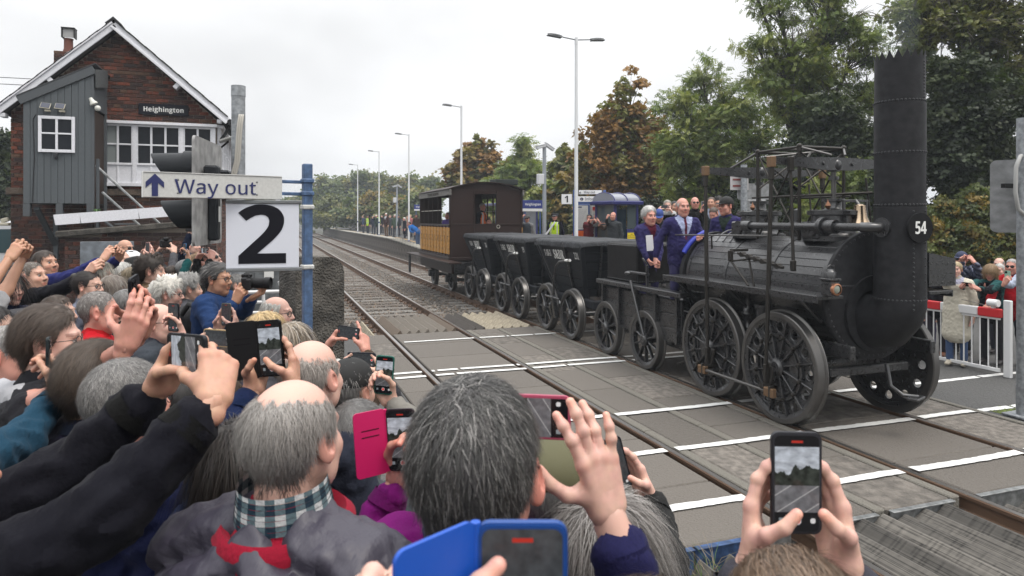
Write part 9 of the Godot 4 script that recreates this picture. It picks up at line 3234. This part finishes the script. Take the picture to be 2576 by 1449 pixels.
		{n="bald man in sunglasses and black jacket behind the driver", p=V3(8.09,.95,-11.83), yaw=336, h=1.74, hair="shaven", hc=C3(.08,.06,.05), top=C3(.012,.012,.014), gl="sun", head="o", g="spectators behind the train", L=[V3(7.97,2.41,-11.42),V3(.5,.85,.13),V3(-.25,0,.97), "grip"], sk="r"},
		{n="dark haired person in pale rucksack straps behind the crewman with the cap", p=V3(8.66,.95,-12.05), yaw=311, h=1.75, hair="short", hc=C3(.05,.032,.022), top=C3(.3,.33,.42), g="spectators behind the train", lod=0, sk="c"},
		{n="person with dark curly hair behind the crewman with the cap", p=V3(9.04,.95,-12.35), yaw=321, h=1.74, hair="curly", hc=C3(.012,.01,.009), top=C3(.03,.03,.05), g="spectators behind the train", lod=0, sk="c"},
		{n="brown haired person looking down beside the tall rear rod", p=V3(8.12,.95,-11.17), yaw=301, h=1.53, hair="short", hc=C3(.05,.032,.022), top=C3(.02,.025,.03), g="spectators behind the train", hp=-30, lod=0, sk="r"},
		{n="bald man in charcoal jacket standing by the blue kiosk with a hand at his chin", p=V3(9.71,.62,-18.36), yaw=311, h=1.84, hair="shaven", hc=C3(.1,.08,.07), top=C3(.045,.048,.052), head="o", g="people on the platform by the wall", R=[V3(9.27,2.29,-17.94),V3(.37,.93,0),V3(1,0,0), "fist"], sk="r"},
		{n="police officer whose black cap shows behind the bald man", p=V3(10.9,.62,-20.6), yaw=311, h=1.97, hair="crop", hc=C3(.05,.032,.022), top=C3(.01,.01,.015), hat="police", g="people on the platform by the wall", lod=0, sk="b"},
		{n="dark haired person in glasses leaning over the low stone wall", p=V3(9.54,.62,-19.65), yaw=331, h=1.78, hair="short", hc=C3(.012,.01,.009), top=C3(.16,.02,.03), g="people on the platform by the wall", lean=8, gl="clear", R=[V3(9.31,2.18,-18.74),V3(-.17,.84,-.52),V3(-.73,0,-.69), "pinch"], L=[V3(9.09,2.18,-18.86),V3(.53,.84,-.12),V3(.96,0,.27), "pinch"], lod=0, sk="r"},
		{n="white haired man in pale shirt leaning over the low stone wall", p=V3(9.73,.62,-19.58), yaw=331, h=1.78, hair="thin", hc=C3(.5,.49,.46), top=C3(.45,.45,.46), g="people on the platform by the wall", lean=8, R=[V3(9.4,2.17,-18.7),V3(-.17,.84,-.52),V3(-.73,0,-.69), "pinch"], L=[V3(9.18,2.17,-18.83),V3(.53,.84,-.12),V3(.96,0,.27), "pinch"], lod=0, sk="r"},
		{n="dark haired person filming over the low stone wall", p=V3(9.98,.62,-19.49), yaw=331, h=1.67, hair="short", hc=C3(.012,.01,.009), top=C3(.3,.2,.16), g="people on the platform by the wall", lean=8, R=[V3(9.64,2.07,-18.62),V3(-.17,.84,-.52),V3(-.73,0,-.69), "pinch"], L=[V3(9.42,2.07,-18.75),V3(.53,.84,-.12),V3(.96,0,.27), "pinch"], lod=0, sk="r"},
		{n="bald person behind the others at the low stone wall", p=V3(10.05,.62,-19.47), yaw=331, h=1.81, hair="shaven", hc=C3(.15,.145,.14), top=C3(.3,.3,.3), g="people on the platform by the wall", lean=8, gl="clear", lod=0, sk="r"},
		{n="person with dark skin in orange vest behind the white lamp post", p=V3(9.64,.62,-20.5), yaw=301, h=1.78, hair="short", hc=C3(.012,.01,.009), top=C3(.7,.13,.03), g="people on the platform by the wall", lod=0, sk="k"},
		{n="police officer in yellow vest and chequered cap standing by the information board", p=V3(9.43,.62,-22.18), yaw=321, h=1.82, hair="crop", hc=C3(.05,.032,.022), top=C3(.01,.011,.016), pattern="hivis", hat="police", g="people on the platform by the wall", w=1.1, legs=C3(.01,.01,.014), sk="r"},
		{n="man in grey gilet and sunglasses shading his eyes beside the coach", p=V3(8.69,.62,-22.97), yaw=321, h=1.75, hair="short", hc=C3(.15,.145,.14), top=C3(.2,.2,.21), pattern="vest", shirt=C3(.05,.055,.07), hat="flat", hatc=C3(.05,.045,.04), g="people on the platform by the wall", gl="sun", R=[V3(8.38,2.29,-22.71),V3(.51,.86,0),V3(.29,-.96,0), "relax"], lod=0, sk="r"},
		{n="man in navy jacket at the left end of the platform group", p=V3(8.25,.9,-65.56), yaw=281, h=1.67, hair="short", hc=C3(.055,.052,.05), top=C3(.03,.05,.1), g="people on the far end of the platform", lod=0, sk="c"},
		{n="police officer in yellow vest in the platform group", p=V3(8.34,.9,-62.97), yaw=311, h=1.69, hair="short", hc=C3(.012,.01,.009), top=C3(.01,.01,.015), g="people on the far end of the platform", hat="police", pattern="hivis", lod=0, sk="c"},
		{n="person in dark blue coat behind the pointing man", p=V3(8.63,.9,-61.55), yaw=321, h=1.61, hair="short", hc=C3(.15,.145,.14), top=C3(.02,.025,.05), g="people on the far end of the platform", lod=0, sk="a"},
		{n="white haired man in dark green jacket raising an arm", p=V3(8.3,.9,-57.55), yaw=1, h=1.69, hair="short", hc=C3(.5,.49,.46), top=C3(.03,.05,.04), g="people on the far end of the platform", R=[V3(8,2.45,-56.76),V3(0,1,0),V3(1,0,0), "open"], lod=0, sk="r"},
		{n="person in yellow vest at the back of the platform group", p=V3(9.23,.9,-62.29), yaw=321, h=1.83, hair="short", hc=C3(.012,.01,.009), top=C3(.01,.01,.015), g="people on the far end of the platform", hat="police", pattern="hivis", lod=0, sk="b"},
		{n="tall white haired man in dark jacket and tan trousers", p=V3(8.34,.9,-52.52), yaw=311, h=1.81, hair="short", hc=C3(.5,.49,.46), top=C3(.06,.035,.035), g="people on the far end of the platform", legs=C3(.14,.08,.04), pattern="vneck", lod=0, sk="a"},
		{n="person in grey coat between two tall men on the platform", p=V3(9.13,.9,-55.37), yaw=321, h=1.68, hair="short", hc=C3(.05,.032,.022), top=C3(.06,.06,.07), g="people on the far end of the platform", lod=0, sk="b"},
		{n="white haired man in green sweater with folded arms", p=V3(8.64,.9,-50.37), yaw=311, h=1.68, hair="short", hc=C3(.5,.49,.46), top=C3(.07,.1,.07), g="people on the far end of the platform", lod=0, sk="a"},
		{n="man in flat cap and dark coat on the platform", p=V3(9.34,.9,-52.85), yaw=311, h=1.67, hair="short", hc=C3(.15,.145,.14), top=C3(.05,.05,.06), g="people on the far end of the platform", hat="flat", lod=0, sk="c"},
		{n="white haired woman in long dark coat on the platform", p=V3(8.75,.86,-47.08), yaw=281, h=1.48, hair="short", hc=C3(.5,.49,.46), top=C3(.012,.012,.022), g="people on the far end of the platform", fit="coat", lod=0, sk="r"},
		{n="woman with fair hair and pink top on the platform", p=V3(9.64,.9,-49.6), yaw=311, h=1.65, hair="short", hc=C3(.36,.26,.14), top=C3(.45,.16,.16), g="people on the far end of the platform", lod=0, sk="b"},
		{n="man in dark brown jacket and cap nearest the coach", p=V3(9.03,.9,-44.48), yaw=321, h=1.67, hair="short", hc=C3(.05,.032,.022), top=C3(.05,.03,.025), g="people on the far end of the platform", hat="flat", lod=0, sk="r"},
		{n="person in beige jacket at the back near the coach", p=V3(10.24,.9,-53.84), yaw=311, h=1.58, hair="short", hc=C3(.13,.085,.05), top=C3(.35,.3,.22), g="people on the far end of the platform", lod=0, sk="a"},
		{n="person in black coat at the back of the platform group", p=V3(10.04,.9,-65.65), yaw=311, h=1.71, hair="short", hc=C3(.055,.052,.05), top=C3(.015,.015,.018), g="people on the far end of the platform", lod=0, sk="b"},
		{n="crouching man in bright blue jacket and jeans at the platform edge by the coach", p=V3(8.42,.46,-41.01), yaw=231, h=1.97, hair="short", hc=C3(.05,.032,.022), top=C3(.015,.1,.32), legs=C3(.05,.08,.16), g="people on the far end of the platform", lean=62, lod=0, sk="c"},
	])
	phone("black phone held sideways by two hands over the grey haired man in navy",V3(-.163,1.971,-1.563),V3(-.861,0,.509),V3(-.035,.998,-.06), true, C3(.012,.013,.016),3,1.1)
	phone("dark slim phone held upright by two bare raised arms near the left edge",V3(-.403,1.989,-2.422),V3(-.992,0,-.129),V3(-.018,.99,.138), false, C3(.01,.01,.013),2,1.1)
	phone("black phone held upright by the hand with teal blue sleeve at the left edge",V3(-.688,1.786,-2.628),V3(-.989,0,.149),V3(-.016,.995,-.103), false, C3(.015,.02,.022),1,1.00)
	phone("upright phone in a black folding case with its cover open, above the bald heads",V3(.001,1.873,-2.12),V3(-.551,0,.835),V3(-.087,.995,-.058), false, C3(.008,.008,.009),1,1.08, C3(.008,.008,.009,1))
	phone("phone in a magenta folding case with card slots, left of the largest head",V3(.311,1.696,-1.714),V3(-.461,0,.888),V3(-.062,.998,-.032), false, C3(.02,.012,.016),1,1.02, C3(.5,.008,.1,1),38)
	phone("phone with green case held upright showing the engine on its screen",V3(.431,1.624,-2.764),V3(-.429,0,.903),V3(.063,.998,.03), false, C3(.01,.1,.075),1,1.02)
	phone("dark phone held sideways above the black baseball cap",V3(.44,1.53,-3.56),V3(-.49,0,.87),V3(0,1,0), true, C3(.01,.012,.02),2,1.00)
	phone("small black phone held high by pointing hands beside the concrete post",V3(.44,1.57,-4.19),V3(-.64,0,.77),V3(.07,1,.06), true, C3(.01,.01,.012),2,1.00)
	phone("pink edged phone held sideways, half hidden by the largest head",V3(.408,1.916,-1.086),V3(-.461,0,.888),V3(0,1,0), true, C3(.35,.06,.11),1,1.00)
	phone("black phone held up by hands with a teal cuff, above the grey haired woman",V3(.876,1.587,-1.653),V3(-.164,0,.986),V3(-.255,.966,-.042), false, C3(.01,.01,.013),2,.95)
	phone("dark phone held upright in two hands at the bottom right, trees on its screen",V3(.745,1.854,-.829),V3(-.382,0,.924),V3(0,1,0), false, C3(.03,.03,.035),1,1.00)
	phone("black phone in a bright blue folding case at the bottom edge, closest to the viewer",V3(.201,1.915,-.544),V3(-.333,0,.943),V3(0,1,0), false, C3(.006,.05,.22),2,1.04, C3(.006,.075,.42,1),46)
	phone("silver phone held above the grey haired woman by the man in navy blue",V3(-1.31,1.98,-6.83),V3(-.95,0,-.3),V3(0,1,0), true, C3(.3,.28,.25),2,1.00)
	phone("dark phone between two bare hands high at the left edge",V3(-1.53,2.08,-5.21),V3(-1,0,.01),V3(0,1,0), true, C3(.01,.01,.013),2,1.00)
	phone("pale pink phone held up in both hands in front of the brick wall",V3(-1.42,1.89,-9.41),V3(-.7,0,.71),V3(0,1,0), false, C3(.55,.32,.29),2,1.00)
	phone("blue edged phone in the hand with a teal sleeve",V3(-.93,1.9,-8.7),V3(-.86,0,.51),V3(0,1,0), false, C3(.02,.12,.28),2,.9)
	phone("black phone held sideways in front of the man in sunglasses",V3(-.67,1.9,-8.08),V3(-.81,0,.58),V3(0,1,0), true, C3(.01,.01,.013),1,1.00)
	phone("dark phone held upright in front of the blue jacket",V3(-.28,1.61,-4.97),V3(-.57,0,.82),V3(0,1,0), false, C3(.1,.1,.09),2,1.00)
	phone("black phone held upright in front of the grey backpack",V3(-.52,1.69,-4.32),V3(-.64,0,.77),V3(0,1,0), false, C3(.01,.01,.013),2,1.05)
	phone("gold edged phone held flat sideways behind the folding black case",V3(-.213,1.738,-3.203),V3(-.635,0,.772),V3(0,1,0), true, C3(.42,.3,.16),2,1.00)
	phone("phone held up by the man in the navy cap behind the barrier",V3(10.66,1.63,-8.01),V3(.97,0,.25),V3(0,1,0), true, C3(.25,.05,.06),2,1.00)
	phone("dark phone in the hands of the woman in teal, held low",V3(9.84,1.27,-7.4),V3(.82,.57,-.01),V3(-.57,.82,.01), true, C3(.01,.01,.013),2,1.00)
	phone("pale green phone at the right edge behind the barrier",V3(10.15,1.42,-7.02),V3(.98,0,-.18),V3(0,1,0), false, C3(.25,.42,.33),2,1.00)
	phone("teal phone held up by the grey haired woman behind the driver",V3(7.17,2.48,-11.47),V3(-.16,0,.99),V3(0,1,0), true, C3(.02,.09,.1),2,1.00)
	phone("pale phone held by the bald man in black behind the driver",V3(7.99,2.52,-11.39),V3(-.25,0,.97),V3(0,1,0), false, C3(.35,.36,.4),2,1.00)
	phone("small phone over the stone wall of the dark haired person in glasses",V3(9.2,2.26,-18.81),V3(-.49,0,.87),V3(0,1,0), true, C3(.01,.01,.013),2,1.00)
	phone("small phone over the stone wall of the white haired man in pale shirt",V3(9.29,2.25,-18.78),V3(-.49,0,.87),V3(0,1,0), true, C3(.01,.01,.013),2,1.00)
	phone("small phone over the stone wall of the dark haired person",V3(9.53,2.15,-18.69),V3(-.49,0,.87),V3(0,1,0), true, C3(.01,.01,.013),2,1.00)
	carried_things()


# ---------------------------------------------------------------- short names
const ID := Basis.IDENTITY
const TI := Transform3D.IDENTITY
const UP := Vector3.UP
const ZERO := Vector3.ZERO
const FWD := Vector3.FORWARD

func X3(b: Basis, o: Vector3) -> Transform3D:
	return Transform3D(b, o)

func XO(o: Vector3) -> Transform3D:
	return Transform3D(ID, o)

func V3(x: float, y: float, z: float) -> Vector3:
	return Vector3(x, y, z)

func V2(x: float, y: float) -> Vector2:
	return Vector2(x, y)

func C3(r: float, g: float, b: float, a := 1.0) -> Color:
	return Color(r, g, b, a)

func k_box(ce: Vector3, s: Vector3, bs := ID, bev := 0.0) -> MB:
	var m := MB.new()
	m.box(ce, s, bs, bev)
	return m

func k_bar(a: Vector3, b: Vector3, w: float, d: float, up := Vector3.UP, bev := 0.0) -> MB:
	var m := MB.new()
	m.bar(a, b, w, d, up, bev)
	return m

func k_cyl(a: Vector3, b: Vector3, ra: float, rb := -1.0, seg := 16, caps := true) -> MB:
	var m := MB.new()
	m.cyl(a, b, ra, rb, seg, caps)
	return m

func k_tube(pts: Array, rad, seg := 8, caps := true) -> MB:
	var m := MB.new()
	m.tube(pts, rad, seg, caps)
	return m

func k_lathe(prof: Array, xf := TI, seg := 24, sharp := 0.7) -> MB:
	var m := MB.new()
	m.lathe(prof, xf, seg, sharp)
	return m

func k_sphere(ce: Vector3, r: Vector3, bs := ID, seg := 12, rings := 8) -> MB:
	var m := MB.new()
	m.sphere(ce, r, bs, seg, rings)
	return m

func k_prism(poly: PackedVector2Array, dep: float, xf := TI) -> MB:
	var m := MB.new()
	m.prism(poly, dep, xf)
	return m
